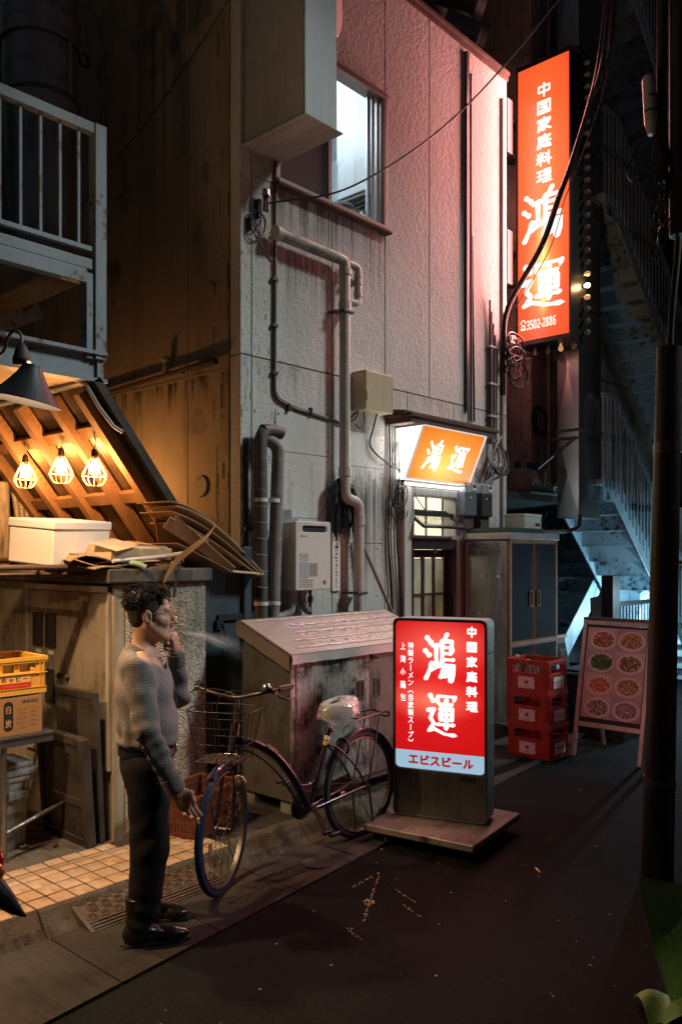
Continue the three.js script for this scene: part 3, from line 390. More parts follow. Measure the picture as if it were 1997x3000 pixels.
// ---------- storage block, its doors, the yard ----------
const SB = wthing('storage_block', 'low plastered concrete storage block with vented grey double doors under the sloping roof', 'storage shed', [3.2, 0.07, -5.3]);
{
  const up = (pts, y0, y1, b = 0.01) => { const g = extr(pts.map(([x, z]) => [x, -z]), y1 - y0, b); g.rotateX(-Math.PI / 2); g.translate(0, y0, 0); return muv(g); };
  wpart(SB, 'wall', up([[2.858, -6.6], [2.858, -4.49], [2.93, -4.49], [2.93, -6.6]], 0.03, 1.66), M.plaster);
  wpart(SB, 'wall', up([[2.936, -6.6], [2.936, -4.482], [3.36, -4.482], [3.41, -4.487], [3.45, -4.505], [3.632, -4.57], [3.632, -6.6]], 0.03, 1.66, 0.02), M.stucco);
  wpart(SB, 'roof_slab', up([[2.80, -6.6], [2.80, -4.45], [3.42, -4.44], [3.66, -4.53], [3.66, -6.6]], 1.663, 1.752, 0.012), M.concDark);
  const dm = mat({ map: grimeTex([0.24, 0.21, 0.16], [0.09, 0.075, 0.05], 0.9, 0.8), roughness: 0.5, metalness: 0.1, bumpMap: bumpSoft, bumpScale: 0.002 });
  const slot = mat({ color: C(0.012), roughness: 0.6 });
  wpart(SB, 'door_frame', [bx(2.83, 2.857, 0.50, 1.64, -4.545, -4.515, 0.003), bx(2.83, 2.857, 0.50, 1.64, -5.56, -5.53, 0.003), bx(2.82, 2.857, 1.605, 1.645, -5.56, -4.515, 0.003), bx(2.83, 2.857, 0.50, 0.53, -5.53, -4.545, 0.003)], mat({ map: grimeTex([0.36, 0.33, 0.28], [0.1, 0.08, 0.06], 0.6, 0.6, 256), roughness: 0.5 }));
  for (const [z0, z1, vents] of [[-5.527, -5.047, [[-5.44, -5.335, 1.23, 1.43], [-5.27, -5.16, 1.23, 1.43], [-5.27, -5.18, 0.86, 1.055]]], [-5.043, -4.548, []]]) {
    const dr = wpart(SB, 'door', bx(2.836, 2.857, 0.533, 1.602, z0, z1, 0.004), dm);
    for (const [a, b, y0, y1] of vents) { const v = part(dr, 'vent', [bx(2.826, 2.838, y0 - 0.015, y0, a - 0.012, b + 0.012), bx(2.826, 2.838, y1, y1 + 0.015, a - 0.012, b + 0.012), bx(2.826, 2.838, y0, y1, a - 0.012, a), bx(2.826, 2.838, y0, y1, b, b + 0.012), bx(2.8335, 2.8365, y0, y1, a, b)], slot); part(dr, 'sticker', bx(2.834, 2.8362, y0 - 0.06, y0 - 0.035, a + 0.02, b - 0.02), M.paper); }
    const s = z1 < -4.8 ? z1 - 0.05 : z0 + 0.05; part(dr, 'handle', T(cyl(0.02, 0.016, 0.02, 0, 0, 0, 16), 2.83, 1.04, s, 0, 0, Math.PI / 2), M.darkSteel);
  }
  const lt = canvasTex(128, 128, (g) => { g.fillStyle = '#b9b0a0'; g.fillRect(0, 0, 128, 128); for (let k = 0; k < 3; k++) scrawl(g, 6, 8 + k * 42, 110, 26, '#333', 60 + k, 3); }), lm = mat({ map: lt, roughness: 0.7 });
  const plate = (y0, y1, z0, z1) => { const g = new THREE.PlaneGeometry(z1 - z0, y1 - y0); g.rotateY(-Math.PI / 2); g.translate(2.8345, (y0 + y1) / 2, (z0 + z1) / 2); wpart(SB, 'sticker', g, lm); };
  plate(1.548, 1.575, -4.86, -4.755); plate(1.282, 1.335, -4.945, -4.885);
}
single('gap_door', 'dark blue-grey metal sheet door filling the gap beside the storage block', 'door', [bx(3.64, 4.03, 0.11, 1.82, -4.68, -4.65, 0.004), bx(4.03, 4.10, 0.11, 1.9, -4.69, -4.62, 0.004)], mat({ map: grimeTex([0.07, 0.10, 0.12], [0.02, 0.025, 0.03], 0.8, 0.7), roughness: 0.45, metalness: 0.3 }));
{ const t = wthing('gap_door_latch', 'black strap latch and hasp bridging the blue metal door', 'latch', [3.9, 1.35, -4.64]); wpart(t, 'strap', bx(3.80, 4.16, 1.37, 1.415, -4.645, -4.63), M.black); wpart(t, 'hasp', bx(3.78, 3.84, 1.31, 1.38, -4.642, -4.625), M.black); wpart(t, 'pin', rod(V(3.83, 1.35, -4.62), V(3.88, 1.12, -4.63), 0.006), M.darkSteel); }
// old wall with pipes at the far left
{
  const m = mat({ map: grimeTex([0.44, 0.37, 0.27], [0.11, 0.09, 0.06], 1.0, 1.0), bumpMap: bumpSoft, bumpScale: 0.01, roughness: 0.9 });
  single('left_wall', 'old cream plaster wall with stains behind the yellow crate', 'wall', bx(-1.5, 3.9, 0, 2.52, -7.3, -7.08), m);
  single('wall_pipe', 'thick peeling cream pipe running down at the picture edge', 'pipe', [rod(V(3.30, 0.1, -6.9), V(3.30, 2.46, -6.9), 0.062, 18), rod(V(3.30, 1.70, -6.9), V(3.30, 1.77, -6.9), 0.072, 18)], M.pvcDirty);
  single('wall_pipe', 'thin red-brown pipe clamped across the cream pipe', 'pipe', [rod(V(3.0, 1.80, -6.82), V(3.42, 1.80, -6.82), 0.02, 10), rod(V(3.39, 0.3, -6.88), V(3.39, 1.82, -6.88), 0.022, 10)], M.rust);
  const loops = wthing('hanging_cables', 'tangle of dark drooping cables on the cream wall left of the doors', 'cables', [3.45, 1.2, -6.9]);
  for (const q of [[3.47, 2.05, 0.08, 1.02, 0.036], [3.43, 2.1, 0.10, 0.88, 0.028], [3.50, 1.85, 0.05, 1.2, 0.014]]) wpart(loops, 'cable', tube([[q[0], q[1], -6.9], [q[0] + 0.018, q[1] - 0.43, -6.9], [q[0] - q[2], (q[1] + q[3]) / 2, -6.88], [q[0] - q[2] * 0.6, q[3] + 0.05, -6.87], [q[0] + 0.06, q[3], -6.86], [q[0] + 0.11, q[3] + 0.06, -6.86]], q[4], 40, 8), M.rubber);
  for (let k = 0; k < 3; k++) wpart(loops, 'cable', tube([[3.40 + k * 0.04, 2.44, -6.92], [3.43 + k * 0.045, 2.25, -6.9], [3.47 + k * 0.03, 1.9, -6.9], [3.48 + k * 0.025, 1.5, -6.9]], 0.026, 20, 8), M.pvcDirty);
}
// ---------- lean-to roof ----------
const roofY = (x) => 2.928 - 1.278 * (x - 3.051), RN = V(1.278, 1, 0).normalize();
{
  const t = wthing('lean_to_roof', 'steep lean-to roof of corrugated sheets on wooden rafters above three caged bulbs', 'roof', [3.4, 2.4, -6]);
  const zr = [-5.12, -5.5, -5.98, -6.44, -6.84], at = (x, z, off = 0) => V(x, roofY(x), z).addScaledVector(RN, off);
  zr.forEach((z) => wpart(t, 'rafter', bar(at(3.02, z, -0.03), at(3.87, z, -0.03), 0.075, 0.09, V(0.62, -0.78, 0).normalize().negate()), M.wood));
  for (const x of [3.21, 3.556]) for (let k = 0; k < 4; k++) wpart(t, 'purlin', bar(at(x, zr[k] - 0.04, -0.005), at(x, zr[k + 1] + 0.04, -0.005), 0.045, 0.09, V(0.62, -0.78, 0)), M.wood);
  wpart(t, 'purlin', bar(at(3.21, -6.9, -0.005), at(3.21, -7.4, -0.005), 0.045, 0.09, V(0.62, -0.78, 0)), M.wood);
  const cm = mat({ map: grimeTex([0.20, 0.135, 0.08], [0.06, 0.045, 0.03], 0.8, 0.5, 256), metalness: 0.65, roughness: 0.30 });
  for (let k = 0; k < 5; k++) { const z0 = k < 4 ? zr[k] : -6.84, z1 = k < 4 ? zr[k + 1] : -7.4; wpart(t, 'roof_sheet', surf(Math.round((z0 - z1) / 0.042 * 8), 2, (u, v) => { const z = lerp(z0, z1, u); return at(lerp(2.98, 3.92, v), z, 0.05 + 0.010 * Math.sin(z / 0.042 * Math.PI * 2)); }), cm); }
  wpart(t, 'barge_board', bar(at(3.0, -5.05, 0.02), at(3.95, -5.05, 0.02), 0.03, 0.09, V(0.78, 0.62, 0)), M.woodDark); wpart(t, 'barge_board', bar(at(3.0, -5.005, 0.05), at(3.98, -5.005, 0.05), 0.05, 0.06, V(0.78, 0.62, 0)), M.woodDark);
  wpart(t, 'edge_pipe', polytube([at(2.99, -5.02, -0.02), at(3.10, -5.02, -0.03), at(3.20, -5.01, -0.02), at(3.24, -4.98, 0.0)], 0.014, 8), M.cableGrey);
}
// ---------- caged lamps ----------
{
  const bulbM = mat({ color: C(0.9), emissive: C(1, 0.62, 0.26), emissiveIntensity: 9 }), wireM = mat({ color: C(0.62, 0.55, 0.42), roughness: 0.5, metalness: 0.2 });
  const spots = [[-6.25, 2.495, 'leftmost'], [-5.70, 2.50, 'middle'], [-5.245, 2.455, 'rightmost']];
  let first = null;
  for (const [z, y, w] of spots) {
    let t;
    if (!first) {
      t = thing('caged_lamp', '', 'lamp', [3.18, y, z], 0, 'caged bulbs hung under the sloping roof');
      part(t, 'bulb', lathe([[0, -0.055], [0.022, -0.05], [0.036, -0.03], [0.040, -0.008], [0.034, 0.02], [0.02, 0.045], [0.015, 0.06], [0, 0.06]], 20), bulbM);
      part(t, 'socket', lathe([[0, 0.055], [0.022, 0.055], [0.024, 0.09], [0.02, 0.125], [0.008, 0.14], [0, 0.14]], 16), M.black);
      const c = []; for (let k = 0; k < 12; k++) { const a = k / 12 * Math.PI * 2, cs = Math.cos(a), sn = Math.sin(a); c.push(tube([[0.026 * cs, 0.075, 0.026 * sn], [0.062 * cs, 0.0, 0.062 * sn], [0.086 * cs, -0.055, 0.086 * sn], [0.07 * cs, -0.1, 0.07 * sn], [0.045 * cs, -0.125, 0.045 * sn], [0, -0.13, 0]], 0.0022, 16, 5)); }
      for (const [r, yy] of [[0.086, -0.055], [0.048, 0.03]]) c.push(T(new THREE.TorusGeometry(r, 0.003, 5, 28), 0, yy, 0, 0, Math.PI / 2));
      const cg = part(t, 'cage', merge(c), wireM);
      part(t, 'cord', tube([[0, 0.13, 0], [0.005, 0.19, 0.012], [0.0, 0.24, -0.004], [0.012, 0.262, 0.02], [0.02, 0.24, 0.05]], 0.005, 20, 6), M.cableGrey);
      first = t;
    } else { t = first.clone(); t.name = numbered('caged_lamp'); t.position.set(3.18, y, z); scene.add(t); }
    t.userData.label = w === 'middle' ? 'middle caged bulb of the three under the sloping roof' : w + ' caged bulb of the three under the sloping roof';
    const l = new THREE.PointLight(C(1, 0.43, 0.13), 2.6, 0, 2); l.position.set(3.18, y - 0.005, z); l.castShadow = true; l.shadow.radius = 1.5; scene.add(l);
  }
  { // one more of the same lamps hangs in the gap behind the roof, towards the brown wall
    const t = first.clone(); t.name = numbered('caged_lamp'); t.position.set(3.66, 2.42, -6.05); t.userData.label = 'caged bulb hung in the gap between the sloping roof and the brown wall'; scene.add(t); const l = new THREE.PointLight(C(1, 0.43, 0.13), 2.0, 0, 2); l.position.set(3.66, 2.415, -6.05); l.castShadow = true; l.shadow.radius = 1.5; scene.add(l);
  }
}
// ---------- white steel stair landing over the yard ----------
{
  const t = wthing('steel_landing', 'weathered white steel stair landing with railing above the sloping roof', 'staircase', [2.4, 3, -5.6]), m = M.whitePaint;
  const zf = -5.03, zb = -6.55, x1 = 3.12, x0 = 0.9;
  wpart(t, 'post', bx(3.035, x1, 3.16, 4.75, zf - 0.05, zf + 0.04, 0.004), m); wpart(t, 'post', bx(3.06, x1 - 0.02, 3.02, 3.16, zf - 0.04, zf + 0.02), m);
  wpart(t, 'inner_post', bx(2.975, 3.02, 3.16, 3.73, zf - 0.05, zf + 0.03), m);
  wpart(t, 'handrail', bx(x0, 3.035, 4.68, 4.75, zf - 0.03, zf + 0.03, 0.004), m); wpart(t, 'lower_rail', bx(x0, 3.035, 3.885, 3.915, zf - 0.02, zf + 0.02), m);
  for (let k = 0; k < 14; k++) { const x = 2.93 - k * 0.135; wpart(t, 'baluster', bx(x - 0.009, x + 0.009, 3.915, 4.68, zf - 0.009, zf + 0.009), m); }
  wpart(t, 'edge_beam', [bx(x0, 3.03, 3.76, 3.83, zf - 0.06, zf + 0.02, 0.004), bx(x0, 2.975, 3.66, 3.755, zf - 0.04, zf + 0.03, 0.004)], m); wpart(t, 'deck', bx(x0, 3.03, 3.70, 3.758, zb, zf - 0.06), M.concDark);
  wpart(t, 'beam', [bx(x0, x1, 3.19, 3.215, zf - 0.07, zf + 0.05), bx(x0, x1, 3.03, 3.19, zf - 0.02, zf), bx(x0, x1, 3.005, 3.03, zf - 0.07, zf + 0.05)], m); wpart(t, 'beam', [bx(3.03, x1, 3.03, 3.2, zb, zf - 0.07), bx(2.98, x1, 3.005, 3.03, zb, zf - 0.07)], m);
  for (let k = 0; k < 5; k++) wpart(t, 'soffit_board', bx(x0, 2.98, 3.028 + (k % 2) * 0.004, 3.05, zb + k * 0.29 + 0.004, zb + (k + 1) * 0.29 - 0.004), M.ply);
  // rear railing and flight seen through the front one
  wpart(t, 'rear_rail', [bar(V(1.2, 3.5, -6.3), V(3.3, 4.65, -6.3), 0.04, 0.07), bar(V(1.2, 2.7, -6.3), V(3.3, 3.85, -6.3), 0.03, 0.22)], M.whitePaint);
  for (let k = 0; k < 12; k++) { const x = 1.6 + k * 0.14; wpart(t, 'baluster', bx(x - 0.012, x + 0.012, 3.75 + (x - 1.65) * 0.15, 3.72 + (x - 1.2) * 0.547, -6.31, -6.29), M.whitePaint); }
  for (let k = 0; k < 10; k++) { const x = 1.5 + k * 0.15; wpart(t, 'baluster', bx(x - 0.012, x + 0.012, 3.36, 3.66, -6.05, -6.03), M.whitePaint); }
  wpart(t, 'stair_slab', [bx(1.0, 2.9, 3.24, 3.36, -6.3, -5.95), bar(V(1.6, 3.1, -6.2), V(3.0, 3.36, -5.6), 0.05, 0.04)], M.concDark);
}
// ---------- dark building far left with big exhaust duct ----------
single('rear_building', 'unlit dark building behind the steel landing', 'building', [bx(-1.5, 4.2, 0, 11, -9.7, -9.5), bx(-1.5, 2.2, 3.2, 11, -7.6, -7.4)], mat({ map: grimeTex([0.09, 0.10, 0.10], [0.02, 0.02, 0.02], 0.9, 2), bumpMap: bumpSoft, bumpScale: 0.01, roughness: 0.9 }));
{
  const t = wthing('exhaust_duct', 'large round galvanised exhaust duct rising behind the railing', 'duct', [3.28, 5, -6.2]);
  wpart(t, 'duct_section', T(new THREE.CylinderGeometry(0.29, 0.29, 0.42, 40), 3.28, 5.62, -6.2), M.galv); wpart(t, 'duct_section', T(new THREE.CylinderGeometry(0.31, 0.31, 0.22, 40), 3.28, 5.95, -6.2), M.galv); wpart(t, 'duct_section', T(new THREE.CylinderGeometry(0.29, 0.29, 2.6, 40), 3.28, 7.36, -6.2), M.galv); wpart(t, 'duct_section', T(new THREE.CylinderGeometry(0.25, 0.29, 1.3, 40), 3.28, 4.75, -6.2, 0, Math.PI), M.galv);
  for (const y of [5.41, 5.84, 6.06]) wpart(t, 'collar', T(new THREE.TorusGeometry(0.295, 0.014, 8, 40), 3.28, y, -6.2, 0, Math.PI / 2), M.darkSteel);
  wpart(t, 'seam', bx(3.36, 3.385, 5.42, 5.83, -5.93, -5.91), M.galv); wpart(t, 'bracket', T(new THREE.TorusGeometry(0.05, 0.012, 6, 16), 3.60, 5.86, -6.1), M.black);
}
// ---------- cone lamp in front ----------
{
  const t = thing('cone_lamp', 'black metal cone shade lamp hanging from a hooked arm at upper left', 'lamp', [2.06, 2.62, -4.05]);
  const sh = surf(40, 12, (u, v) => { const a = u * Math.PI * 2, r = lerp(0.045, 0.175, Math.pow(v, 1.25)), y = lerp(0.19, 0, v); return V(r * Math.cos(a), y, r * Math.sin(a)); }, 0.003);
  sh.applyMatrix4(new THREE.Matrix4().makeRotationAxis(V(0.7396, 0, -0.673), 0.2)); part(t, 'shade', sh, mat({ color: C(0.016, 0.018, 0.022), roughness: 0.5, metalness: 0.3 }));
  part(t, 'socket', T(lathe([[0, 0], [0.045, 0], [0.046, 0.03], [0.03, 0.08], [0.012, 0.11], [0, 0.112]], 20), -0.018, 0.185, 0), M.black);
  part(t, 'arm', tube([[-0.02, 0.29, 0], [-0.015, 0.335, -0.01], [-0.035, 0.36, -0.03], [-0.06, 0.33, -0.06], [-0.075, 0.25, -0.1], [-0.12, 0.22, -0.25]], 0.008, 40, 8), M.darkSteel); part(t, 'wall_plate', T(cyl(0.075, 0.075, 0.02, 0, 0, 0, 28), -0.12, 0.26, -0.26, 0, Math.PI / 2), M.black);
  part(t, 'bulb', T(new THREE.SphereGeometry(0.032, 18, 12), -0.01, 0.125, 0), mat({ color: C(0.9), emissive: C(1, 0.66, 0.3), emissiveIntensity: 6 }));
  const l = new THREE.PointLight(C(1, 0.60, 0.30), 14, 0, 2); l.position.set(2.05, 2.745, -4.05); l.castShadow = true; l.shadow.radius = 2; scene.add(l);
  const t2 = t.clone(); t2.name = numbered('cone_lamp'); t2.position.set(1.1, 2.62, -4.05); t2.userData.label = 'next black cone lamp of the row, left of the picture edge'; scene.add(t2); const l2 = l.clone(); l2.intensity = 22; l2.position.set(1.09, 2.745, -4.05); scene.add(l2);
}
// ---------- heap on the storage block ----------
{
  const st = mat({ color: C(0.66, 0.62, 0.56), roughness: 0.9, bumpMap: bumpFine, bumpScale: 0.001 });
  const t = thing('styrofoam_box', 'white styrofoam box with its lid on, beside the flattened cartons', 'box', [2.70, 1.79, -4.86], 0.30); const g = new THREE.Group(); t.rotation.x = 0.09;
  part(t, 'body', T(cb(0.50, 0.22, 0.36, 0, 0.11, 0, 0.012)), st); part(t, 'lid', T(cb(0.515, 0.055, 0.375, 0, 0.245, 0, 0.012)), st);
  const pk = thing('cardboard_package', 'flat tan cardboard package with dark printed oval on its top', 'package', [3.06, 1.87, -4.68], 0.12); pk.rotation.x = 0.16; pk.rotation.z = -0.02;
  part(pk, 'box', cb(0.50, 0.075, 0.34, 0, 0.0, 0, 0.006), M.cardLight); part(pk, 'print', T(extr((() => { const a = []; for (let k = 0; k < 24; k++) a.push([0.13 * Math.cos(k / 12 * Math.PI), 0.03 * Math.sin(k / 12 * Math.PI)]); return a; })(), 0.001), 0.1, 0.039, 0.02, 0, -Math.PI / 2), mat({ color: C(0.04), roughness: 0.8 })); part(pk, 'flap', T(cb(0.22, 0.004, 0.2, 0, 0, 0), -0.17, 0.05, 0.1, 0.25, 0.1, 0.12), M.cardLight); part(pk, 'tape', cb(0.05, 0.002, 0.342, 0.17, 0.0385, 0), M.card);
  const sheetW = [[2.98, 1.775, -4.66, 0.62, 0.34, 0.15], [2.9, 1.79, -4.63, 0.55, 0.3, -0.1], [3.02, 1.803, -4.7, 0.6, 0.34, 0.05], [2.86, 1.818, -4.66, 0.42, 0.30, 0.22], [2.78, 1.832, -4.62, 0.36, 0.24, -0.16]];
  const posn = ['lowest', 'second lowest', 'middle', 'second highest', 'topmost'];
  sheetW.forEach(([x, y, z, w, d, a], k) => { const s = rnd() * 9, g = surf(14, 6, (u, v) => V((u - 0.5) * w, 0.014 * Math.sin(u * 7 + s) + 0.02 * Math.pow(Math.abs(u - 0.5) * 2, 3) * (k % 2 ? 1 : -1), (v - 0.5) * d), 0.006); g.rotateX(0.10); const m = single('cardboard_sheet', posn[k] + ' flattened cardboard sheet in the pile beside the styrofoam box', 'cardboard', muv(g), k % 2 ? M.cardLight : M.card, 'flattened cardboard pile'); m.position.set(x, y, z); m.rotation.y = a; });
  single('wooden_stick', 'pale round stick lying in front of the flattened cartons', 'stick', rod(V(2.83, 1.80, -4.46), V(3.24, 1.83, -4.50), 0.012, 10), mat({ color: C(0.5, 0.46, 0.42), roughness: 0.6 })); single('wooden_stick', 'short cream stick end poking out beneath the kraft paper strip', 'stick', rod(V(3.15, 1.815, -4.55), V(3.39, 1.85, -4.48), 0.016, 10), mat({ color: C(0.5, 0.42, 0.3), roughness: 0.6 }));
  single('hose_end', 'short green banded hose end hanging over the slab edge', 'hose', tube([[2.94, 1.79, -4.5], [2.99, 1.785, -4.45], [3.04, 1.76, -4.42]], 0.018, 12, 10), mat({ color: C(0.22, 0.36, 0.2), roughness: 0.5 }));
  single('rack_pipe', 'thin horizontal scaffold pipe below the styrofoam box', 'pipe', [rod(V(1.9, 1.765, -4.62), V(3.0, 1.765, -4.62), 0.017, 10), rod(V(1.9, 1.72, -4.68), V(2.9, 1.72, -4.68), 0.015, 10), rod(V(1.95, 1.76, -7.08), V(1.95, 1.76, -4.6), 0.015, 10), rod(V(2.45, 1.735, -7.08), V(2.45, 1.735, -4.6), 0.014, 10)], M.rust);
  // big bent carton sheets leaning on the corner
  const bend = (x0, y0, x1, y1, sag, z0, z1, th, m, lb) => single('bent_cardboard', lb, 'cardboard', muv(surf(24, 3, (u, v) => { const z = lerp(z0, z1, v); return V(lerp(x0, x1, u) + 0.02 * v, lerp(y0, y1, u) + sag * Math.sin(Math.PI * Math.pow(u, 0.85)), z); }, th)), m, 'bent cartons on the block');
  bend(3.36, 2.20, 4.17, 1.72, 0.10, -5.0, -4.66, 0.006, M.card, 'outermost bent cardboard sheet arching against the brown wall'); bend(3.40, 2.17, 4.20, 1.70, 0.075, -4.96, -4.62, 0.006, M.cardLight, 'second bent cardboard sheet under the outermost one'); bend(3.34, 2.13, 4.16, 1.69, 0.06, -4.93, -4.60, 0.006, M.card, 'third bent cardboard sheet of the arching stack'); bend(3.42, 2.06, 4.14, 1.68, 0.02, -4.92, -4.60, 0.006, M.card, 'innermost bent cardboard sheet above the open carton');
  const oc = wthing('open_carton', 'squashed open carton with orange-brown flaps on the block corner', 'carton', [3.75, 1.76, -4.7]);
  wpart(oc, 'back_panel', muv(surf(6, 4, (u, v) => V(lerp(3.42, 3.98, u), lerp(1.80, 2.10, v) - 0.12 * u + 0.0 * v, lerp(-4.80, -4.86, v)), 0.005)), M.card);
  wpart(oc, 'bottom_panel', muv(surf(6, 4, (u, v) => V(lerp(3.36, 3.86, u), lerp(1.92, 1.715, u), lerp(-4.52, -4.85, v)), 0.005)), M.card); wpart(oc, 'end_panel', muv(surf(4, 4, (u, v) => V(lerp(3.84, 4.12, u), lerp(1.72, 1.70, u) + v * 0.04, lerp(-4.50, -4.8, v)), 0.005)), M.cardLight);
  wpart(oc, 'flap', muv(surf(8, 3, (u, v) => V(lerp(3.33, 3.84, u), lerp(2.0, 1.71, u) + v * (0.10 - 0.06 * u), lerp(-4.55, -4.50, v)), 0.005)), M.cardLight); wpart(oc, 'flap', muv(surf(6, 3, (u, v) => V(lerp(3.30, 3.62, u), lerp(2.02, 1.86, u) + 0.07 * v, lerp(-4.60, -4.52, v)), 0.005)), M.cardLight);
  const mk = canvasTex(128, 96, (g) => { g.fillStyle = '#8a5c39'; g.fillRect(0, 0, 128, 96); g.strokeStyle = '#2a1a10'; g.lineWidth = 3; g.strokeRect(14, 12, 26, 22); g.fillStyle = '#2a1a10'; g.fillRect(20, 18, 12, 10); g.fillRect(34, 50, 18, 12); g.fillRect(66, 62, 16, 14); g.beginPath(); g.arc(96, 44, 8, 0, 7); g.stroke(); });
  const ip = wpart(oc, 'printed_panel', cb(0.24, 0.15, 0.005), mat({ map: mk, roughness: 0.9 })); { const uv = ip.geometry.attributes.uv; for (let i = 0; i < uv.count; i++) uv.setXY(i, uv.getX(i) / 0.24 + 0.5, uv.getY(i) / 0.15 + 0.5); } ip.position.set(3.73 - 3.75, 1.90 - 1.76, -4.74 + 4.7); ip.rotation.set(-0.1, 0, -0.5);
  single('kraft_paper_strip', 'twisted orange kraft paper strip hanging over the slab edge', 'paper strip', surf(30, 3, (u, v) => { const c = new THREE.CatmullRomCurve3([V(3.74, 2.045, -4.60), V(3.55, 1.96, -4.46), V(3.38, 1.88, -4.40), V(3.25, 1.79, -4.40), V(3.19, 1.69, -4.42), V(3.18, 1.66, -4.43)]).getPoint(u), w = lerp(0.016, 0.036, Math.sin(Math.PI * u)) * (u > 0.92 ? 0.5 : 1), a = 0.9 + 1.1 * u; return c.add(V(Math.cos(a + 1.2) * w * (v - 0.5) * 2 * 0.4, Math.sin(a) * w * (v - 0.5) * 2 * 0.7, (v - 0.5) * w)); }, 0.001), mat({ color: C(0.45, 0.23, 0.08), roughness: 0.8 }));
  single('tape_strip', 'dark strip of tape dangling from the kraft paper down the stucco', 'tape', [bar(V(3.30, 1.78, -4.425), V(3.285, 1.56, -4.462), 0.022, 0.002, V(0, 0, 1)), bar(V(3.19, 1.68, -4.43), V(3.17, 1.58, -4.468), 0.006, 0.002, V(0, 0, 1))], M.woodDark);
  single('bundled_wires', 'loose bundle of thin wires at the end of the cardboard package', 'wires', [0, 1, 2, 3, 4].map((k) => tube([[3.28 + k * 0.004, 1.90, -4.66 + k * 0.02], [3.35 + k * 0.012, 1.87 - k * 0.004, -4.62], [3.37 + k * 0.01, 1.80, -4.6 + k * 0.02], [3.34 + k * 0.015, 1.77, -4.58]], 0.004, 16, 5)), M.cableGrey);
}
// ---------- yard things ----------
{
  const t = wthing('metal_table', 'low steel pipe-legged table carrying the carton and yellow crate', 'table', [2.3, 0.07, -4.9]), m = M.darkSteel;
  wpart(t, 'tabletop', [bx(1.5, 2.52, 0.775, 0.795, -5.2, -4.6, 0.004), bx(1.5, 2.52, 0.735, 0.775, -4.625, -4.605)], m);
  for (const [x, z] of [[2.225, -4.63], [2.225, -5.15], [1.55, -4.63]]) wpart(t, 'leg', rod(V(x, 0.07, z), V(x, 0.775, z), 0.018, 12), M.steel); wpart(t, 'stretcher', rod(V(2.225, 0.24, -4.63), V(2.68, 0.31, -4.75), 0.014, 10), M.steel);
  const boxT = canvasTex(512, 420, (g, W, H) => { g.fillStyle = '#8d6a45'; g.fillRect(0, 0, W, H); g.fillStyle = '#15130f'; g.beginPath(); g.roundRect(120, 40, 96, 330, 48); g.fill(); glyph(g, '白', 138, 90, 60, 80, 9, '#a9845a'); glyph(g, '炭', 138, 240, 60, 84, 9, '#a9845a'); for (let k = 0; k < 4; k++) { g.fillStyle = '#1d1a15'; g.fillRect(306 + k * 42, 40, 34, 34); g.fillStyle = '#8d6a45'; g.fillRect(314 + k * 42, 48, 8 + k * 3, 16); } for (let k = 0; k < 5; k++) { g.strokeStyle = '#2a241b'; g.lineWidth = 3; g.beginPath(); g.moveTo(252, 150 + k * 50); g.lineTo(340, 150 + k * 50); g.lineTo(362, 132 + k * 50); g.lineTo(470, 132 + k * 50); g.stroke(); scrawl(g, 252, 118 + k * 50, 80, 24, '#2a241b', k + 3, 3); if (k > 0) latin(g, k === 2 ? '15kg' : '10kg', 390, 126 + k * 50, 22, '#2a241b', 1, false); } });
  const fm = mat({ map: boxT, roughness: 0.9 }), bxm = new THREE.BoxGeometry(0.30, 0.22, 0.36); const c = thing('charcoal_carton', 'brown carton with a black oval label standing on the steel table', 'carton', [2.31, 0.797, -4.80], -0.05);
  part(c, 'body', T(cb(0.30, 0.22, 0.36, 0, 0.11, 0, 0.004)), M.card); part(c, 'printed_face', T(new THREE.PlaneGeometry(0.298, 0.218), 0, 0.11, 0.1815), fm); part(c, 'flap', [T(cb(0.30, 0.004, 0.17, 0, 0.222, 0.09), 0, 0, 0, 0, 0.03), T(cb(0.30, 0.004, 0.17, 0, 0.223, -0.09))], M.card);
}
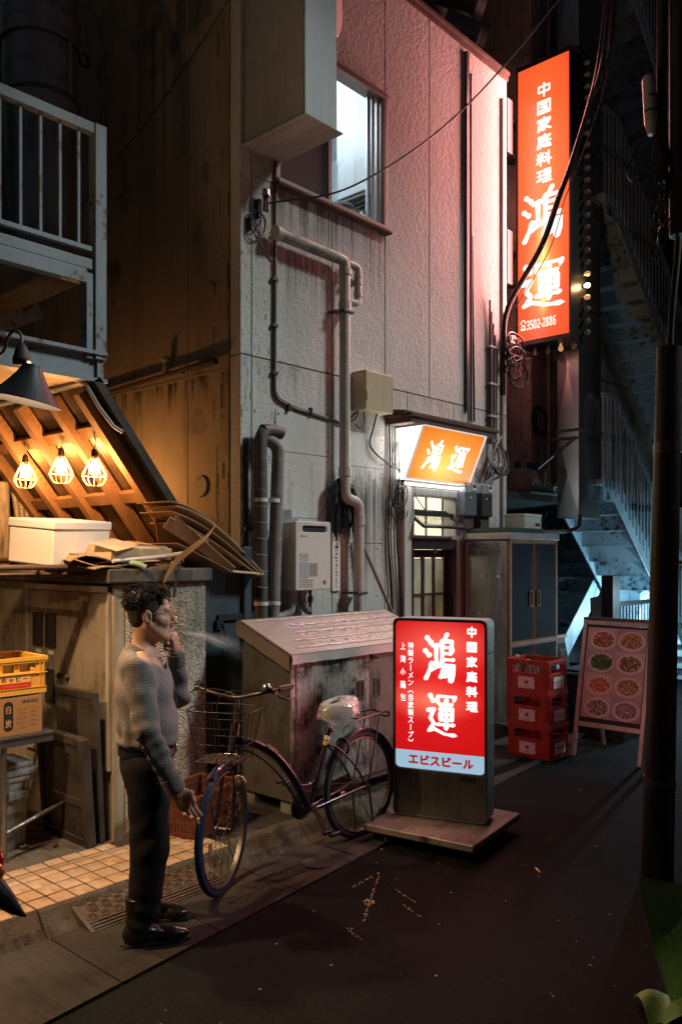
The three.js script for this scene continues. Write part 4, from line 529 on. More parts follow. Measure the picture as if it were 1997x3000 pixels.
// hollow bottle crate with openings and ribs (parts): w x h x d
function makeCrate(t, w, h, d, m, labels, cells) {
  const side = (len, open) => { const o = open ? [[[len * 0.16, h * 0.60], [len * 0.84, h * 0.60], [len * 0.84, h * 0.80], [len * 0.79, h * 0.86], [len * 0.21, h * 0.86], [len * 0.16, h * 0.80]]] : []; return extr([[0.006, 0], [len - 0.006, 0], [len, h * 0.12], [len, h], [0, h], [0, h * 0.12]], 0.012, 0.001, o); };
  part(t, 'side_wall', T(side(w, true), -w / 2, 0, d / 2 - 0.012), m); part(t, 'side_wall', T(side(w, true), -w / 2, 0, -d / 2), m);
  part(t, 'end_wall', T(side(d, true), -w / 2, 0, -d / 2, -Math.PI / 2).translate(0.012, 0, 0), m); part(t, 'end_wall', T(side(d, true), w / 2, 0, -d / 2, -Math.PI / 2), m);
  const e = 0.006, rim = []; for (const [y0, y1, p] of [[h - 0.022, h, 0.010], [h * 0.90 - 0.012, h * 0.90 - 0.004, 0.007], [h * 0.545, h * 0.56, 0.008], [0.0, 0.03, 0.003], [h * 0.16, h * 0.175, 0.006]]) rim.push(bx(-w / 2 - p, w / 2 + p, y0, y1, d / 2, d / 2 + p), bx(-w / 2 - p, w / 2 + p, y0, y1, -d / 2 - p, -d / 2), bx(-w / 2 - p, -w / 2, y0, y1, -d / 2, d / 2), bx(w / 2, w / 2 + p, y0, y1, -d / 2, d / 2));
  part(t, 'rim', merge(rim), m);
  const ribs = []; for (const s of [-1, 1]) { for (const q of [-0.46, -0.40, 0.40, 0.46]) { ribs.push(bx(q * w - 0.003, q * w + 0.003, 0.03, h - 0.022, s > 0 ? d / 2 : -d / 2 - e, s > 0 ? d / 2 + e : -d / 2), bx(s > 0 ? w / 2 : -w / 2 - e, s > 0 ? w / 2 + e : -w / 2, 0.03, h - 0.022, q * d - 0.003, q * d + 0.003)); } } part(t, 'rib', merge(ribs), m);
  part(t, 'floor', bx(-w / 2 + 0.013, w / 2 - 0.013, 0.015, 0.025, -d / 2 + 0.013, d / 2 - 0.013), m);
  if (cells) { const g = []; for (let k = 1; k < cells[0]; k++) { const x = -w / 2 + k * w / cells[0]; g.push(bx(x - 0.002, x + 0.002, 0.03, h * 0.5, -d / 2 + 0.014, d / 2 - 0.014)); } for (let k = 1; k < cells[1]; k++) { const z = -d / 2 + k * d / cells[1]; g.push(bx(-w / 2 + 0.014, w / 2 - 0.014, 0.032, h * 0.498, z - 0.002, z + 0.002)); } part(t, 'divider', merge(g), m); }
}
{
  const ym = mat({ color: C(0.60, 0.33, 0.05), roughness: 0.42 }), t = thing('yellow_crate', 'yellow-orange plastic bottle crate on top of the charcoal carton', 'crate', [2.29, 1.028, -4.80], -0.03); makeCrate(t, 0.38, 0.215, 0.36, ym, 0, [5, 4]);
  const ht = canvasTex(256, 128, (g) => { g.fillStyle = '#d8a860'; g.fillRect(0, 0, 256, 128); g.strokeStyle = '#8c2414'; g.lineWidth = 4; g.strokeRect(4, 4, 248, 120); g.fillStyle = '#b02416'; g.fillRect(6, 72, 244, 50); textH(g, 'ホッピー', 28, 12, 38, 50, 54, 8, '#3a1a10'); scrawl(g, 30, 88, 190, 18, '#e0a070', 4, 2); });
  part(t, 'label', T(new THREE.PlaneGeometry(0.20, 0.078), 0.0, 0.075, 0.1825), mat({ map: ht, roughness: 0.5 }));
  for (let k = 0; k < 3; k++) part(t, 'bottle_top', T(cyl(0.03, 0.03, 0.15, 0, 0, 0, 12), -0.1 + k * 0.1, 0.03, 0.1), mat({ color: C(0.12, 0.06, 0.02), roughness: 0.2 }));
}
{
  const m = mat({ map: grimeTex([0.34, 0.33, 0.29], [0.12, 0.10, 0.08], 0.9, 0.5, 256), roughness: 0.6 }), t = thing('waste_bin', 'grimy grey plastic bin with clip lid under the steel table', 'bin', [2.36, 0.075, -4.92]);
  part(t, 'body', T(surf(32, 6, (u, v) => { const a = u * 2 * Math.PI, s = Math.sign(Math.cos(a)) * Math.pow(Math.abs(Math.cos(a)), 0.45), c = Math.sign(Math.sin(a)) * Math.pow(Math.abs(Math.sin(a)), 0.45), k = lerp(0.105, 0.125, v); return V(s * k, v * 0.44, c * k * 1.1); })), m);
  part(t, 'lid', [cb(0.29, 0.05, 0.31, 0, 0.46, 0, 0.02), cb(0.26, 0.04, 0.28, 0, 0.50, 0, 0.018)], m); part(t, 'rim', cb(0.275, 0.03, 0.295, 0, 0.42, 0, 0.01), m);
  part(t, 'handle', [cb(0.13, 0.05, 0.02, 0.02, 0.33, 0.155, 0.006), rod(V(-0.035, 0.35, 0.15), V(-0.035, 0.43, 0.15), 0.005), rod(V(0.075, 0.35, 0.15), V(0.075, 0.43, 0.15), 0.005)], m);
  const fr = (name, lb, pos, tilt, W, H, th, rows) => { const o = thing(name, lb, 'wooden frame', pos, Math.PI / 2 + tilt[0]); o.rotation.order = 'YXZ'; o.rotation.x = tilt[1]; part(o, 'stile', cb(0.045, H, th, -W / 2, H / 2, 0, 0.004), M.woodDark); part(o, 'stile', cb(0.045, H, th, W / 2, H / 2, 0, 0.004), M.woodDark); for (const y of rows) part(o, 'rail', cb(W - 0.047, 0.05, th * 0.9, 0, y * H, 0, 0.004), M.woodDark); part(o, 'panel', cb(W - 0.05, H - 0.06, 0.008, 0, H / 2, -th * 0.25), M.woodDark); return o; };
  const A = fr('wooden_shutter', 'tall dark wooden shutter panel leaning on the grey doors', [2.79, 0.075, -4.735], [0, -0.05], 0.42, 0.93, 0.035, [0.025, 0.45, 0.97]); part(A, 'torn_paper', cb(0.34, 0.08, 0.004, 0, 0.82, 0.016), M.cardLight);
  const B = fr('wooden_shutter', 'shorter black wooden lattice frame in front of the tall shutter', [2.70, 0.075, -4.75], [0, -0.07], 0.50, 0.66, 0.06, [0.035, 0.40, 0.97]); for (let k = 0; k < 4; k++) part(B, 'slat', cb(0.018, 0.36, 0.012, -0.15 + k * 0.1, 0.47, 0.016), M.woodDark);
  single('yard_rubbish', 'loose scrap sticks and litter on the yard floor by the bin', 'scrap', [0, 1, 2, 3, 4, 5].map((k) => T(cb(rr(0.1, 0.25), 0.012, rr(0.02, 0.05)), 2.42 + rr(0, 0.25), 0.085 + k * 0.012, -4.62 - rr(0, 0.4), rr(0, 3), 0, rr(-0.1, 0.1))), M.woodDark);
}
{ // slanted ramp plate with raised hexagons
  const m = mat({ map: grimeTex([0.10, 0.082, 0.058], [0.03, 0.026, 0.02], 0.8, 0.5, 256), roughness: 0.55, bumpMap: bumpFine, bumpScale: 0.001 }), t = wthing('kerb_ramp', 'brown rubber kerb ramp with raised hexagon pattern in front of the step', 'ramp', [2.55, 0, -3.75]);
  const x0 = 2.16, x1 = 3.0, zb = -3.83, zf = -3.585, yb = 0.105, yf = 0.018, Y = (z) => lerp(yf, yb, (zf - z) / (zf - zb));
  wpart(t, 'plate', (() => { const g = extr([[-zf, 0], [-zb, 0], [-zb, yb], [-zf, yf]], x1 - x0, 0.003); g.rotateY(Math.PI / 2); g.translate(x0, 0, 0); return muv(g); })(), m); const slope = Math.atan2(yb - yf, zf - zb);
  const hex = new THREE.TorusGeometry(0.030, 0.0045, 4, 6).rotateX(Math.PI / 2), studs = [0, 1, 2, 3, 4, 5].map((k) => T(new THREE.CylinderGeometry(0.004, 0.006, 0.006, 5), 0.014 * Math.cos(k), 0.002, 0.014 * Math.sin(k))), hx = merge([hex, ...studs]); hx.rotateX(slope);
  for (let i = 0; i < 11; i++) for (let j = 0; j < 3; j++) { const x = x0 + 0.055 + i * 0.074 + (j % 2) * 0.037, z = zb + 0.04 + j * 0.062; if (x > x1 - 0.04) continue; const o = wpart(t, 'hexagon', hx, m); o.position.add(V(x, Y(z) + 0.002, z)); }
  for (let j = 0; j < 3; j++) { const z = zf - 0.012 - j * 0.02; wpart(t, 'ridge', bx(x0 + 0.02, x1 - 0.02, Y(z), Y(z) + 0.006, z - 0.004, z + 0.004), m); }
}
// ---------- fittings on the street wall ----------
{ // gas water heater
  const hm = mat({ map: grimeTex([0.62, 0.59, 0.53], [0.3, 0.26, 0.2], 0.3, 0.8), roughness: 0.42 }), t = thing('gas_water_heater', 'beige gas water heater with dark exhaust slot and printed labels on the pale wall', 'water heater', [4.80, 1.56, -4.9]);
  part(t, 'case', T(cb(0.40, 0.545, 0.16, 0, 0.272, 0.10, 0.012)), hm);
  part(t, 'cover', T((() => { const s = rrect(0.405, 0.55, 0.02, -0.2025, 0), h = rrect(0.28, 0.05, 0.024, -0.125, 0.465).getPoints(6).map((p) => [p.x, p.y]); return extr(s, 0.05, 0.006, [h]); })(), 0, 0, 0.185), hm);
  part(t, 'exhaust_recess', cb(0.29, 0.06, 0.02, 0.015, 0.49, 0.19), M.black); part(t, 'exhaust_lip', [cb(0.27, 0.008, 0.02, 0.015, 0.478, 0.225), cb(0.27, 0.006, 0.02, 0.015, 0.493, 0.222)], M.steel);
  part(t, 'bracket', [cb(0.12, 0.10, 0.004, -0.09, 0.60, 0.01), cb(0.18, 0.03, 0.02, -0.06, 0.56, 0.02), cb(0.10, 0.05, 0.004, 0.0, -0.02, 0.01)], M.galv);
  const tex = canvasTex(512, 700, (g, W, H) => {
    g.clearRect(0, 0, W, H); g.fillStyle = '#cfc9bd'; g.fillRect(0, 0, W, H); g.fillStyle = '#b03018'; g.fillRect(62, 128, 16, 18); g.fillStyle = '#1a1712'; g.fillRect(80, 128, 8, 18); latin(g, 'NORITZ', 92, 145, 20, '#222');
    const lab = (x, y, w, h, n, c, seed) => { g.fillStyle = c; g.fillRect(x, y, w, h); g.strokeStyle = '#4a6a90'; g.lineWidth = 1.5; g.strokeRect(x, y, w, h); for (let k = 0; k < n; k++) { scrawl(g, x + 6, y + 6 + k * (h - 8) / n, w - 14, (h - 8) / n * 0.6, '#3a4a60', seed + k, 1.4); g.beginPath(); g.moveTo(x, y + 3 + k * (h - 8) / n); g.lineTo(x + w, y + 3 + k * (h - 8) / n); g.stroke(); } };
    lab(40, 318, 136, 84, 5, '#c4c2b8', 3); lab(40, 412, 136, 170, 9, '#b9bab4', 20); lab(186, 420, 130, 140, 9, '#b0a898', 40); lab(330, 415, 0.1, 0.1, 0, '#cfc9bd', 2);
    for (let k = 0; k < 8; k++) scrawl(g, 190, 424 + k * 16, 120, 8, '#555', 77 + k, 1.2);
    g.fillStyle = '#15120e'; for (let j = 0; j < 4; j++) for (let i = 0; i < 8; i++) { g.beginPath(); g.arc(46 + i * 27, 596 + j * 22, 8, 0, 7); g.fill(); } g.fillStyle = '#7b6138'; g.beginPath(); g.arc(420, 625, 26, 0, 7); g.fill();
    for (let k = 0; k < 18; k++) { g.fillStyle = `rgba(40,28,16,${0.05 + rnd() * 0.12})`; g.fillRect(rnd() * W, 300 + rnd() * 300, 2 + rnd() * 4, 40 + rnd() * 150); }
  });
  const face = new THREE.ShapeGeometry(rrect(0.39, 0.45, 0.015, -0.195, 0.01)); { const p = face.attributes.position, u = face.attributes.uv; for (let i = 0; i < p.count; i++) u.setXY(i, (p.getX(i) + 0.195) / 0.39, p.getY(i) / 0.535); } part(t, 'front_print', T(face, 0, 0, 0.2362), mat({ map: tex, roughness: 0.42 }));
  const pm = M.pvcDirty; part(t, 'wrapped_pipe', [tube([[-0.11, 0, 0.09], [-0.11, -0.10, 0.09], [-0.12, -0.17, 0.09], [-0.2, -0.21, 0.07], [-0.32, -0.21, 0.05]], 0.035, 24, 12)], pm); part(t, 'wrapped_pipe', tube([[0.02, 0, 0.09], [0.02, -0.09, 0.09], [0.05, -0.15, 0.09], [0.12, -0.18, 0.05]], 0.034, 20, 12), pm); part(t, 'gas_pipe', [rod(V(0.12, 0.0, 0.08), V(0.12, -0.24, 0.08), 0.014, 10), rod(V(0.12, -0.06, 0.08), V(0.12, -0.11, 0.08), 0.024, 8)], M.darkSteel);
}
{
  const tx = canvasTex(96, 480, (g, W, H) => { g.fillStyle = '#d8d4cc'; g.fillRect(0, 0, W, H); g.strokeStyle = '#8a857a'; g.lineWidth = 2; g.strokeRect(2, 2, W - 4, H - 4); [...'世界人類が平和でありますように'].forEach((c, i) => glyph(g, c, 28 + (i % 3) * 3, 20 + i * 29.5, i < 4 ? 44 : 34, 25, i < 4 ? 5.5 : 4, '#1c1916')); });
  const t = thing('strip_sign', 'narrow white vertical strip sign with black brush writing beside the heater', 'sign', [5.305, 1.53, -4.885]); part(t, 'board', cb(0.104, 0.51, 0.006, 0, 0.255, 0), M.white); part(t, 'print', T(new THREE.PlaneGeometry(0.10, 0.506), 0, 0.255, 0.0042), mat({ map: tx, roughness: 0.6 }));
}
{ // high pipe, drain pipe
  const t = wthing('drain_pipe', 'cream drain pipe coming across below the window and down the wall', 'pipe', [5.324, 1.0, -4.8]);
  wpart(t, 'pipe', pipe([[4.53, 4.385, -4.8], [5.324, 4.375, -4.8], [5.324, 2.335, -4.8], [5.506, 2.30, -4.80], [5.506, 0.3, -4.80]], 0.047, 0.07, 16), M.pvc);
  wpart(t, 'stained_sleeve', [rod(V(4.52, 4.385, -4.8), V(5.22, 4.3755, -4.8), 0.0485, 16)], M.pvcDirty, 'grime-blackened horizontal run');
  for (const [y0, y1, x] of [[3.93, 4.02, 5.324], [4.25, 4.30, 5.324], [2.52, 2.60, 5.324], [2.10, 2.2, 5.506]]) wpart(t, 'coupling', rod(V(x, y0, -4.8), V(x, y1, -4.8), 0.055, 18), M.pvc);
  for (const [x, y] of [[5.324, 3.93], [5.506, 1.51]]) wpart(t, 'clamp', [bx(x - 0.065, x + 0.065, y - 0.012, y + 0.012, -4.86, -4.745, 0.006), bx(x - 0.1, x - 0.05, y - 0.008, y + 0.008, -4.9, -4.8)], M.darkSteel);
  wpart(t, 'end_cap', rod(V(4.50, 4.385, -4.8), V(4.56, 4.385, -4.8), 0.056, 18), M.pvc);
  const l = wthing('trap_pipe', 'small looped pipe trap to the right of the drain pipe', 'pipe', [5.47, 4.05, -4.8]); wpart(l, 'pipe', pipe([[5.36, 4.36, -4.8], [5.495, 4.36, -4.8], [5.495, 4.04, -4.8], [5.37, 4.035, -4.8]], 0.033, 0.05, 14), M.pvc); for (const y of [4.12, 4.22, 4.28]) wpart(l, 'coupling', rod(V(5.495, y - 0.015, -4.8), V(5.495, y + 0.015, -4.8), 0.038, 16), M.pvc); wpart(l, 'clamp', bx(5.40, 5.53, 4.22, 4.24, -4.9, -4.80), M.darkSteel);
}
{ // insulated pipe pair
  for (const [nm, x, zt, yt, r, lb] of [['insulated_pipe', 4.352, -4.79, 2.80, 0.05, 'dark taped insulated pipe at the wall corner with bent top'], ['insulated_pipe', 4.485, -4.77, 2.70, 0.052, 'grey taped insulated pipe just right of its taller dark twin']]) {
    const t = wthing(nm, lb, 'pipe', [x, 1.2, zt]), dark = yt > 2.75; const m = mat({ map: grimeTex(dark ? [0.10, 0.095, 0.09] : [0.22, 0.21, 0.20], [0.03, 0.03, 0.03], 0.8, 0.4, 256), roughness: 0.6, bumpMap: bumpSoft, bumpScale: 0.006 });
    wpart(t, 'pipe', dark ? pipe([[x, 1.1, zt], [x - 0.01, yt, zt], [x + 0.10, yt + 0.02, zt], [x + 0.20, yt + 0.0, zt + 0.02]], r, 0.09, 14) : pipe([[x - 0.045, 1.1, zt], [x + 0.03, yt, zt], [x - 0.08, yt + 0.06, zt - 0.05]], r, 0.07, 14), m);
    for (let k = 0; k < 11; k++) { const y = 1.35 + k * 0.125, xx = dark ? x - 0.005 : x - 0.04 + (y - 1.1) * 0.045; wpart(t, 'tape_edge', T(new THREE.TorusGeometry(r + 0.001, 0.0022, 4, 20), xx, y, zt, 0, Math.PI / 2 + 0.22), mat({ color: C(0.42), roughness: 0.6 })); }
    for (const y of [1.45, 2.25]) wpart(t, 'tape_band', rod(V(x - (dark ? 0.005 : 0.03), y, zt), V(x - (dark ? 0.005 : 0.028), y + 0.03, zt), r + 0.004, 16), M.white);
  }
  single('wall_conduit', 'dark flat conduit strip clipped on the corner behind the insulated pipes', 'conduit', [bx(4.262, 4.30, 1.2, 2.75, -4.9, -4.885), bx(4.25, 4.33, 2.03, 2.06, -4.9, -4.86)], M.darkSteel);
}
{ // cable run and insulator fitting at the corner
  const t = wthing('wall_cable', 'black cable clipped down the wall and bending right to the cream box', 'cable', [4.57, 3.1, -4.885]);
  wpart(t, 'cable', pipe([[4.585, 5.05, -4.884], [4.57, 3.10, -4.884], [4.80, 3.04, -4.884], [5.40, 2.98, -4.884], [5.52, 3.10, -4.84]], 0.011, 0.08, 8), M.cable); wpart(t, 'cable', pipe([[4.602, 5.0, -4.884], [4.59, 3.12, -4.884], [4.80, 3.062, -4.884], [5.36, 3.0, -4.884]], 0.007, 0.07, 8), M.cableGrey);
  for (const y of [4.4, 4.05, 3.68, 3.3]) wpart(t, 'clip', bx(4.55, 4.605, y - 0.014, y + 0.014, -4.9, -4.866, 0.003), M.darkSteel); for (const x of [4.72, 4.98]) wpart(t, 'clip', bx(x, x + 0.02, 3.01, 3.075, -4.9, -4.866, 0.003), M.darkSteel);
  const b = wthing('cable_bracket', 'metal-capped black cable fitting with loops of cable near the wall corner', 'fitting', [4.42, 4.5, -4.86]);
  wpart(b, 'cap', [rod(V(4.425, 4.655, -4.82), V(4.425, 4.70, -4.82), 0.032, 18, 0.028), rod(V(4.425, 4.645, -4.82), V(4.425, 4.655, -4.82), 0.036, 18)], M.chrome); wpart(b, 'body', [rod(V(4.41, 4.53, -4.82), V(4.415, 4.65, -4.82), 0.014, 10), rod(V(4.44, 4.53, -4.82), V(4.435, 4.65, -4.82), 0.014, 10), bx(4.37, 4.40, 4.48, 4.62, -4.9, -4.84), bx(4.29, 4.32, 4.36, 4.46, -4.9, -4.87)], M.black);
  for (const [r, y, o] of [[0.10, 4.42, 0], [0.085, 4.43, 0.02], [0.07, 4.46, -0.02]]) wpart(b, 'loop', tube(Array.from({ length: 12 }, (_, k) => [4.375 + o + r * 0.75 * Math.cos(k / 12 * 6.283), y + r * Math.sin(k / 12 * 6.283), -4.86 + 0.01 * Math.sin(k)]), 0.006, 60, 6, 0.5, true), M.cable);
  wpart(b, 'drop_wire', tube([[4.41, 4.45, -4.87], [4.40, 4.36, -4.885], [4.47, 4.27, -4.885], [4.56, 4.2, -4.885]], 0.005, 24, 6), M.cableGrey);
  single('overhead_wire', 'thin black wire from the corner fitting up across the window', 'wire', tube([[4.45, 4.60, -4.82], [5.0, 4.80, -4.40], [5.9, 5.6, -4.0], [7.0, 7.0, -3.6], [7.6, 8.0, -3.4]], 0.008, 60, 6), M.cable);
  single('overhead_wire', 'thin dark wire slanting across the unlit side wall', 'wire', tube([[4.12, 5.1, -7.0], [4.1, 5.28, -6.53], [4.1, 5.59, -5.75], [4.1, 6.04, -4.90], [4.08, 6.3, -4.6]], 0.006, 40, 6), M.cable);
}
{ // cream junction box, mop
  const m = mat({ map: grimeTex([0.47, 0.42, 0.26], [0.24, 0.2, 0.12], 0.35, 0.8, 256), roughness: 0.5 }), t = thing('junction_box', 'cream-yellow hinged metal switch box high on the wall', 'switch box', [5.71, 3.12, -4.9]);
  part(t, 'case', cb(0.365, 0.33, 0.15, 0, 0.165, 0.075, 0.006), m); part(t, 'lid', cb(0.375, 0.34, 0.02, 0, 0.168, 0.16, 0.006), m); part(t, 'lid', cb(0.375, 0.012, 0.165, 0, 0.338, 0.085, 0.004), m); part(t, 'latch', cb(0.018, 0.075, 0.02, -0.175, 0.12, 0.17, 0.004), m); part(t, 'hinge', [rod(V(0.185, 0.03, 0.165), V(0.185, 0.30, 0.165), 0.007)], m);
  single('box_wires', 'black wires looping out beneath the cream switch box', 'wires', [tube([[5.55, 3.13, -4.84], [5.53, 3.06, -4.85], [5.48, 3.02, -4.87], [5.40, 3.0, -4.88]], 0.007, 20, 6), tube([[5.62, 3.12, -4.84], [5.63, 3.03, -4.84], [5.60, 2.97, -4.86], [5.55, 3.0, -4.88]], 0.006, 20, 6), tube([[5.80, 3.12, -4.84], [5.78, 3.0, -4.86], [5.75, 2.85, -4.88], [5.82, 2.76, -4.86], [5.96, 2.70, -4.86], [6.06, 2.66, -4.86]], 0.009, 30, 6)], M.cable);
  const mop = wthing('mop_head', 'dark stringy mop head hung upside down behind the drain pipe', 'mop', [5.33, 2.2, -4.83]); const s = []; for (let k = 0; k < 90; k++) { const a = rr(-1, 1), r = 0.06 + 0.1 * Math.abs(a); s.push(tube([[5.33 + a * 0.03, 2.46 + rr(-0.02, 0.05), -4.84], [5.335 + a * r, 2.42 + rr(-0.04, 0.03), -4.85 + rr(0, 0.05)], [5.335 + a * (r + 0.05), 2.22, -4.86 + rr(0, 0.05)], [5.335 + a * (r + 0.06), 1.98 + rr(0, 0.14), -4.87 + rr(0, 0.04)]], 0.005, 10, 4)); }
  const st = wpart(mop, 'strings', s, mat({ color: C(0.018, 0.02, 0.022), roughness: 0.95 })); st.userData.kind = 'stuff'; wpart(mop, 'clip', bx(5.26, 5.40, 2.44, 2.48, -4.87, -4.82, 0.008), M.black);
  single('leaning_pole', 'thin grey-brown pole leaning on the wall right of the drain pipe', 'pole', rod(V(5.56, 2.0, -4.84), V(5.98, 0.95, -4.6), 0.016, 10), mat({ color: C(0.20, 0.17, 0.17), roughness: 0.5 }));
}
{ // projecting light box sign: front tilted face and white end
  const t = wthing('light_box_sign', 'glowing orange box sign with two white characters under the rusty canopy', 'illuminated sign', [6.67, 2.56, -4.75]);
  const zb = -4.89, zt = -4.575, zl = -4.78, yT = 3.035, yB = 2.565, x0 = 6.145, x1 = 7.20; // deeper at the top than at the bottom
  const q = (a, b, c, d) => { const g = new THREE.BufferGeometry(); g.setAttribute('position', new THREE.Float32BufferAttribute([...a, ...b, ...c, ...d], 3)); g.setAttribute('uv', new THREE.Float32BufferAttribute([0, 0, 1, 0, 1, 1, 0, 1], 2)); g.setIndex([0, 1, 2, 0, 2, 3]); g.computeVertexNormals(); return g; };
  const glowW = mat({ color: C(0.8), emissive: C(1, 0.97, 0.9), emissiveIntensity: 1.35, roughness: 0.4 });
  wpart(t, 'sign_face', q([x0 + 0.012, yB, zl], [x1 - 0.012, yB, zl], [x1 - 0.012, yT, zt], [x0 + 0.012, yT, zt]), mat({ color: C(0.02), emissiveMap: faceBox, emissive: C(1), emissiveIntensity: 1.25, roughness: 0.3 }));
  const end = (x) => { const g = extr([[-zb, yB], [-zl, yB], [-zt, yT], [-zb, yT]], 0.008, 0); g.rotateY(Math.PI / 2); g.translate(x, 0, 0); return muv(g); };
  wpart(t, 'end_panel', end(x0), glowW, 'glowing white end panel'); wpart(t, 'end_panel', end(x1 - 0.008), glowW); wpart(t, 'bottom_panel', bx(x0 + 0.01, x1 - 0.01, yB - 0.008, yB, zb, zl - 0.002), glowW);
  const trim = mat({ color: C(0.75), roughness: 0.4, emissive: C(1), emissiveIntensity: 0.35 }); wpart(t, 'trim', [bar(V(x0, yB - 0.004, zl + 0.004), V(x1, yB - 0.004, zl + 0.004), 0.014, 0.014), bar(V(x0, yT, zt + 0.004), V(x1, yT, zt + 0.004), 0.012, 0.012), bar(V(x0, yB, zl + 0.004), V(x0, yT, zt + 0.004), 0.012, 0.012), bar(V(x1, yB, zl + 0.004), V(x1, yT, zt + 0.004), 0.012, 0.012)], trim);
  const L = (w, h, pos, look, col, I) => { const a = new THREE.RectAreaLight(col, I, w, h); a.position.set(...pos); a.lookAt(...look); scene.add(a); };
  L(0.2, 0.45, [x0 - 0.03, 2.82, -4.77], [x0 - 1, 2.82, -4.77], C(1, 0.97, 0.9), 9); L(1.0, 0.1, [6.67, yB - 0.03, -4.82], [6.67, 1, -4.82], C(1, 0.96, 0.88), 7); L(1.0, 0.45, [6.67, 2.8, -4.62], [6.67, 2.5, -3.9], C(1, 0.62, 0.25), 1.8);
}
{ // electric meters, their wiring and the green tray
  const mk = (x, lb, col) => { const t = thing('electric_meter', lb, 'electric meter', [x, 2.10, -4.9], 0, null); part(t, 'case', cb(0.21, 0.25, 0.13, 0, 0.27, 0.085, 0.012), mat({ color: col, roughness: 0.45 })); part(t, 'glass_cover', cb(0.19, 0.12, 0.10, 0, 0.43, 0.10, 0.02), phys({ color: C(0.5, 0.55, 0.6), transmission: 0.5, thickness: 0, roughness: 0.1 })); part(t, 'dial', cb(0.075, 0.07, 0.01, 0.045, 0.44, 0.155), M.white); part(t, 'display', cb(0.05, 0.03, 0.004, 0.045, 0.45, 0.162), M.black); part(t, 'terminal_cover', cb(0.17, 0.17, 0.09, 0.01, 0.09, 0.07, 0.008), mat({ color: C(0.055, 0.05, 0.045), roughness: 0.5 })); part(t, 'seal', T(cyl(0.01, 0.01, 0.006, 0, 0, 0, 12), -0.02, 0.33, 0.152, 0, Math.PI / 2), M.white);
    const w = []; for (let k = 0; k < 5; k++) w.push(tube([[-0.06 + k * 0.03, 0.02, 0.06], [-0.065 + k * 0.032, -0.08, 0.07], [-0.08 + k * 0.03, -0.15, 0.03], [-0.1 + k * 0.03, -0.2, 0.01]], 0.007, 14, 6)); w.forEach((g) => part(t, 'wire', g, M.cableGrey)); };
  mk(7.20, 'left blue-grey electric meter with clear cover by the door', C(0.085, 0.11, 0.135)); mk(7.50, 'right blackish electric meter partly behind the box sign end', C(0.03, 0.032, 0.036));
  const c = wthing('meter_conduits', 'bundle of grey conduits and cables running down beside the box sign', 'cables', [7.75, 3, -4.85]);
  for (let k = 0; k < 5; k++) wpart(c, 'conduit', pipe([[7.74 + k * 0.035, 4.6 - k * 0.12, -4.87], [7.74 + k * 0.03, 3.2, -4.87], [7.76 + k * 0.02, 2.95, -4.86], [7.5 + k * 0.04, 2.62, -4.85]], 0.012, 0.08, 8), k % 2 ? M.cableGrey : M.cable);
  for (const y of [4.1, 3.7, 3.35]) wpart(c, 'saddle', bx(7.72, 7.91, y - 0.012, y + 0.012, -4.9, -4.85, 0.004), M.pvc);
  wpart(c, 'big_cable', tube([[7.85, 3.0, -4.83], [7.80, 2.82, -4.78], [7.66, 2.80, -4.76], [7.60, 2.9, -4.78], [7.63, 3.02, -4.8]], 0.022, 30, 10), M.cableGrey); wpart(c, 'big_cable', tube([[7.65, 2.86, -4.80], [7.75, 2.72, -4.78], [7.92, 2.75, -4.76], [7.95, 2.95, -4.8], [7.85, 3.05, -4.84]], 0.018, 30, 10), M.rubber);
  for (let k = 0; k < 6; k++) wpart(c, 'loose_wire', tube([[7.6 + rr(0, 0.3), 3.0 + rr(0, 0.2), -4.8], [7.7 + rr(-0.1, 0.25), 2.85 + rr(-0.1, 0.1), -4.74 + rr(-0.04, 0.04)], [7.65 + rr(0, 0.3), 2.72, -4.8], [7.55 + rr(-0.05, 0.1), 2.6, -4.85]], 0.006, 24, 5), k % 2 ? M.cable : M.cableGrey);
  const lw = wthing('loose_wall_cables', 'tangled thin cables hanging on the wall left of the box sign', 'cables', [6.12, 2.3, -4.87]);
  for (const [x, l, m] of [[6.03, 0.7, M.cable], [6.07, 0.95, M.cableGrey], [6.16, 0.6, M.cable]]) wpart(lw, 'cable', tube([[x, 3.1, -4.88], [x + 0.01, 2.6, -4.88], [x - 0.015, 2.0, -4.88], [x + 0.03, 1.5, -4.87], [x + 0.06, l, -4.86]], 0.010, 40, 6), m);
  for (let k = 0; k < 7; k++) { const r = 0.07 + rnd() * 0.07, cx = 6.13 + rr(-0.03, 0.05), cy = 2.34 + rr(-0.06, 0.06); wpart(lw, 'coil', tube(Array.from({ length: 9 }, (_, i) => [cx + r * 0.8 * Math.cos(i / 9 * 6.283), cy + r * Math.sin(i / 9 * 6.283) * 1.2, -4.85 + rr(-0.02, 0.02)]), 0.005, 40, 5, 0.5, true), M.cable); }
  for (let k = 0; k < 4; k++) wpart(lw, 'wire', tube([[6.1 + k * 0.02, 2.9, -4.86], [6.02 + k * 0.05, 2.72, -4.84], [6.15, 2.6, -4.85], [6.1 + k * 0.01, 2.45, -4.86]], 0.005, 24, 5), M.cable);
  single('wall_conduit', 'tall dark flat conduit with pale cable beside it on the pink wall', 'conduit', [bx(7.30, 7.345, 3.35, 7.1, -4.9, -4.87), rod(V(7.39, 3.25, -4.88), V(7.385, 6.9, -4.88), 0.013, 8), rod(V(7.45, 3.25, -4.88), V(7.41, 5.2, -4.88), 0.012, 8)], M.darkSteel);
  single('wall_conduit', 'vertical pale conduit near the street wall end', 'conduit', rod(V(8.02, 2.0, -4.885), V(8.02, 6.9, -4.885), 0.016, 10), M.pvc);
}
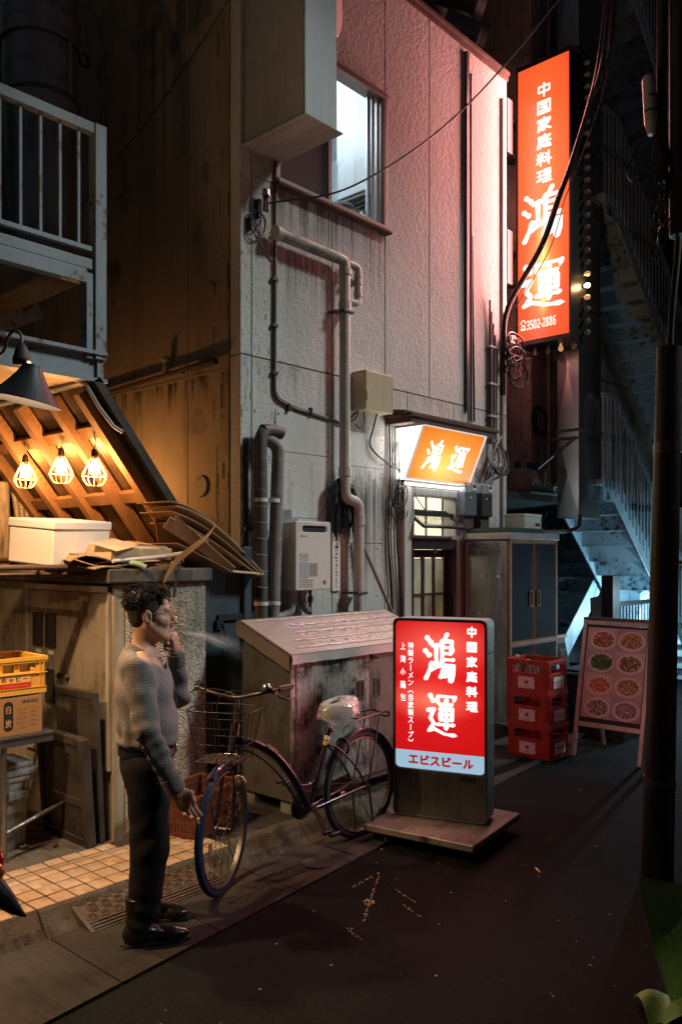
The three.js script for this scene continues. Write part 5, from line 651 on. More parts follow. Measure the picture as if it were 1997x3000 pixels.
{ // rectangular duct box high at the corner, and the round disc beside it
  const m = mat({ map: grimeTex([0.33, 0.33, 0.33], [0.16, 0.16, 0.15], 0.4, 1.4), roughness: 0.5, metalness: 0.1 }), t = wthing('square_duct', 'large grey square-section duct hanging from above at the building corner', 'duct', [4.45, 5.0, -4.55]);
  const y0 = 5.0, z1 = -4.23, z0 = -4.88, x0 = 4.262, x1 = 4.60; wpart(t, 'shaft', bx(x0, x1, y0 + 0.012, 9.5, z0, z1, 0.003), m); wpart(t, 'bottom_plate', bx(x0 - 0.03, x1 + 0.04, y0, y0 + 0.012, z0 - 0.02, z1 + 0.03, 0.003), mat({ map: grimeTex([0.30, 0.27, 0.25], [0.1, 0.09, 0.08], 0.6, 0.8, 256), roughness: 0.6 })); wpart(t, 'seam', bx(x0 - 0.003, x0 + 0.006, y0 + 0.012, 9.5, z1 - 0.006, z1 + 0.003), M.darkSteel);
  const d = wthing('round_disc', 'pale round dish edge showing beside the square duct', 'dish', [4.95, 6.4, -4.55]); wpart(d, 'dish', T(lathe([[0, 0.0], [0.2, 0.012], [0.36, 0.05], [0.365, 0.055], [0.36, 0.06], [0, 0.02]], 48), 4.86, 6.42, -4.60, 0.5, Math.PI / 2), mat({ color: C(0.45, 0.43, 0.42), roughness: 0.5 })); wpart(d, 'arm', rod(V(4.86, 6.42, -4.62), V(4.95, 6.6, -4.9), 0.02), M.darkSteel);
}
// ---------- slanted menu cabinet ----------
{
  const t = wthing('menu_cabinet', 'battered metal cabinet with slanted top covered by a plastic-wrapped picture menu', 'menu cabinet', [4.55, 0.12, -4.2]);
  const x0 = 3.85, x1 = 5.42, zf = -3.95, zb = -4.43, yf = 1.175, yb = 1.385;
  const sideM = mat({ map: grimeTex([0.10, 0.095, 0.08], [0.03, 0.028, 0.022], 0.9, 0.8), roughness: 0.45, metalness: 0.2, bumpMap: bumpSoft, bumpScale: 0.004 });
  const bm = mat({ map: grimeTex([0.17, 0.16, 0.135], [0.045, 0.04, 0.034], 0.9, 0.9, 512), roughness: 0.38, metalness: 0.25, bumpMap: bumpSoft, bumpScale: 0.004 });
  const side = extr([[-zf, 0.2], [-zb, 0.2], [-zb, yb - 0.03], [-zf, yf - 0.03]], x1 - x0, 0.004); side.rotateY(Math.PI / 2); side.translate(x0, 0, 0); wpart(t, 'body', muv(side), sideM);
  const fm = mat({ map: grimeTex([0.42, 0.40, 0.37], [0.03, 0.028, 0.025], 1.15, 0.35, 512), roughness: 0.3, metalness: 0.35 });
  const dsX = [[3.86, 3.90], [3.905, 4.635], [4.64, 5.41]]; wpart(t, 'corner_post', bx(3.845, 3.885, 0.2, 1.14, zf, zf + 0.008, 0.002), fm);
  const d1 = wpart(t, 'door', bx(3.89, 4.635, 0.24, 1.13, zf, zf + 0.012, 0.003), fm), d2 = wpart(t, 'door', bx(4.64, 5.41, 0.24, 1.13, zf, zf + 0.012, 0.003), bm);
  for (const [a, d] of [[4.535, d1], [4.715, d2]]) part(d, 'handle', [bx(a - 0.035, a - 0.022, 0.80, 0.935, zf + 0.010, zf + 0.02), bx(a + 0.022, a + 0.035, 0.80, 0.935, zf + 0.010, zf + 0.02), bx(a - 0.022, a + 0.022, 0.80, 0.82, zf + 0.01, zf + 0.02), bx(a - 0.022, a + 0.022, 0.915, 0.935, zf + 0.01, zf + 0.02), bx(a - 0.02, a + 0.02, 0.82, 0.915, zf + 0.0115, zf + 0.013)], M.darkSteel);
  part(d2, 'padlock', [cb(0.05, 0.04, 0.025, 4.67, 1.10, zf + 0.025, 0.006), rod(V(4.64, 1.115, zf + 0.02), V(4.70, 1.09, zf + 0.04), 0.012)], M.black);
  wpart(t, 'foot', [bx(3.87, 4.05, 0.1, 0.2, zf - 0.12, zf - 0.02), bx(5.2, 5.4, 0.1, 0.2, zf - 0.12, zf - 0.02), bx(3.87, 5.4, 0.1, 0.2, zb + 0.02, zb + 0.1)], M.concrete);
  const menuT = canvasTex(1024, 360, (g, W, H) => { g.fillStyle = '#9a8f88'; g.fillRect(0, 0, W, H); const r = mulberry(77); for (let j = 0; j < 3; j++) for (let i = 0; i < 9; i++) { const x = 200 + i * 88 + j * 6, y = 52 + j * 92; g.fillStyle = `rgb(${165 + r() * 25},${150 + r() * 20},${146 + r() * 20})`; g.fillRect(x, y, 80, 80); g.strokeStyle = `rgba(90,60,60,${0.2 + 0.4 * r()})`; g.lineWidth = 2; g.strokeRect(x, y, 80, 80); g.beginPath(); g.ellipse(x + 40, y + 42, 30, 24, 0, 0, 7); g.fillStyle = 'rgba(205,196,190,0.8)'; g.fill(); for (let k = 0; k < 14; k++) { g.fillStyle = ['rgba(40,52,60,.6)', 'rgba(120,60,50,.5)', 'rgba(70,90,50,.5)', 'rgba(140,110,60,.5)', 'rgba(30,25,25,.6)'][(i + j + Math.floor(r() * 2)) % 5]; g.beginPath(); g.ellipse(x + 40 + (r() - 0.5) * 38, y + 42 + (r() - 0.5) * 28, 3 + r() * 8, 2 + r() * 6, r() * 3, 0, 7); g.fill(); } } for (let k = 0; k < 900; k++) { g.fillStyle = `rgba(60,50,45,${r() * 0.15})`; g.fillRect(r() * W, r() * H, 1 + r() * 5, 1 + r() * 2); } });
  const topPt = (u, v, h = 0) => V(lerp(x0 - 0.03, x1 + 0.03, u), lerp(yf, yb, v) + h, lerp(zf + 0.03, zb - 0.02, v));
  wpart(t, 'lid', surf(1, 1, (u, v) => topPt(u, v, 0), 0.035), M.woodDark); wpart(t, 'menu_sheet', surf(8, 8, (u, v) => topPt(lerp(0.01, 0.99, u), lerp(0.02, 0.98, v), 0.003)), phys({ map: menuT, roughness: 0.45, clearcoat: 0.7, clearcoatRoughness: 0.2, bumpMap: valTex(256, 1, (x, y) => nz(NA, x * 2, y * 2) * 0.6 + nz(NB, x, y * 2) * 0.4), bumpScale: 0.012 }));
  for (let k = 0; k < 5; k++) wpart(t, 'film_crease', surf(60, 4, (u, v) => topPt(lerp(0.08 + 0.05 * k % 0.2, 0.97, u), 0.12 + k * 0.19 + 0.03 * (nz(NA, u * 200 + k * 90, 9) - 0.5) + v * 0.035, 0.005 + 0.010 * Math.sin(Math.PI * v) * (0.4 + nz(NB, u * 300 + k * 50, 40)))), phys({ color: C(0.75, 0.72, 0.70), transmission: 0.75, thickness: 0, roughness: 0.12 }));
  wpart(t, 'film_edge', surf(80, 4, (u, v) => topPt(u, 0, 0.006).add(V(0, -v * 0.055 - 0.012 * v * nz(NB, u * 400, 3), 0.010 + 0.02 * v * (nz(NB, u * 500, 20 * v) - 0.2))), 0.001), phys({ color: C(0.55, 0.5, 0.47), roughness: 0.25, transmission: 0.25, thickness: 0 }));
  wpart(t, 'film_edge', surf(4, 40, (u, v) => topPt(0, v, 0.0).add(V(-0.008 - 0.012 * nz(NB, v * 300, u * 60), -u * 0.10 + 0.0, 0)), 0.001), phys({ color: C(0.25, 0.2, 0.16), roughness: 0.25, transmission: 0.25, thickness: 0 }));
}
// ---------- freestanding sign ----------
{
  const t = thing('standing_sign', 'red glowing floor sign with large white characters on a wheeled steel base', 'illuminated sign', [4.427, 0, -3.165], 0);
  // local frame: x across the face (left to right as read), z out of the face; the face looks towards -x of the street
  const ang = -Math.PI / 2 + 0.33; t.rotation.y = ang;
  const gm = mat({ map: grimeTex([0.12, 0.125, 0.12], [0.05, 0.045, 0.035], 0.8, 0.8), roughness: 0.4, metalness: 0.4, bumpMap: bumpSoft, bumpScale: 0.002 }), gl = mat({ map: grimeTex([0.27, 0.31, 0.34], [0.10, 0.11, 0.12], 0.6, 0.9), roughness: 0.45, metalness: 0.15 });
  const W = 0.63, Hh = 1.30, y0 = 0.125, d = 0.19;
  const body = extr(rrect(W, Hh, 0.045, -W / 2, y0), d, 0.008); body.translate(0, 0, -d); part(t, 'body', muv(body), gl);
  part(t, 'lower_panel', T(cb(W - 0.03, 0.30, 0.006, 0, y0 + 0.155, 0.002, 0.002)), gm);
  const fw = W - 0.03, fh = 0.965, fy = y0 + Hh - 0.02 - fh, sh = new THREE.ShapeGeometry(rrect(fw, fh, 0.04, -fw / 2, fy), 8), p = sh.attributes.position, u = sh.attributes.uv; for (let i = 0; i < p.count; i++) u.setXY(i, (p.getX(i) + fw / 2) / fw, (p.getY(i) - fy) / fh);
  part(t, 'sign_face', T(sh, 0, 0, 0.006), mat({ color: C(0.02), emissiveMap: faceStand, emissive: C(1), emissiveIntensity: 1.15, roughness: 0.25 })); const s2 = sh.clone().rotateY(Math.PI); s2.translate(0, 0, -d - 0.006); part(t, 'sign_face', s2, mat({ color: C(0.02), emissiveMap: faceStand, emissive: C(1), emissiveIntensity: 1.15, roughness: 0.25 }));
  part(t, 'rim', T(extr(rrect(W, Hh, 0.045, -W / 2, y0), 0.018, 0.004, [rrect(fw - 0.004, Hh - 0.034, 0.038, -fw / 2 + 0.002, y0 + 0.015).getPoints(8).map((q) => [q.x, q.y])]), 0, 0, 0.0), gm);
  const lv = []; for (let k = 0; k < 5; k++) lv.push(T(cb(0.008, 0.008, 0.055, W / 2 + 0.003, 1.09 - k * 0.022, -0.09, 0.003))); part(t, 'louver', merge(lv), gl); part(t, 'cap_seam', [cb(0.004, 0.006, d - 0.02, W / 2 + 0.001, 1.21, -d / 2)], M.black); for (const z of [-0.03, -0.16]) part(t, 'screw', T(new THREE.SphereGeometry(0.005, 8, 6), W / 2 + 0.002, 1.235, z), M.chrome);
  const bp = part(t, 'base_plate', T(bx(-0.37, 0.39, 0.078, 0.122, -0.42, 0.34, 0.008), 0, 0, 0, -0.17), mat({ map: grimeTex([0.27, 0.25, 0.235], [0.07, 0.06, 0.055], 0.9, 0.7), roughness: 0.42, metalness: 0.3 }));
  for (const [a, b] of [[-0.28, 0.24], [0.30, 0.22], [-0.28, -0.32], [0.3, -0.34]]) { const c = part(t, 'caster', T(T(cyl(0.035, 0.035, 0.024, 0, -0.012, 0, 20), 0, 0, 0, 0, 0, Math.PI / 2), a, 0.036, b, 0.3), M.rubber); part(c, 'fork', cb(0.034, 0.04, 0.03, a, 0.062, b), M.darkSteel); }
  const tm = canvasTex(128, 48, (g) => { g.fillStyle = '#24231f'; g.fillRect(0, 0, 128, 48); scrawl(g, 20, 6, 90, 10, '#55524a', 5, 1.5); scrawl(g, 6, 26, 110, 12, '#0a0a0a', 8, 1.5); }); part(t, 'maker_mark', T(new THREE.PlaneGeometry(0.10, 0.034), 0.19, y0 + 0.275, 0.0065), mat({ map: tm, roughness: 0.5 }));
  for (const s of [1, -1]) { const L = new THREE.RectAreaLight(C(1, 0.27, 0.26), 5, 0.56, 0.86); const n = V(Math.sin(ang), 0, Math.cos(ang)).multiplyScalar(s), c = V(0, 0.94, s > 0 ? 0.03 : -d - 0.03).applyAxisAngle(V(0, 1, 0), ang).add(t.position); L.position.copy(c); L.lookAt(c.clone().add(n)); scene.add(L); }
}
// ---------- beer crates, bottles ----------
{
  const rm = mat({ color: C(0.30, 0.026, 0.012), roughness: 0.4 });
  const la = canvasTex(256, 180, (g, W, H) => { g.fillStyle = '#cbbcbc'; g.fillRect(0, 0, W, H); g.fillStyle = '#6e120c'; g.beginPath(); for (let k = 0; k < 10; k++) { const r = k % 2 ? 19 : 48, a = -Math.PI / 2 + k * Math.PI / 5; g.lineTo(W / 2 + r * Math.cos(a), 82 + r * Math.sin(a)); } g.fill(); latin(g, 'SAPPORO', 84, 158, 21, '#6e120c'); latin(g, '20', 208, 44, 32, '#6e120c', 0.9); glyph(g, '中', 18, 16, 26, 28, 3, '#6e120c'); g.beginPath(); g.ellipse(30, 30, 18, 18, 0, 0, 7); g.lineWidth = 2; g.stroke(); });
  const lb = canvasTex(256, 150, (g, W, H) => { g.fillStyle = '#c4bcc4'; g.fillRect(0, 0, W, H); g.fillStyle = '#6e120c'; g.beginPath(); for (let k = 0; k < 10; k++) { const r = k % 2 ? 8 : 20, a = -Math.PI / 2 + k * Math.PI / 5; g.lineTo(24 + r * Math.cos(a), 72 + r * Math.sin(a)); } g.fill(); latin(g, 'SAPPORO', 46, 92, 52, '#6e120c', 0.78); scrawl(g, 50, 108, 90, 18, '#7a3030', 9, 2); textH(g, 'ビール', 96, 108, 16, 18, 19, 2.2, '#6e2020'); textH(g, '中国', 172, 106, 24, 22, 28, 2.6, '#6e2020'); });
  const ma = mat({ map: la, roughness: 0.5 }), mb = mat({ map: lb, roughness: 0.5 });
  const t = thing('beer_crate', '', 'beer crate', [6.928, 0.0, -3.842], 0, 'red beer crates stacked by the steel cabinet'); makeCrate(t, 0.36, 0.296, 0.415, rm, 0, [4, 5]);
  part(t, 'label', T(new THREE.PlaneGeometry(0.165, 0.105), -0.192, 0.092, 0.0, -Math.PI / 2), ma); part(t, 'label', T(new THREE.PlaneGeometry(0.20, 0.105), 0.01, 0.092, 0.2185), mb);
  const lbs = ['lowest red beer crate of the three stacked by the steel cabinet', 'middle red beer crate of the stack of three', 'top red beer crate of the stack with plastic bottles standing in it'];
  const B = thing('plastic_bottle', '', 'bottle', [0, 0, 0], 0, 'clear bottles in the top beer crate'); part(B, 'bottle', lathe([[0, 0], [0.028, 0], [0.031, 0.01], [0.031, 0.15], [0.026, 0.19], [0.013, 0.225], [0.013, 0.24], [0, 0.241]], 20), phys({ color: C(0.75), transmission: 0.9, thickness: 0, roughness: 0.06 })); part(B, 'cap', T(cyl(0.016, 0.016, 0.022, 0, 0.238, 0, 16)), M.white); part(B, 'drink', lathe([[0, 0.004], [0.027, 0.004], [0.029, 0.07], [0, 0.07]], 16), phys({ color: C(0.10, 0.05, 0.03), roughness: 0.1 }));
  for (let k = 0; k < 3; k++) { const o = k ? t.clone() : t; if (k) { o.name = numbered('beer_crate'); scene.add(o); } o.position.set(6.928 - k * 0.006, k * 0.297, -3.842 - k * 0.004); o.rotation.y = (k - 1) * 0.015; o.userData.label = lbs[k]; }
  const bl = [['tallest clear bottle poking above the top beer crate', 6.80, 0.66, -4.00, -0.1], ['clear bottle with white cap in the open window of the top crate', 6.79, 0.618, -3.78, 0.04], ['dark-filled bottle deep inside the top beer crate', 6.85, 0.618, -3.90, 0.0]];
  bl.forEach(([l, x, y, z, a], k) => { const o = k ? B.clone() : B; if (k) { o.name = numbered('plastic_bottle'); scene.add(o); } o.position.set(x, y, z); o.rotation.z = a; o.userData.label = l; });
}
// ---------- steel cabinet and things on it ----------
{
  const t = wthing('steel_cabinet', 'tall stainless steel cabinet with dark blue rust-streaked doors', 'cabinet', [7.68, 0.12, -4.57]);
  const sm = mat({ map: grimeTex([0.52, 0.48, 0.47], [0.34, 0.3, 0.29], 0.4, 1.2), metalness: 1, roughness: 0.22, bumpMap: valTex(256, 2.2, (x, y) => nz(NA, x, y)), bumpScale: 0.03 });
  wpart(t, 'side_panel', surf(20, 40, (u, v) => V(7.2 + 0.006 * (nz(NA, u * 120, v * 300) - 0.5), lerp(0.16, 1.985, v), lerp(-4.84, -4.31, u)), 0.01), sm);
  wpart(t, 'shell', [bx(7.21, 8.16, 0.14, 2.0, -4.85, -4.33)], M.darkSteel); wpart(t, 'top', [bx(7.17, 8.19, 2.0, 2.065, -4.87, -4.285, 0.004)], mat({ map: M.steel.map, metalness: 0.6, roughness: 0.4 }));
  const rf = mat({ map: grimeTex([0.20, 0.11, 0.055], [0.05, 0.03, 0.02], 0.8, 0.5, 256), roughness: 0.6, metalness: 0.3 }); wpart(t, 'foot', [bx(7.22, 7.3, 0, 0.14, -4.8, -4.4), bx(8.06, 8.14, 0, 0.14, -4.8, -4.4)], M.darkSteel); wpart(t, 'door_frame', [bx(7.195, 7.225, 0.14, 1.995, -4.335, -4.295), bx(8.13, 8.16, 0.14, 1.995, -4.335, -4.295), bx(7.225, 8.13, 1.97, 1.995, -4.335, -4.295), bx(7.225, 8.13, 0.93, 0.975, -4.335, -4.295), bx(7.225, 8.13, 0.14, 0.17, -4.335, -4.295)], rf);
  const dm = canvasTex(256, 512, (g, W, H) => { const im = g.createImageData(W, H); for (let y = 0; y < H; y++) for (let x = 0; x < W; x++) { const i = (y * W + x) * 4, a = nz(NA, x, y), b = nz(NB, x, y), v = 0.6 + 0.8 * a * b; im.data[i] = s8(0.008 * v); im.data[i + 1] = s8(0.013 * v); im.data[i + 2] = s8(0.021 * v); im.data[i + 3] = 255; } g.putImageData(im, 0, 0); const r = mulberry(3); for (let k = 0; k < 60; k++) { g.strokeStyle = `rgba(${130 + r() * 60},${70 + r() * 30},30,${0.15 + r() * 0.4})`; g.lineWidth = 0.6 + r() * 1.6; g.beginPath(); let x = W * (r() < 0.6 ? 0.92 : r()), y = r() * H; g.moveTo(x, y); for (let q = 0; q < 6; q++) { x += (r() - 0.5) * 6; y += r() * 22; g.lineTo(x, y); } g.stroke(); } g.strokeStyle = 'rgba(190,110,50,.8)'; g.lineWidth = 4; g.strokeRect(2, 2, W - 4, H - 4); });
  for (const [a, b, y0, y1, fl] of [[7.228, 7.674, 0.978, 1.967, 0], [7.682, 8.127, 0.978, 1.967, 1], [7.228, 7.674, 0.173, 0.927, 0], [7.682, 8.127, 0.173, 0.927, 1]]) { const g = bx(a, b, y0, y1, -4.33, -4.30, 0.003), uv = g.attributes.uv; for (let i = 0; i < uv.count; i++) { const q = (uv.getX(i) - a) / (b - a); uv.setXY(i, fl ? 1 - q : q, (uv.getY(i) - y0) / (y1 - y0)); } const dd = wpart(t, 'door', g, phys({ map: dm, roughness: 0.6, specularIntensity: 0.07 })); const hx = fl ? a + 0.07 : b - 0.07, hy = y0 > 0.9 ? y0 + 0.42 : y1 - 0.2; part(dd, 'handle', [bx(hx - 0.03, hx - 0.02, hy - 0.08, hy + 0.08, -4.302, -4.288), bx(hx + 0.02, hx + 0.03, hy - 0.08, hy + 0.08, -4.302, -4.288), bx(hx - 0.02, hx + 0.02, hy + 0.07, hy + 0.08, -4.302, -4.288), bx(hx - 0.02, hx + 0.02, hy - 0.08, hy - 0.07, -4.302, -4.288)], rf); }
  for (const [y, z] of [[1.93, -4.80], [1.93, -4.60], [1.93, -4.38], [1.62, -4.8], [1.34, -4.8], [1.05, -4.8], [0.78, -4.36]]) wpart(t, 'rivet', T(new THREE.SphereGeometry(0.008, 8, 6), 7.187, y, z), M.chrome); for (const [y, z] of [[1.63, -4.62], [1.63, -4.42], [1.25, -4.64]]) wpart(t, 'label_scrap', bx(7.186, 7.188, y - 0.012, y + 0.012, z - 0.02, z + 0.02), M.white);
  single('plastic_tray', 'low dark green plastic tray lying along the cabinet top', 'tray', [bx(7.22, 7.95, 2.066, 2.075, -4.80, -4.34), bx(7.22, 7.95, 2.07, 2.12, -4.345, -4.335), bx(7.22, 7.23, 2.07, 2.12, -4.8, -4.345), ...Array.from({ length: 14 }, (_, k) => bx(7.235 + k * 0.051, 7.245 + k * 0.051, 2.075, 2.118, -4.343, -4.330))], mat({ color: C(0.02, 0.055, 0.05), roughness: 0.5 }));
  const w = thing('white_container', 'pale grey-green lidded plastic container on the cabinet top', 'container', [7.90, 2.078, -4.56]); const wm = mat({ color: C(0.36, 0.40, 0.37), roughness: 0.5 }); part(w, 'body', cb(0.36, 0.17, 0.24, 0, 0.085, 0, 0.008), wm); part(w, 'lid', cb(0.37, 0.03, 0.25, 0, 0.185, 0, 0.006), wm); part(w, 'grip', cb(0.10, 0.03, 0.012, 0.1, 0.09, 0.118), M.dark);
  single('black_pipe', 'bent black pipe running from the cabinet top up to the duct', 'pipe', pipe([[8.15, 2.09, -4.5], [8.60, 2.11, -4.42], [8.68, 2.15, -4.30], [8.70, 2.3, -4.30]], 0.022, 0.04, 10), M.black);
}
// ---------- A-board with dish photographs ----------
{
  const dishes = canvasTex(800, 1200, (g, W, H) => {
    g.fillStyle = '#b89a98'; g.fillRect(0, 0, W, H); const r = mulberry(31);
    const cols = [[['#7a1c0c', '#a8401a', '#3a1008', '#c2692c'], ['#b0602c', '#d08840', '#6a3416', '#3c4a1c']], [['#26401a', '#3c5c22', '#16280e', '#4a6c2c'], ['#7a3c14', '#2a2018', '#b0702c', '#1c2830']], [['#b04414', '#c8621c', '#8a2c0c', '#d08038'], ['#8a5424', '#a87034', '#5a3414', '#c09050']], [['#5c4a28', '#7a6434', '#3c3018', '#c0b8a0'], ['#8a5a70', '#a87890', '#6a4458', '#5a6a80']]];
    for (let j = 0; j < 4; j++) for (let i = 0; i < 2; i++) { const x = i * W / 2 + 6, y = j * H / 4 + 5, w = W / 2 - 12, h = H / 4 - 10; g.save(); g.beginPath(); g.rect(x, y, w, h); g.clip(); g.fillStyle = (i + j) % 3 === 1 ? '#a28a9c' : '#b8a09c'; g.fillRect(x, y, w, h); glow(g, x + w * 0.6, y + h * 0.3, w * 0.7, h * 0.7, '225,205,200', 0.5); const cx = x + w * (i ? 0.52 : 0.56), cy = y + h * 0.55; g.fillStyle = 'rgba(90,70,80,.5)'; g.beginPath(); g.ellipse(cx + 6, cy + 14, w * 0.45, h * 0.42, 0, 0, 7); g.fill(); g.fillStyle = '#d6c8c8'; g.beginPath(); g.ellipse(cx, cy, w * 0.47, h * 0.45, 0, 0, 7); g.fill(); g.strokeStyle = 'rgba(150,120,125,.7)'; g.lineWidth = 4; g.beginPath(); g.ellipse(cx, cy, w * 0.36, h * 0.32, 0, 0, 7); g.stroke(); const c = cols[j][i]; for (let k = 0; k < 420; k++) { const a = r() * 6.28, q = Math.sqrt(r()), ex = cx + Math.cos(a) * q * w * 0.37, ey = cy - 6 + Math.sin(a) * q * h * 0.345; g.save(); g.translate(ex, ey); g.rotate(r() * 6.28); g.fillStyle = c[Math.floor(r() * 4)]; g.beginPath(); if (j === 1 && i === 0) g.ellipse(0, 0, 16 + r() * 22, 3 + r() * 3, 0, 0, 7); else g.ellipse(0, 0, 4 + r() * 11, 3 + r() * 6, 0, 0, 7); g.fill(); g.restore(); } for (let k = 0; k < 26; k++) { g.fillStyle = 'rgba(255,225,190,.35)'; g.beginPath(); g.ellipse(cx + (r() - 0.5) * w * 0.5, cy - 10 + (r() - 0.5) * h * 0.4, 3, 2, 0, 0, 7); g.fill(); } g.restore(); }
    scrawl(g, W * 0.55, H * 0.77, 140, 18, '#4a3050', 6, 2.5);
  });
  const t = thing('a_board', 'aluminium A-board with eight photographs of dishes beside the beer crates', 'menu board', [7.087, 0, -3.26], -Math.PI / 2); const am = mat({ map: grimeTex([0.50, 0.46, 0.46], [0.24, 0.2, 0.2], 0.5, 0.7, 256), metalness: 0.4, roughness: 0.4 });
  // local x: along the street-crossing direction (left to right seen from the front), z towards the viewer
  const W = 0.66, Hh = 1.27, lean = 0.21, g0 = new THREE.Group(); const tl = (g) => { g.rotateX(-lean); return g; };
  for (const s of [-1, 1]) part(t, 'side_rail', tl(cb(0.04, Hh, 0.026, s * (W / 2 - 0.02), Hh / 2, 0, 0.005)), am); part(t, 'rail', tl(cb(W - 0.082, 0.05, 0.024, 0, Hh - 0.026, 0, 0.005)), am); part(t, 'rail', tl(cb(W - 0.082, 0.045, 0.024, 0, 0.30, 0, 0.005)), am);
  part(t, 'board', tl(cb(W - 0.082, Hh - 0.376, 0.01, 0, 0.3225 + (Hh - 0.376) / 2, -0.004)), M.black); part(t, 'photo_sheet', tl(T(new THREE.PlaneGeometry(W - 0.10, Hh - 0.44), 0, 0.345 + (Hh - 0.42) / 2 + 0.01, 0.0025)), mat({ map: dishes, roughness: 0.35 }));
  for (const s of [-1, 1]) part(t, 'rear_leg', bar(V(s * (W / 2 - 0.03), 1.2, -0.27), V(s * (W / 2 - 0.03), 0, -0.62), 0.03, 0.02, V(0, 0, 1)), am); part(t, 'hinge', [cb(W, 0.03, 0.05, 0, 1.245, -0.275)], M.darkSteel);
}
{ // things between cabinet and stairs
  const b = wthing('chalkboard_stand', 'small black chalkboard stand with an orange top behind the beer crates', 'sign', [8.45, 0.12, -4.4]); wpart(b, 'board', [bar(V(8.44, 0.12, -4.25), V(8.44, 0.93, -4.42), 0.20, 0.02, V(0, 0, 1))], M.black); wpart(b, 'top_bar', bx(8.32, 8.57, 0.93, 0.965, -4.44, -4.39, 0.004), mat({ color: C(0.45, 0.10, 0.03), roughness: 0.5 })); const ct = canvasTex(64, 256, (g) => { g.fillStyle = '#0b0a09'; g.fillRect(0, 0, 64, 256); for (let k = 0; k < 5; k++) scrawl(g, 14, 20 + k * 42, 40, 28, '#9a6a20', 70 + k, 3); }); const pg = new THREE.PlaneGeometry(0.17, 0.7); pg.rotateX(-0.205); pg.translate(8.44, 0.53, -4.322); wpart(b, 'chalk_writing', pg, mat({ map: ct, roughness: 0.8 }));
  const tr = wthing('rubbish_tub', 'dark blue plastic tub with a lid behind the menu board', 'tub', [8.3, 0, -4.05]); const tm = mat({ color: C(0.03, 0.05, 0.06), roughness: 0.5 }); wpart(tr, 'tub', surf(32, 4, (u, v) => { const a = u * 6.2832, k = lerp(0.24, 0.29, v), s = (q) => Math.sign(q) * Math.pow(Math.abs(q), 0.5); return V(8.28 + k * s(Math.cos(a)), v * 0.58, -4.02 + k * s(Math.sin(a))); }), tm); wpart(tr, 'lid', [cb(0.62, 0.04, 0.62, 8.28, 0.6, -4.02, 0.02), cb(0.4, 0.03, 0.4, 8.28, 0.63, -4.02, 0.015)], tm);
  single('flat_board', 'dark flat crate boards lying behind the menu board legs', 'boards', [bx(7.9, 8.9, 0.0, 0.12, -3.75, -3.45), bx(7.95, 8.85, 0.13, 0.2, -3.74, -3.5)], M.woodDark);
}
// ---------- second building, tall sign, duct ----------
const b2 = wthing('neighbouring_building', 'rough brown stucco building overhanging the passage behind the tall sign', 'building', [10, 0, -6]);
{
  const m = mat({ map: grimeTex([0.40, 0.34, 0.28], [0.13, 0.115, 0.09], 0.8, 1.6), bumpMap: bumpCast, bumpScale: 0.014, roughness: 0.95 });
  for (const [y0, y1] of [[2.62, 4.23], [4.24, 7.4], [7.41, 14]]) { wpart(b2, 'wall_panel', bx(8.853, 9.48, y0, y1, -9, -5.0, 0.02), m); wpart(b2, 'wall_panel', bx(9.49, 12.5, y0, y1, -9, -5.0, 0.02), m); }
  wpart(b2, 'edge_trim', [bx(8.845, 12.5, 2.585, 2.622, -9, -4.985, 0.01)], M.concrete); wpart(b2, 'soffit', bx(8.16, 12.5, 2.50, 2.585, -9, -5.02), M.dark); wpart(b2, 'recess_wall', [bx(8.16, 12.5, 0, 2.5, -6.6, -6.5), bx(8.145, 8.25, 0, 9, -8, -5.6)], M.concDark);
  wpart(b2, 'conduit', rod(V(9.22, 2.65, -4.97), V(9.22, 12, -4.97), 0.02, 10), M.pvcDirty); wpart(b2, 'vent_cover', bx(8.5, 8.84, 2.85, 2.93, -5.02, -4.93), M.black);
  const loop = wpart(b2, 'cable_loop', [0.18, 0.15, 0.12].map((r, k) => T(new THREE.TorusGeometry(r, 0.012, 6, 30), 9.0 + k * 0.02, 3.45, -4.975)), M.cable);
}
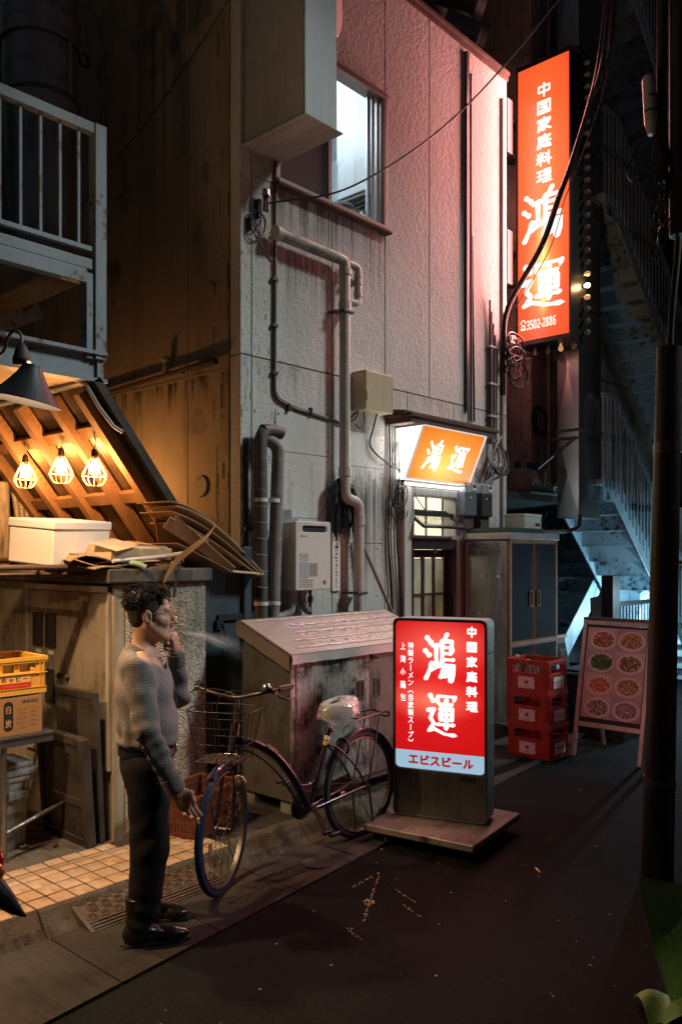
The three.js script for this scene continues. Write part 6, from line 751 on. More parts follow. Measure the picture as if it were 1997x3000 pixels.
{
  const t = wthing('tall_sign', 'tall orange-red vertical lit sign with white characters and a phone number', 'illuminated sign', [8.65, 4.25, -4.65]);
  const x0 = 8.5, x1 = 8.86, z0 = -4.99, z1 = -4.305, y0 = 4.25, y1 = 7.47, fm = mat({ color: C(0.012), roughness: 0.45, metalness: 0.3 });
  wpart(t, 'case', bx(x0 + 0.012, x1, y0, y1, z0, z1, 0.006), fm); wpart(t, 'frame', [bx(x0 - 0.012, x0 + 0.012, y0, y0 + 0.05, z0, z1), bx(x0 - 0.012, x0 + 0.012, y1 - 0.05, y1, z0, z1), bx(x0 - 0.012, x0 + 0.012, y0 + 0.05, y1 - 0.05, z0, z0 + 0.022), bx(x0 - 0.012, x0 + 0.012, y0 + 0.05, y1 - 0.05, z1 - 0.022, z1)], fm);
  const f = new THREE.PlaneGeometry(z1 - z0 - 0.044, y1 - y0 - 0.1); f.rotateY(-Math.PI / 2); f.translate(x0 - 0.002, (y0 + y1) / 2, (z0 + z1) / 2); wpart(t, 'sign_face', f, mat({ color: C(0.02), emissiveMap: faceTall, emissive: C(1), emissiveIntensity: 1.25, roughness: 0.3 }));
  const off = mat({ color: C(0.42, 0.36, 0.26), roughness: 0.3 }), dim = mat({ color: C(0.6, 0.4, 0.2), emissive: C(1, 0.5, 0.2), emissiveIntensity: 0.5 }), on = mat({ color: C(0.9), emissive: C(1, 0.72, 0.36), emissiveIntensity: 7 });
  const bg = lathe([[0.014, 0], [0.015, 0.02], [0.026, 0.045], [0.03, 0.06], [0.024, 0.08], [0.01, 0.09], [0, 0.091]], 14), bz = bg.clone().rotateX(Math.PI / 2), by = bg.clone().rotateX(Math.PI);
  for (let k = 0; k < 24; k++) { const y = y1 - 0.10 - k * 0.1315, q = k === 19 ? on : (k === 18 || k === 20) ? dim : off; const b = wpart(t, 'bulb', bz, q); b.position.add(V(8.77, y, z1)); const s = wpart(t, 'bulb_socket', T(cyl(0.019, 0.017, 0.022, 0, 0, 0, 12), 0, 0, 0, 0, Math.PI / 2), M.black); s.position.add(V(8.77, y, z1)); }
  for (let k = 0; k < 4; k++) { const b = wpart(t, 'bulb', by, k === 2 ? dim : off); b.position.add(V(8.68, y0, z1 - 0.06 - (3 - k) * 0.16)); }
  const pl = new THREE.PointLight(C(1, 0.6, 0.25), 0.35, 0, 2); pl.position.set(8.77, y1 - 0.10 - 19 * 0.1315, z1 + 0.06); scene.add(pl);
  for (const y of [5.0, 5.35, 6.45, 6.85]) wpart(t, 'bracket', [bx(8.44, 8.60, y - 0.02, y + 0.02, -5.12, z0)], fm); for (const y of [4.95, 6.45]) wpart(t, 'bracket_box', bx(8.30, 8.42, y, y + 0.62, -5.2, -4.99, 0.006), fm);
  const L = new THREE.RectAreaLight(C(1, 0.36, 0.33), 42, 0.6, 3.1); L.position.set(x0 - 0.04, (y0 + y1) / 2, (z0 + z1) / 2); L.lookAt(0, (y0 + y1) / 2, (z0 + z1) / 2); scene.add(L);
}
{ // square steel duct with cross-broken faces
  const t = wthing('steel_duct', 'square stainless steel duct with creased faces beside the tall sign', 'duct', [9.25, 2.27, -4.56]); const m = mat({ map: grimeTex([0.48, 0.49, 0.50], [0.3, 0.28, 0.26], 0.35, 0.9), metalness: 0.95, roughness: 0.24 });
  const x0 = 8.968, x1 = 9.531, z1 = -4.45, z0 = -4.72, ys = [2.27, 3.30, 4.75, 6.56, 7.72, 9.4];
  const tri = (P) => { const c = P.reduce((a, b) => a.add(b), V(0, 0, 0)).multiplyScalar(0.25), n = V().crossVectors(P[1].clone().sub(P[0]), P[3].clone().sub(P[0])).normalize(); c.addScaledVector(n, 0.013); const a = []; for (let k = 0; k < 4; k++) a.push(...P[k].toArray(), ...P[(k + 1) % 4].toArray(), ...c.toArray()); const g = new THREE.BufferGeometry(); g.setAttribute('position', new THREE.Float32BufferAttribute(a, 3)); g.computeVertexNormals(); return muv(g); };
  for (let k = 0; k < 5; k++) { const a = ys[k] + 0.012, b = ys[k + 1] - 0.012; wpart(t, 'duct_section', [tri([V(x0, a, z1), V(x1, a, z1), V(x1, b, z1), V(x0, b, z1)]), tri([V(x0, a, z0), V(x0, a, z1), V(x0, b, z1), V(x0, b, z0)]), tri([V(x1, a, z1), V(x1, a, z0), V(x1, b, z0), V(x1, b, z1)]), tri([V(x1, a, z0), V(x0, a, z0), V(x0, b, z0), V(x1, b, z0)]), tri([V(x0, a, z0), V(x1, a, z0), V(x1, a, z1), V(x0, a, z1)])], m); if (k) wpart(t, 'flange', bx(x0 - 0.025, x1 + 0.025, ys[k] - 0.014, ys[k] + 0.014, z0 - 0.02, z1 + 0.025, 0.003), M.darkSteel); }
  wpart(t, 'bracket', [bx(8.94, 8.97, 2.85, 3.22, -4.99, -4.96), bx(8.94, 9.0, 3.19, 3.22, -4.99, -4.46), bar(V(8.95, 2.87, -4.98), V(8.95, 3.2, -4.50), 0.03, 0.02)], M.darkSteel);
}
{ // roof things above the street wall
  const m = mat({ map: grimeTex([0.10, 0.12, 0.13], [0.03, 0.035, 0.04], 0.6, 0.8, 256), roughness: 0.5, metalness: 0.4 }), ax = V(0.72, -0.30, 0.62).normalize(), q = new THREE.Quaternion().setFromUnitVectors(V(0, 1, 0), ax);
  for (const [y, l] of [[7.97, 'upper dark exhaust horn above the pink wall'], [7.58, 'lower dark exhaust horn above the pink wall']]) { const t = wthing('exhaust_horn', l, 'exhaust pipe', [7.95, y, -5.05], 'exhaust horns above the roof edge'); const g = lathe([[0.0, -0.5], [0.155, -0.5], [0.155, -0.14], [0.175, -0.12], [0.175, -0.08], [0.16, -0.06], [0.17, 0.0], [0.158, 0.0], [0.15, -0.1], [0.14, -0.3], [0, -0.3]], 36); g.applyQuaternion(q); g.translate(7.95, y, -5.07); wpart(t, 'horn', g, m); }
  single('rooftop_housing', 'dark blue-grey rooftop housing above the street wall', 'rooftop unit', [bx(5.6, 7.6, 7.25, 10.5, -6.6, -5.9, 0.01), bx(7.6, 8.1, 7.25, 8.6, -6.3, -5.5, 0.01)], m);
}
// ---------- steel stairs at the passage end ----------
{
  const m = M.bluePaint;
  const flight = (name, label, pos, steps, rise, run, z0, z1, landing) => { // descends away from the viewer, origin at the top nosing
    const t = thing(name, label, 'staircase', pos), dx = steps * run, dy = steps * rise, s = V(0, 0, 0);
    for (const z of [z0, z1]) part(t, 'stringer', bar(V(-0.05, -0.06, z), V(dx + 0.05, -dy - 0.02, z), 0.014, 0.26, V(0, 1, 0)), m);
    for (let k = 0; k < steps; k++) { part(t, 'tread', bx(k * run, (k + 1) * run + 0.02, -(k + 1) * rise - 0.008, -(k + 1) * rise + 0.012, z0 + 0.008, z1 - 0.008), m); part(t, 'riser', bx(k * run - 0.006, k * run + 0.006, -(k + 1) * rise + 0.013, -k * rise - 0.009, z0 + 0.008, z1 - 0.008), m); }
    const rail = (z) => { part(t, 'handrail', bar(V(0.0, 1.0, z), V(dx, -dy + 1.0, z), 0.04, 0.05, V(0, 1, 0)), m); for (let k = 0; k < steps * 2; k++) { const x = (k + 0.5) * run / 2, y = -x / run * rise; part(t, 'baluster', bx(x - 0.009, x + 0.009, y - 0.12, y + 0.98, z + 0.018, z + 0.032), m); } };
    rail(z1); if (landing) { part(t, 'landing', bx(-landing, 0, -0.06, 0, z0, z1), m); part(t, 'landing_beam', bx(-landing, 0, -0.26, -0.005, z1 - 0.004, z1 + 0.01), m); part(t, 'handrail', bx(-landing, 0, 0.98, 1.03, z1 - 0.02, z1 + 0.02), m); for (let k = 0; k < landing / 0.11; k++) part(t, 'baluster', bx(-0.06 - k * 0.11 - 0.009, -0.06 - k * 0.11 + 0.009, -0.12, 0.98, z1 + 0.018, z1 + 0.032), m); part(t, 'post', bx(-0.02, 0.02, -0.2, 1.0, z1 - 0.02, z1 + 0.02), m); }
    return t;
  };
  const g = 'light blue outdoor stair flights', a = flight('steel_stair', 'lowest light blue steel stair flight seen from below beside the duct', [9.75, 2.75, 0], 14, 0.196, 0.216, -5.12, -4.36, 0.36); a.userData.group = g;
  const b = a.clone(); b.name = numbered('steel_stair'); b.position.y += 3.42; b.userData.label = 'unlit middle blue steel stair flight with railing high behind the duct'; scene.add(b);
  const c = a.clone(); c.name = numbered('steel_stair'); c.position.y += 6.84; b.position.x += 0.05; c.userData.label = 'topmost dark blue stair flight at the picture top near the pole'; scene.add(c);
  const d = flight('steel_stair', 'pale blue stair rising behind the cabinet with slanted railing at ground level', [12.4, 2.72, 0], 13, 0.2, 0.22, 5.2, 5.98, 0); d.rotation.y = Math.PI; d.userData.group = g;
}
{ // passage end
  const wm = mat({ map: grimeTex([0.52, 0.58, 0.60], [0.2, 0.2, 0.18], 0.6, 1.4), roughness: 0.7 });
  single('passage_wall', 'pale lit wall at the end of the passage under the stairs', 'wall', bx(13.3, 13.5, 0, 2.6, -7.5, -2.0), wm);
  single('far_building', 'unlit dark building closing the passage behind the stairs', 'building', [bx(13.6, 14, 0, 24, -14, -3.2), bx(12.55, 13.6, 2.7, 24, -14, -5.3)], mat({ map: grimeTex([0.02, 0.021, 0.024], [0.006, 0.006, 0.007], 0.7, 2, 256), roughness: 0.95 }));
  const f = wthing('slat_fence', 'dark metal fence of vertical slats below the stairs', 'fence', [10, 0, -4.2]), dk = mat({ color: C(0.03, 0.035, 0.04), roughness: 0.5, metalness: 0.4 }); wpart(f, 'rail', bx(9.40, 10.9, 1.24, 1.29, -4.22, -4.18), dk); wpart(f, 'rail', bx(9.40, 10.9, 0.12, 0.17, -4.22, -4.18), dk); for (let k = 0; k < 17; k++) wpart(f, 'slat', bx(9.44 + k * 0.088, 9.475 + k * 0.088, 0.17, 1.24, -4.21, -4.19), M.bluePaint); wpart(f, 'post', bx(9.36, 9.40, 0, 1.33, -4.22, -4.18), dk);
  single('dark_post', 'thick dark square post between the hanging menu and the fence', 'post', bx(9.17, 9.36, 0, 1.61, -4.27, -4.13, 0.006), dk);
  const h = thing('hanging_menu', 'white handwritten menu board hung on a string in front of the stairs', 'menu board', [9.25, 1.17, -4.33]); h.rotation.z = 0.09; const mt = canvasTex(256, 256, (g) => { g.fillStyle = '#d8d4c8'; g.fillRect(0, 0, 256, 256); g.strokeStyle = '#b03030'; g.lineWidth = 4; g.strokeRect(26, 18, 200, 44); scrawl(g, 44, 26, 165, 28, '#222', 11, 3); for (let k = 0; k < 7; k++) scrawl(g, 16 + (k % 3) * 14, 76 + k * 25, 215 - (k % 3) * 20, 15, k === 3 ? '#8a2a2a' : '#26333a', 20 + k, 2.2); }); part(h, 'board', cb(0.43, 0.40, 0.012, 0, 0, 0, 0.004), M.black); part(h, 'paper', T(new THREE.PlaneGeometry(0.415, 0.385), 0, 0, 0.0075), mat({ map: mt, roughness: 0.6 })); part(h, 'string', [rod(V(-0.12, 0.2, 0), V(0.0, 0.37, 0), 0.004, 6), rod(V(0.12, 0.2, 0), V(0.0, 0.37, 0), 0.004, 6)], M.black);
  const car = wthing('white_box_stack', 'stacked white cases in the dark gap behind the slanted railing', 'cases', [9.7, 0.12, -5.7]); for (let k = 0; k < 4; k++) wpart(car, 'case', bx(9.45 + (k % 2) * 0.05, 10.0, 0.12 + k * 0.29, 0.38 + k * 0.29, -5.9, -5.45, 0.01), mat({ map: grimeTex([0.34, 0.33, 0.31], [0.1, 0.09, 0.08], 0.6, 0.5, 256), roughness: 0.6 }));
  const tl = wthing('fluorescent_lamp', 'upright white fluorescent lamp in front of the slat fence, past the picture edge', 'lamp', [10.1, 0, -3.4]); wpart(tl, 'tube', rod(V(10.1, 0.5, -3.42), V(10.1, 1.6, -3.42), 0.02, 12), mat({ color: C(0.9), emissive: C(0.7, 0.92, 1), emissiveIntensity: 4 })); wpart(tl, 'hood', bx(9.9, 11.4, 1.74, 1.78, -3.72, -2.9), M.darkSteel); wpart(tl, 'fitting', bx(10.06, 10.14, 0.45, 1.65, -3.385, -3.35), M.white); wpart(tl, 'stand', [bx(10.07, 10.13, 0, 0.45, -3.38, -3.35)], M.darkSteel);
  for (const y of [0.75, 1.35]) { const l = new THREE.PointLight(C(0.55, 0.86, 1.0), 2.6, 0, 2); l.position.set(10.1, y, -3.46); l.castShadow = true; scene.add(l); }
  const t2 = wthing('fluorescent_lamp', 'small bright white lamp seen through the slats of the fence', 'lamp', [11.2, 0, -4.66]); wpart(t2, 'tube', rod(V(11.2, 0.75, -4.66), V(11.2, 1.12, -4.66), 0.02, 12), mat({ color: C(0.9), emissive: C(0.7, 0.92, 1), emissiveIntensity: 4 })); wpart(t2, 'stand', rod(V(11.2, 0, -4.70), V(11.2, 1.15, -4.70), 0.012), M.darkSteel); const l2 = new THREE.PointLight(C(0.55, 0.86, 1.0), 5, 0, 2); l2.position.set(11.17, 0.95, -4.62); l2.castShadow = true; scene.add(l2);
}
// ---------- poles, cables, tarp at the right edge ----------
{
  const pm = mat({ map: grimeTex([0.032, 0.032, 0.032], [0.012, 0.012, 0.011], 0.9, 0.6), roughness: 0.5, metalness: 0.4, bumpMap: bumpSoft, bumpScale: 0.003 });
  const t = wthing('steel_pipe_post', 'dark weathered steel cable-guard pipe standing at the right edge', 'post', [4.72, 0, -1.85]); wpart(t, 'pipe', rod(V(4.715, 0, -1.86), V(4.765, 3.02, -1.81), 0.088, 28, 0.068), pm); for (const [y, r] of [[0.55, 0.088], [2.45, 0.075]]) { const c = V(lerp(4.715, 4.765, y / 3.02), y, lerp(-1.86, -1.81, y / 3.02)); wpart(t, 'band', rod(c.clone().add(V(0, -0.03, 0)), c.clone().add(V(0, 0.03, 0)), r, 28), M.darkSteel); }
  wpart(t, 'riser_cable', tube([[4.765, 2.9, -1.81], [4.77, 3.2, -1.80], [4.80, 3.9, -1.76], [4.78, 6, -1.7]], 0.02, 20, 8), M.cable);
  const u = wthing('utility_pole', 'thick brown-grey utility pole with metal bands at the picture edge', 'utility pole', [4.83, 0, -1.40]); wpart(u, 'pole', rod(V(4.83, 0, -1.40), V(4.83, 10, -1.40), 0.165, 36, 0.14), mat({ map: grimeTex([0.16, 0.13, 0.10], [0.05, 0.045, 0.035], 0.8, 0.7), roughness: 0.85, bumpMap: bumpFine, bumpScale: 0.003 })); for (const y of [3.35, 3.5, 3.62, 3.78, 4.0, 4.1, 4.7, 4.82]) wpart(u, 'band', T(new THREE.TorusGeometry(0.163, 0.006, 6, 36), 4.83, y, -1.40, 0, Math.PI / 2 + 0.12), M.galv); wpart(u, 'crossarm', bx(4.5, 5.2, 5.2, 5.3, -1.45, -1.38), M.galv);
  wpart(u, 'conduit', [rod(V(4.60, 3.9, -1.79), V(4.60, 8, -1.79), 0.028, 12), rod(V(4.66, 3.6, -1.72), V(4.66, 8, -1.72), 0.05, 14)], pm);
  const s = wthing('cable_splice', 'grey cable splice capsule with dangling wires beside the pole', 'cable splice', [4.55, 4.35, -1.83]); wpart(s, 'capsule', [rod(V(4.555, 4.22, -1.83), V(4.545, 4.46, -1.84), 0.036, 18), T(new THREE.SphereGeometry(0.036, 16, 10), 4.545, 4.46, -1.84), rod(V(4.557, 4.16, -1.828), V(4.555, 4.22, -1.83), 0.022, 14, 0.036)], mat({ color: C(0.20, 0.22, 0.24), roughness: 0.35 })); for (const y of [4.28, 4.36]) wpart(s, 'strap', rod(V(4.552, y, -1.83), V(4.551, y + 0.012, -1.83), 0.038, 18), M.black);
  const W = (px, n, seed) => { const r = mulberry(seed); for (let k = 0; k < n; k++) { const x = px[0] + (r() - 0.5) * 0.10, z = px[2] + (r() - 0.5) * 0.10, dp = 0.25 + r() * 0.45; wpart(s, 'wire', tube([[4.56 + r() * 0.04, 4.2, -1.82], [x, 4.05 - r() * 0.1, z], [x + (r() - 0.5) * 0.08, 4.15 - dp, z + (r() - 0.5) * 0.08], [x + 0.05 + r() * 0.05, 4.05 - dp * 0.5, z + 0.03], [4.61, 4.2, -1.77]], 0.0042, 30, 5), M.cable); } }; W([4.56, 4, -1.82], 12, 9); wpart(s, 'wire', tube([[4.57, 4.3, -1.82], [4.50, 4.05, -1.9], [4.46, 3.95, -1.93], [4.49, 3.9, -1.9], [4.57, 3.95, -1.82]], 0.0035, 30, 5), M.cable); wpart(s, 'wire', tube([[4.60, 4.0, -1.79], [4.585, 3.8, -1.80], [4.55, 3.66, -1.83]], 0.004, 20, 5), M.white);
  const bd = wthing('cable_bundle', 'thick black bundle of service cables crossing in front of the tall sign', 'cables', [8.0, 5.5, -4.4]); const base = [[7.95, 3.6, -4.84], [7.93, 4.15, -4.82], [7.92, 4.55, -4.75], [8.0, 5.13, -4.40], [8.05, 5.62, -4.22], [8.06, 5.92, -4.09], [8.08, 6.45, -3.90], [8.10, 6.86, -3.76], [8.08, 7.5, -3.66], [8.0, 8.6, -3.5]];
  for (let k = 0; k < 5; k++) wpart(bd, 'cable', tube(base.map(([x, y, z], i) => [x + Math.cos(k * 1.3 + i * 0.4) * (i > 6 ? 0.05 : 0.020), y, z + Math.sin(k * 1.3 + i * 0.4) * (i > 6 ? 0.05 : 0.020)]), 0.013 - k * 0.0008, 80, 7), M.cable); for (const i of [2, 3, 4]) wpart(bd, 'tie', T(new THREE.TorusGeometry(0.032, 0.006, 6, 16), base[i][0], base[i][1], base[i][2], 0, 1.3), M.cable);
  wpart(bd, 'thin_wire', tube(base.slice(2).map(([x, y, z], i) => [x + 0.06 + 0.03 * Math.sin(i * 2), y - 0.02, z + 0.05]), 0.005, 60, 5), M.cable);
  const cb2 = wthing('cable_junction', 'knot of looping cables and connectors under the tall sign', 'cables', [8.1, 4.1, -4.8]); for (let k = 0; k < 9; k++) { const r = 0.07 + rnd() * 0.12, cx = 8.06 + rr(-0.03, 0.16), cy = 4.0 + rr(-0.15, 0.15); wpart(cb2, 'loop', tube(Array.from({ length: 9 }, (_, i) => [cx + r * Math.cos(i / 9 * 6.283), cy + r * Math.sin(i / 9 * 6.283), -4.80 + rr(-0.04, 0.04)]), 0.010, 40, 6, 0.5, true), M.cable); } wpart(cb2, 'connector', [bx(8.0, 8.12, 4.18, 4.26, -4.86, -4.78), rod(V(8.14, 3.75, -4.82), V(8.14, 4.05, -4.82), 0.012)], M.cableGrey); wpart(cb2, 'drop_wire', tube([[8.66, 4.26, -4.7], [8.55, 4.12, -4.72], [8.35, 4.05, -4.78], [8.2, 4.1, -4.8]], 0.010, 24, 6), M.cable);
  // green tarp
  const tm = mat({ map: grimeTex([0.17, 0.42, 0.10], [0.08, 0.18, 0.05], 0.8, 0.5), roughness: 0.55, side: THREE.DoubleSide }); const tp = wthing('green_tarp', 'crumpled green tarpaulin draped to the ground at the lower right corner', 'tarpaulin', [3.45, 0, -1.3]);
  const R = V(0.673, 0, 0.7396), F = V(0.7396, 0, -0.673), at = (r, f, y) => R.clone().multiplyScalar(r).addScaledVector(F, f).setY(y);
  wpart(tp, 'drape', surf(40, 40, (u, v) => { const l = lerp(1.255, 1.335, Math.pow(v, 1.3)), r = lerp(l, 1.95, u), y = lerp(lerp(0.475, 0.36, Math.pow(u, 0.8)), 0.0, v); return at(r, 3.52 - 0.16 * v + 0.05 * Math.sin(u * 9 + v * 3) * (0.3 + v) - 0.05 * (1 - u) * v + 0.02 * nz(NA, u * 200, v * 200), y); }, 0.002), tm);
  wpart(tp, 'fold', surf(40, 16, (u, v) => at(lerp(1.20, 1.75, u), 3.42 - 0.19 * v + 0.03 * Math.sin(u * 6), 0.012 + 0.085 * Math.pow(Math.sin(Math.PI * Math.min(1, v * 0.9 + 0.12)), 1.2) * (0.25 + 0.9 * u) + 0.02 * Math.sin(u * 14 + v * 4)), 0.002), tm); wpart(tp, 'rolled_edge', surf(30, 12, (u, v) => { const a = v * 5.2; return at(lerp(1.43, 1.78, u), 3.22 - 0.06 * u + (0.035 + 0.02 * u) * Math.cos(a), 0.04 + 0.02 * u + (0.035 + 0.02 * u) * Math.sin(a)); }, 0.002), tm);
}
// the row of buildings behind the camera, across the alley
single('opposite_buildings', 'plain building row with a raised deck across the alley behind the viewpoint', 'building', [bx(-8, 12.6, 0, 5.4, 1.0, 6.0), bx(13.2, 30, 0, 22, 0.5, 1.2), bx(12.6, 13.2, 0, 8, 0.5, 1.0), bx(-8, 13.1, 11.7, 17, 0.5, 1.2), bx(-8, -7, 5.4, 11.7, 0.5, 1.2)], mat({ map: grimeTex([0.14, 0.13, 0.12], [0.05, 0.05, 0.045], 0.7, 2, 256), roughness: 0.9 }));
// ---------- bicycle ----------
{
  const t = wthing('bicycle', 'dark purple city bicycle with blue tyres and wire basket by the menu cabinet', 'bicycle', [3.6, 0, -3.55]);
  const Z = -3.56, fr = phys({ color: C(0.014, 0.010, 0.028), roughness: 0.3, clearcoat: 0.6, metalness: 0.2 }), bk = mat({ color: C(0.014), roughness: 0.4 }), tyM = mat({ color: C(0.03, 0.085, 0.24), roughness: 0.6, bumpMap: valTex(128, 0.03, (x, y) => ((((x >> 4) + (y >> 4)) & 1) ? 1 : 0.1)), bumpScale: 0.003 }), tyR = mat({ color: C(0.011, 0.018, 0.035), roughness: 0.7 }), chromeD = mat({ color: C(0.10, 0.095, 0.09), metalness: 0.9, roughness: 0.42 });
  const sR = 0.325, ang = 28 * Math.PI / 180, FO = V(3.03, 0, Z - 0.02), fx = (g) => { g.rotateY(ang); g.translate(FO.x, 0, FO.z); return g; };
  const spokeG = (k) => { const s = k % 2 ? 1 : -1, a = k / 32 * 6.2832, b = a + (k % 4 < 2 ? 0.32 : -0.32) ; return rod(V(0.022 * Math.cos(b * 1 + (k % 4 < 2 ? 1.1 : -1.1)), 0.022 * Math.sin(b + (k % 4 < 2 ? 1.1 : -1.1)), s * 0.03), V(0.301 * Math.cos(a), 0.301 * Math.sin(a), 0), 0.0013, 4); };
  const wheel = (pos, ry, tm) => { // tyre > rim, hub, spokes, reflector
    const w = wpart(t, 'wheel', new THREE.TorusGeometry(sR, 0.0205, 14, 90), tm); w.position.add(V(...pos)); w.rotation.y = ry;
    part(w, 'rim', lathe([[0.297, -0.013], [0.300, -0.016], [0.309, -0.015], [0.311, -0.011], [0.300, 0], [0.311, 0.011], [0.309, 0.015], [0.300, 0.016], [0.297, 0.013], [0.297, -0.013]], 80).rotateX(Math.PI / 2), chromeD);
    part(w, 'hub', [rod(V(0, 0, -0.045), V(0, 0, 0.045), 0.014, 12), rod(V(0, 0, -0.033), V(0, 0, -0.028), 0.026, 16), rod(V(0, 0, 0.028), V(0, 0, 0.033), 0.026, 16)], chromeD);
    for (let k = 0; k < 32; k++) part(w, 'spoke', spokeG(k), chromeD); const rf = part(w, 'reflector', cb(0.035, 0.075, 0.012, 0, 0, 0, 0.012), mat({ color: C(0.42, 0.33, 0.22), roughness: 0.3 })); rf.position.set(-0.17, -0.05, 0.0); return w;
  };
  wheel([FO.x - 0.13 * Math.cos(ang), 0.346, FO.z + 0.13 * Math.sin(ang)], ang, tyM); wheel([4.10, 0.346, Z], 0, tyR);
  const fender = (cx, a0, a1, r) => surf(48, 6, (u, v) => { const a = lerp(a0, a1, u), q = (v - 0.5) * 2, rr2 = r - 0.016 * q * q; return V(cx + rr2 * Math.cos(a), 0.346 + rr2 * Math.sin(a), q * 0.028); }, 0.0015);
  wpart(t, 'rear_fender', fender(4.10, -0.35, 2.7, 0.366).translate(0, 0, Z), fr); wpart(t, 'front_fender', fx(fender(-0.13, 0.75, 2.05, 0.366)), fr);
  // front: fork, head, bar, basket, lamp
  wpart(t, 'fork', [-1, 1].flatMap((s) => [fx(polytube([V(-0.13, 0.346, s * 0.05), V(-0.09, 0.45, s * 0.046), V(-0.005, 0.70, s * 0.035), V(0.005, 0.735, s * 0.02)], 0.011, 8))]).concat([fx(rod(V(0.0, 0.72, -0.035), V(0.0, 0.72, 0.035), 0.016, 10))]), fr);
  wpart(t, 'head_tube', fx(rod(V(0.005, 0.735, 0), V(0.06, 0.885, 0), 0.024, 16)), fr); wpart(t, 'stem', fx(merge([rod(V(0.06, 0.885, 0), V(0.085, 1.02, 0), 0.013, 10), rod(V(0.085, 1.02, 0), V(0.045, 1.035, 0), 0.013, 10)])), chromeD);
  wpart(t, 'handlebar', fx(tube([[0.19, 1.085, -0.285], [0.07, 1.085, -0.24], [0.03, 1.06, -0.13], [0.045, 1.035, 0], [0.03, 1.06, 0.13], [0.07, 1.085, 0.24], [0.19, 1.085, 0.285]], 0.011, 60, 8)), chromeD);
  for (const s of [-1, 1]) { wpart(t, 'grip', fx(rod(V(0.08, 1.086, s * 0.245), V(0.20, 1.086, s * 0.287), 0.0175, 14)), bk); wpart(t, 'brake_lever', fx(merge([tube([[0.055, 1.075, s * 0.235], [0.03, 1.06, s * 0.26], [0.06, 1.035, s * 0.30], [0.14, 1.03, s * 0.325]], 0.0065, 18, 6), cb(0.03, 0.03, 0.03, 0.055, 1.078, s * 0.232, 0.008)])), chromeD); wpart(t, 'brake_cable', fx(tube([[0.04, 1.07, s * 0.22], [0.0, 1.085, s * 0.1], [-0.05, 1.06, -s * 0.04], [-0.055, 0.93, -s * 0.06], [0.0, 0.80, -s * 0.02]], 0.0028, 30, 5)), bk); }
  wpart(t, 'bell', fx(T(new THREE.SphereGeometry(0.028, 18, 10, 0, 7, 0, 1.7), 0.045, 1.095, 0.19)), M.chrome); wpart(t, 'gear_shifter', fx(rod(V(0.06, 1.085, -0.205), V(0.085, 1.086, -0.245), 0.021, 14)), bk);
  { // wire basket
    const b = [], bw = (y) => lerp(0.135, 0.19, y), bd = (y) => lerp(0.105, 0.135, y), cx = -0.105, y0 = 0.725, H = 0.275, P = (a, h) => { const s = (q) => Math.sign(q) * Math.pow(Math.abs(q), 0.4); return V(cx + bd(h) * s(Math.cos(a)), y0 + h * H, bw(h) * s(Math.sin(a))); };
    for (let k = 0; k < 30; k++) { const a = k / 30 * 6.2832; b.push(rod(P(a, 0), P(a, 1), 0.0019, 5)); } for (const [h, r] of [[0, 0.0026], [0.35, 0.0019], [0.68, 0.0019], [1, 0.0036]]) b.push(tube(Array.from({ length: 40 }, (_, k) => P(k / 40 * 6.2832, h)), r, 90, 5, 0.3, true)); for (let k = -4; k <= 4; k++) { b.push(rod(V(cx - 0.10, y0, k * 0.028), V(cx + 0.10, y0, k * 0.028), 0.0019, 5), rod(V(cx + k * 0.023, y0 - 0.002, -0.13), V(cx + k * 0.023, y0 - 0.002, 0.13), 0.0019, 5)); }
    wpart(t, 'basket', fx(merge(b)), mat({ color: C(0.035, 0.03, 0.03), metalness: 0.6, roughness: 0.35 })); wpart(t, 'basket_support', fx(merge([-1, 1].map((s) => rod(V(-0.13, 0.346, s * 0.055), V(-0.17, 0.725, s * 0.08), 0.005, 6)).concat([-3, -2, -1, 0, 1, 2, 3].map((k) => rod(V(-0.21, 0.72, k * 0.03), V(-0.02, 0.722, k * 0.03), 0.003, 5))))), chromeD);
  }
  wpart(t, 'lamp', [fx(T(lathe([[0, -0.03], [0.03, -0.025], [0.042, 0.0], [0.044, 0.02], [0.04, 0.03], [0, 0.034]], 24).rotateZ(Math.PI / 2), -0.10, 0.60, 0.085))].concat([]), mat({ color: C(0.30, 0.24, 0.17), roughness: 0.25, metalness: 0.4 })); wpart(t, 'lamp_bracket', fx(rod(V(-0.09, 0.60, 0.07), V(-0.05, 0.58, 0.04), 0.008)), bk);
  // frame
  const tf = (pts, r, n = 40) => tube(pts.map(([x, y, z = 0]) => [x, y, Z + z]), r, n, 14); const hx = (a, y) => [FO.x + a, y];
  wpart(t, 'main_tube', tf([[3.07, 0.80], [3.20, 0.755], [3.36, 0.65], [3.50, 0.49], [3.58, 0.36], [3.62, 0.30]], 0.0255, 50), fr); wpart(t, 'lower_tube', tf([[3.06, 0.755], [3.19, 0.70], [3.34, 0.585], [3.46, 0.44], [3.55, 0.31]], 0.008, 40), fr);
  wpart(t, 'seat_tube', rod(V(3.62, 0.29, Z), V(3.80, 0.74, Z), 0.0175, 14), fr); wpart(t, 'seat_post', rod(V(3.80, 0.74, Z), V(3.845, 0.86, Z), 0.0125, 12), M.chrome); wpart(t, 'seat_clamp', [rod(V(3.79, 0.725, Z), V(3.803, 0.757, Z), 0.023, 14), rod(V(3.80, 0.74, Z - 0.03), V(3.80, 0.74, Z + 0.04), 0.006)], bk);
  wpart(t, 'brace', tf([[3.53, 0.455], [3.62, 0.44], [3.70, 0.475], [3.705, 0.5]], 0.008, 20), fr);
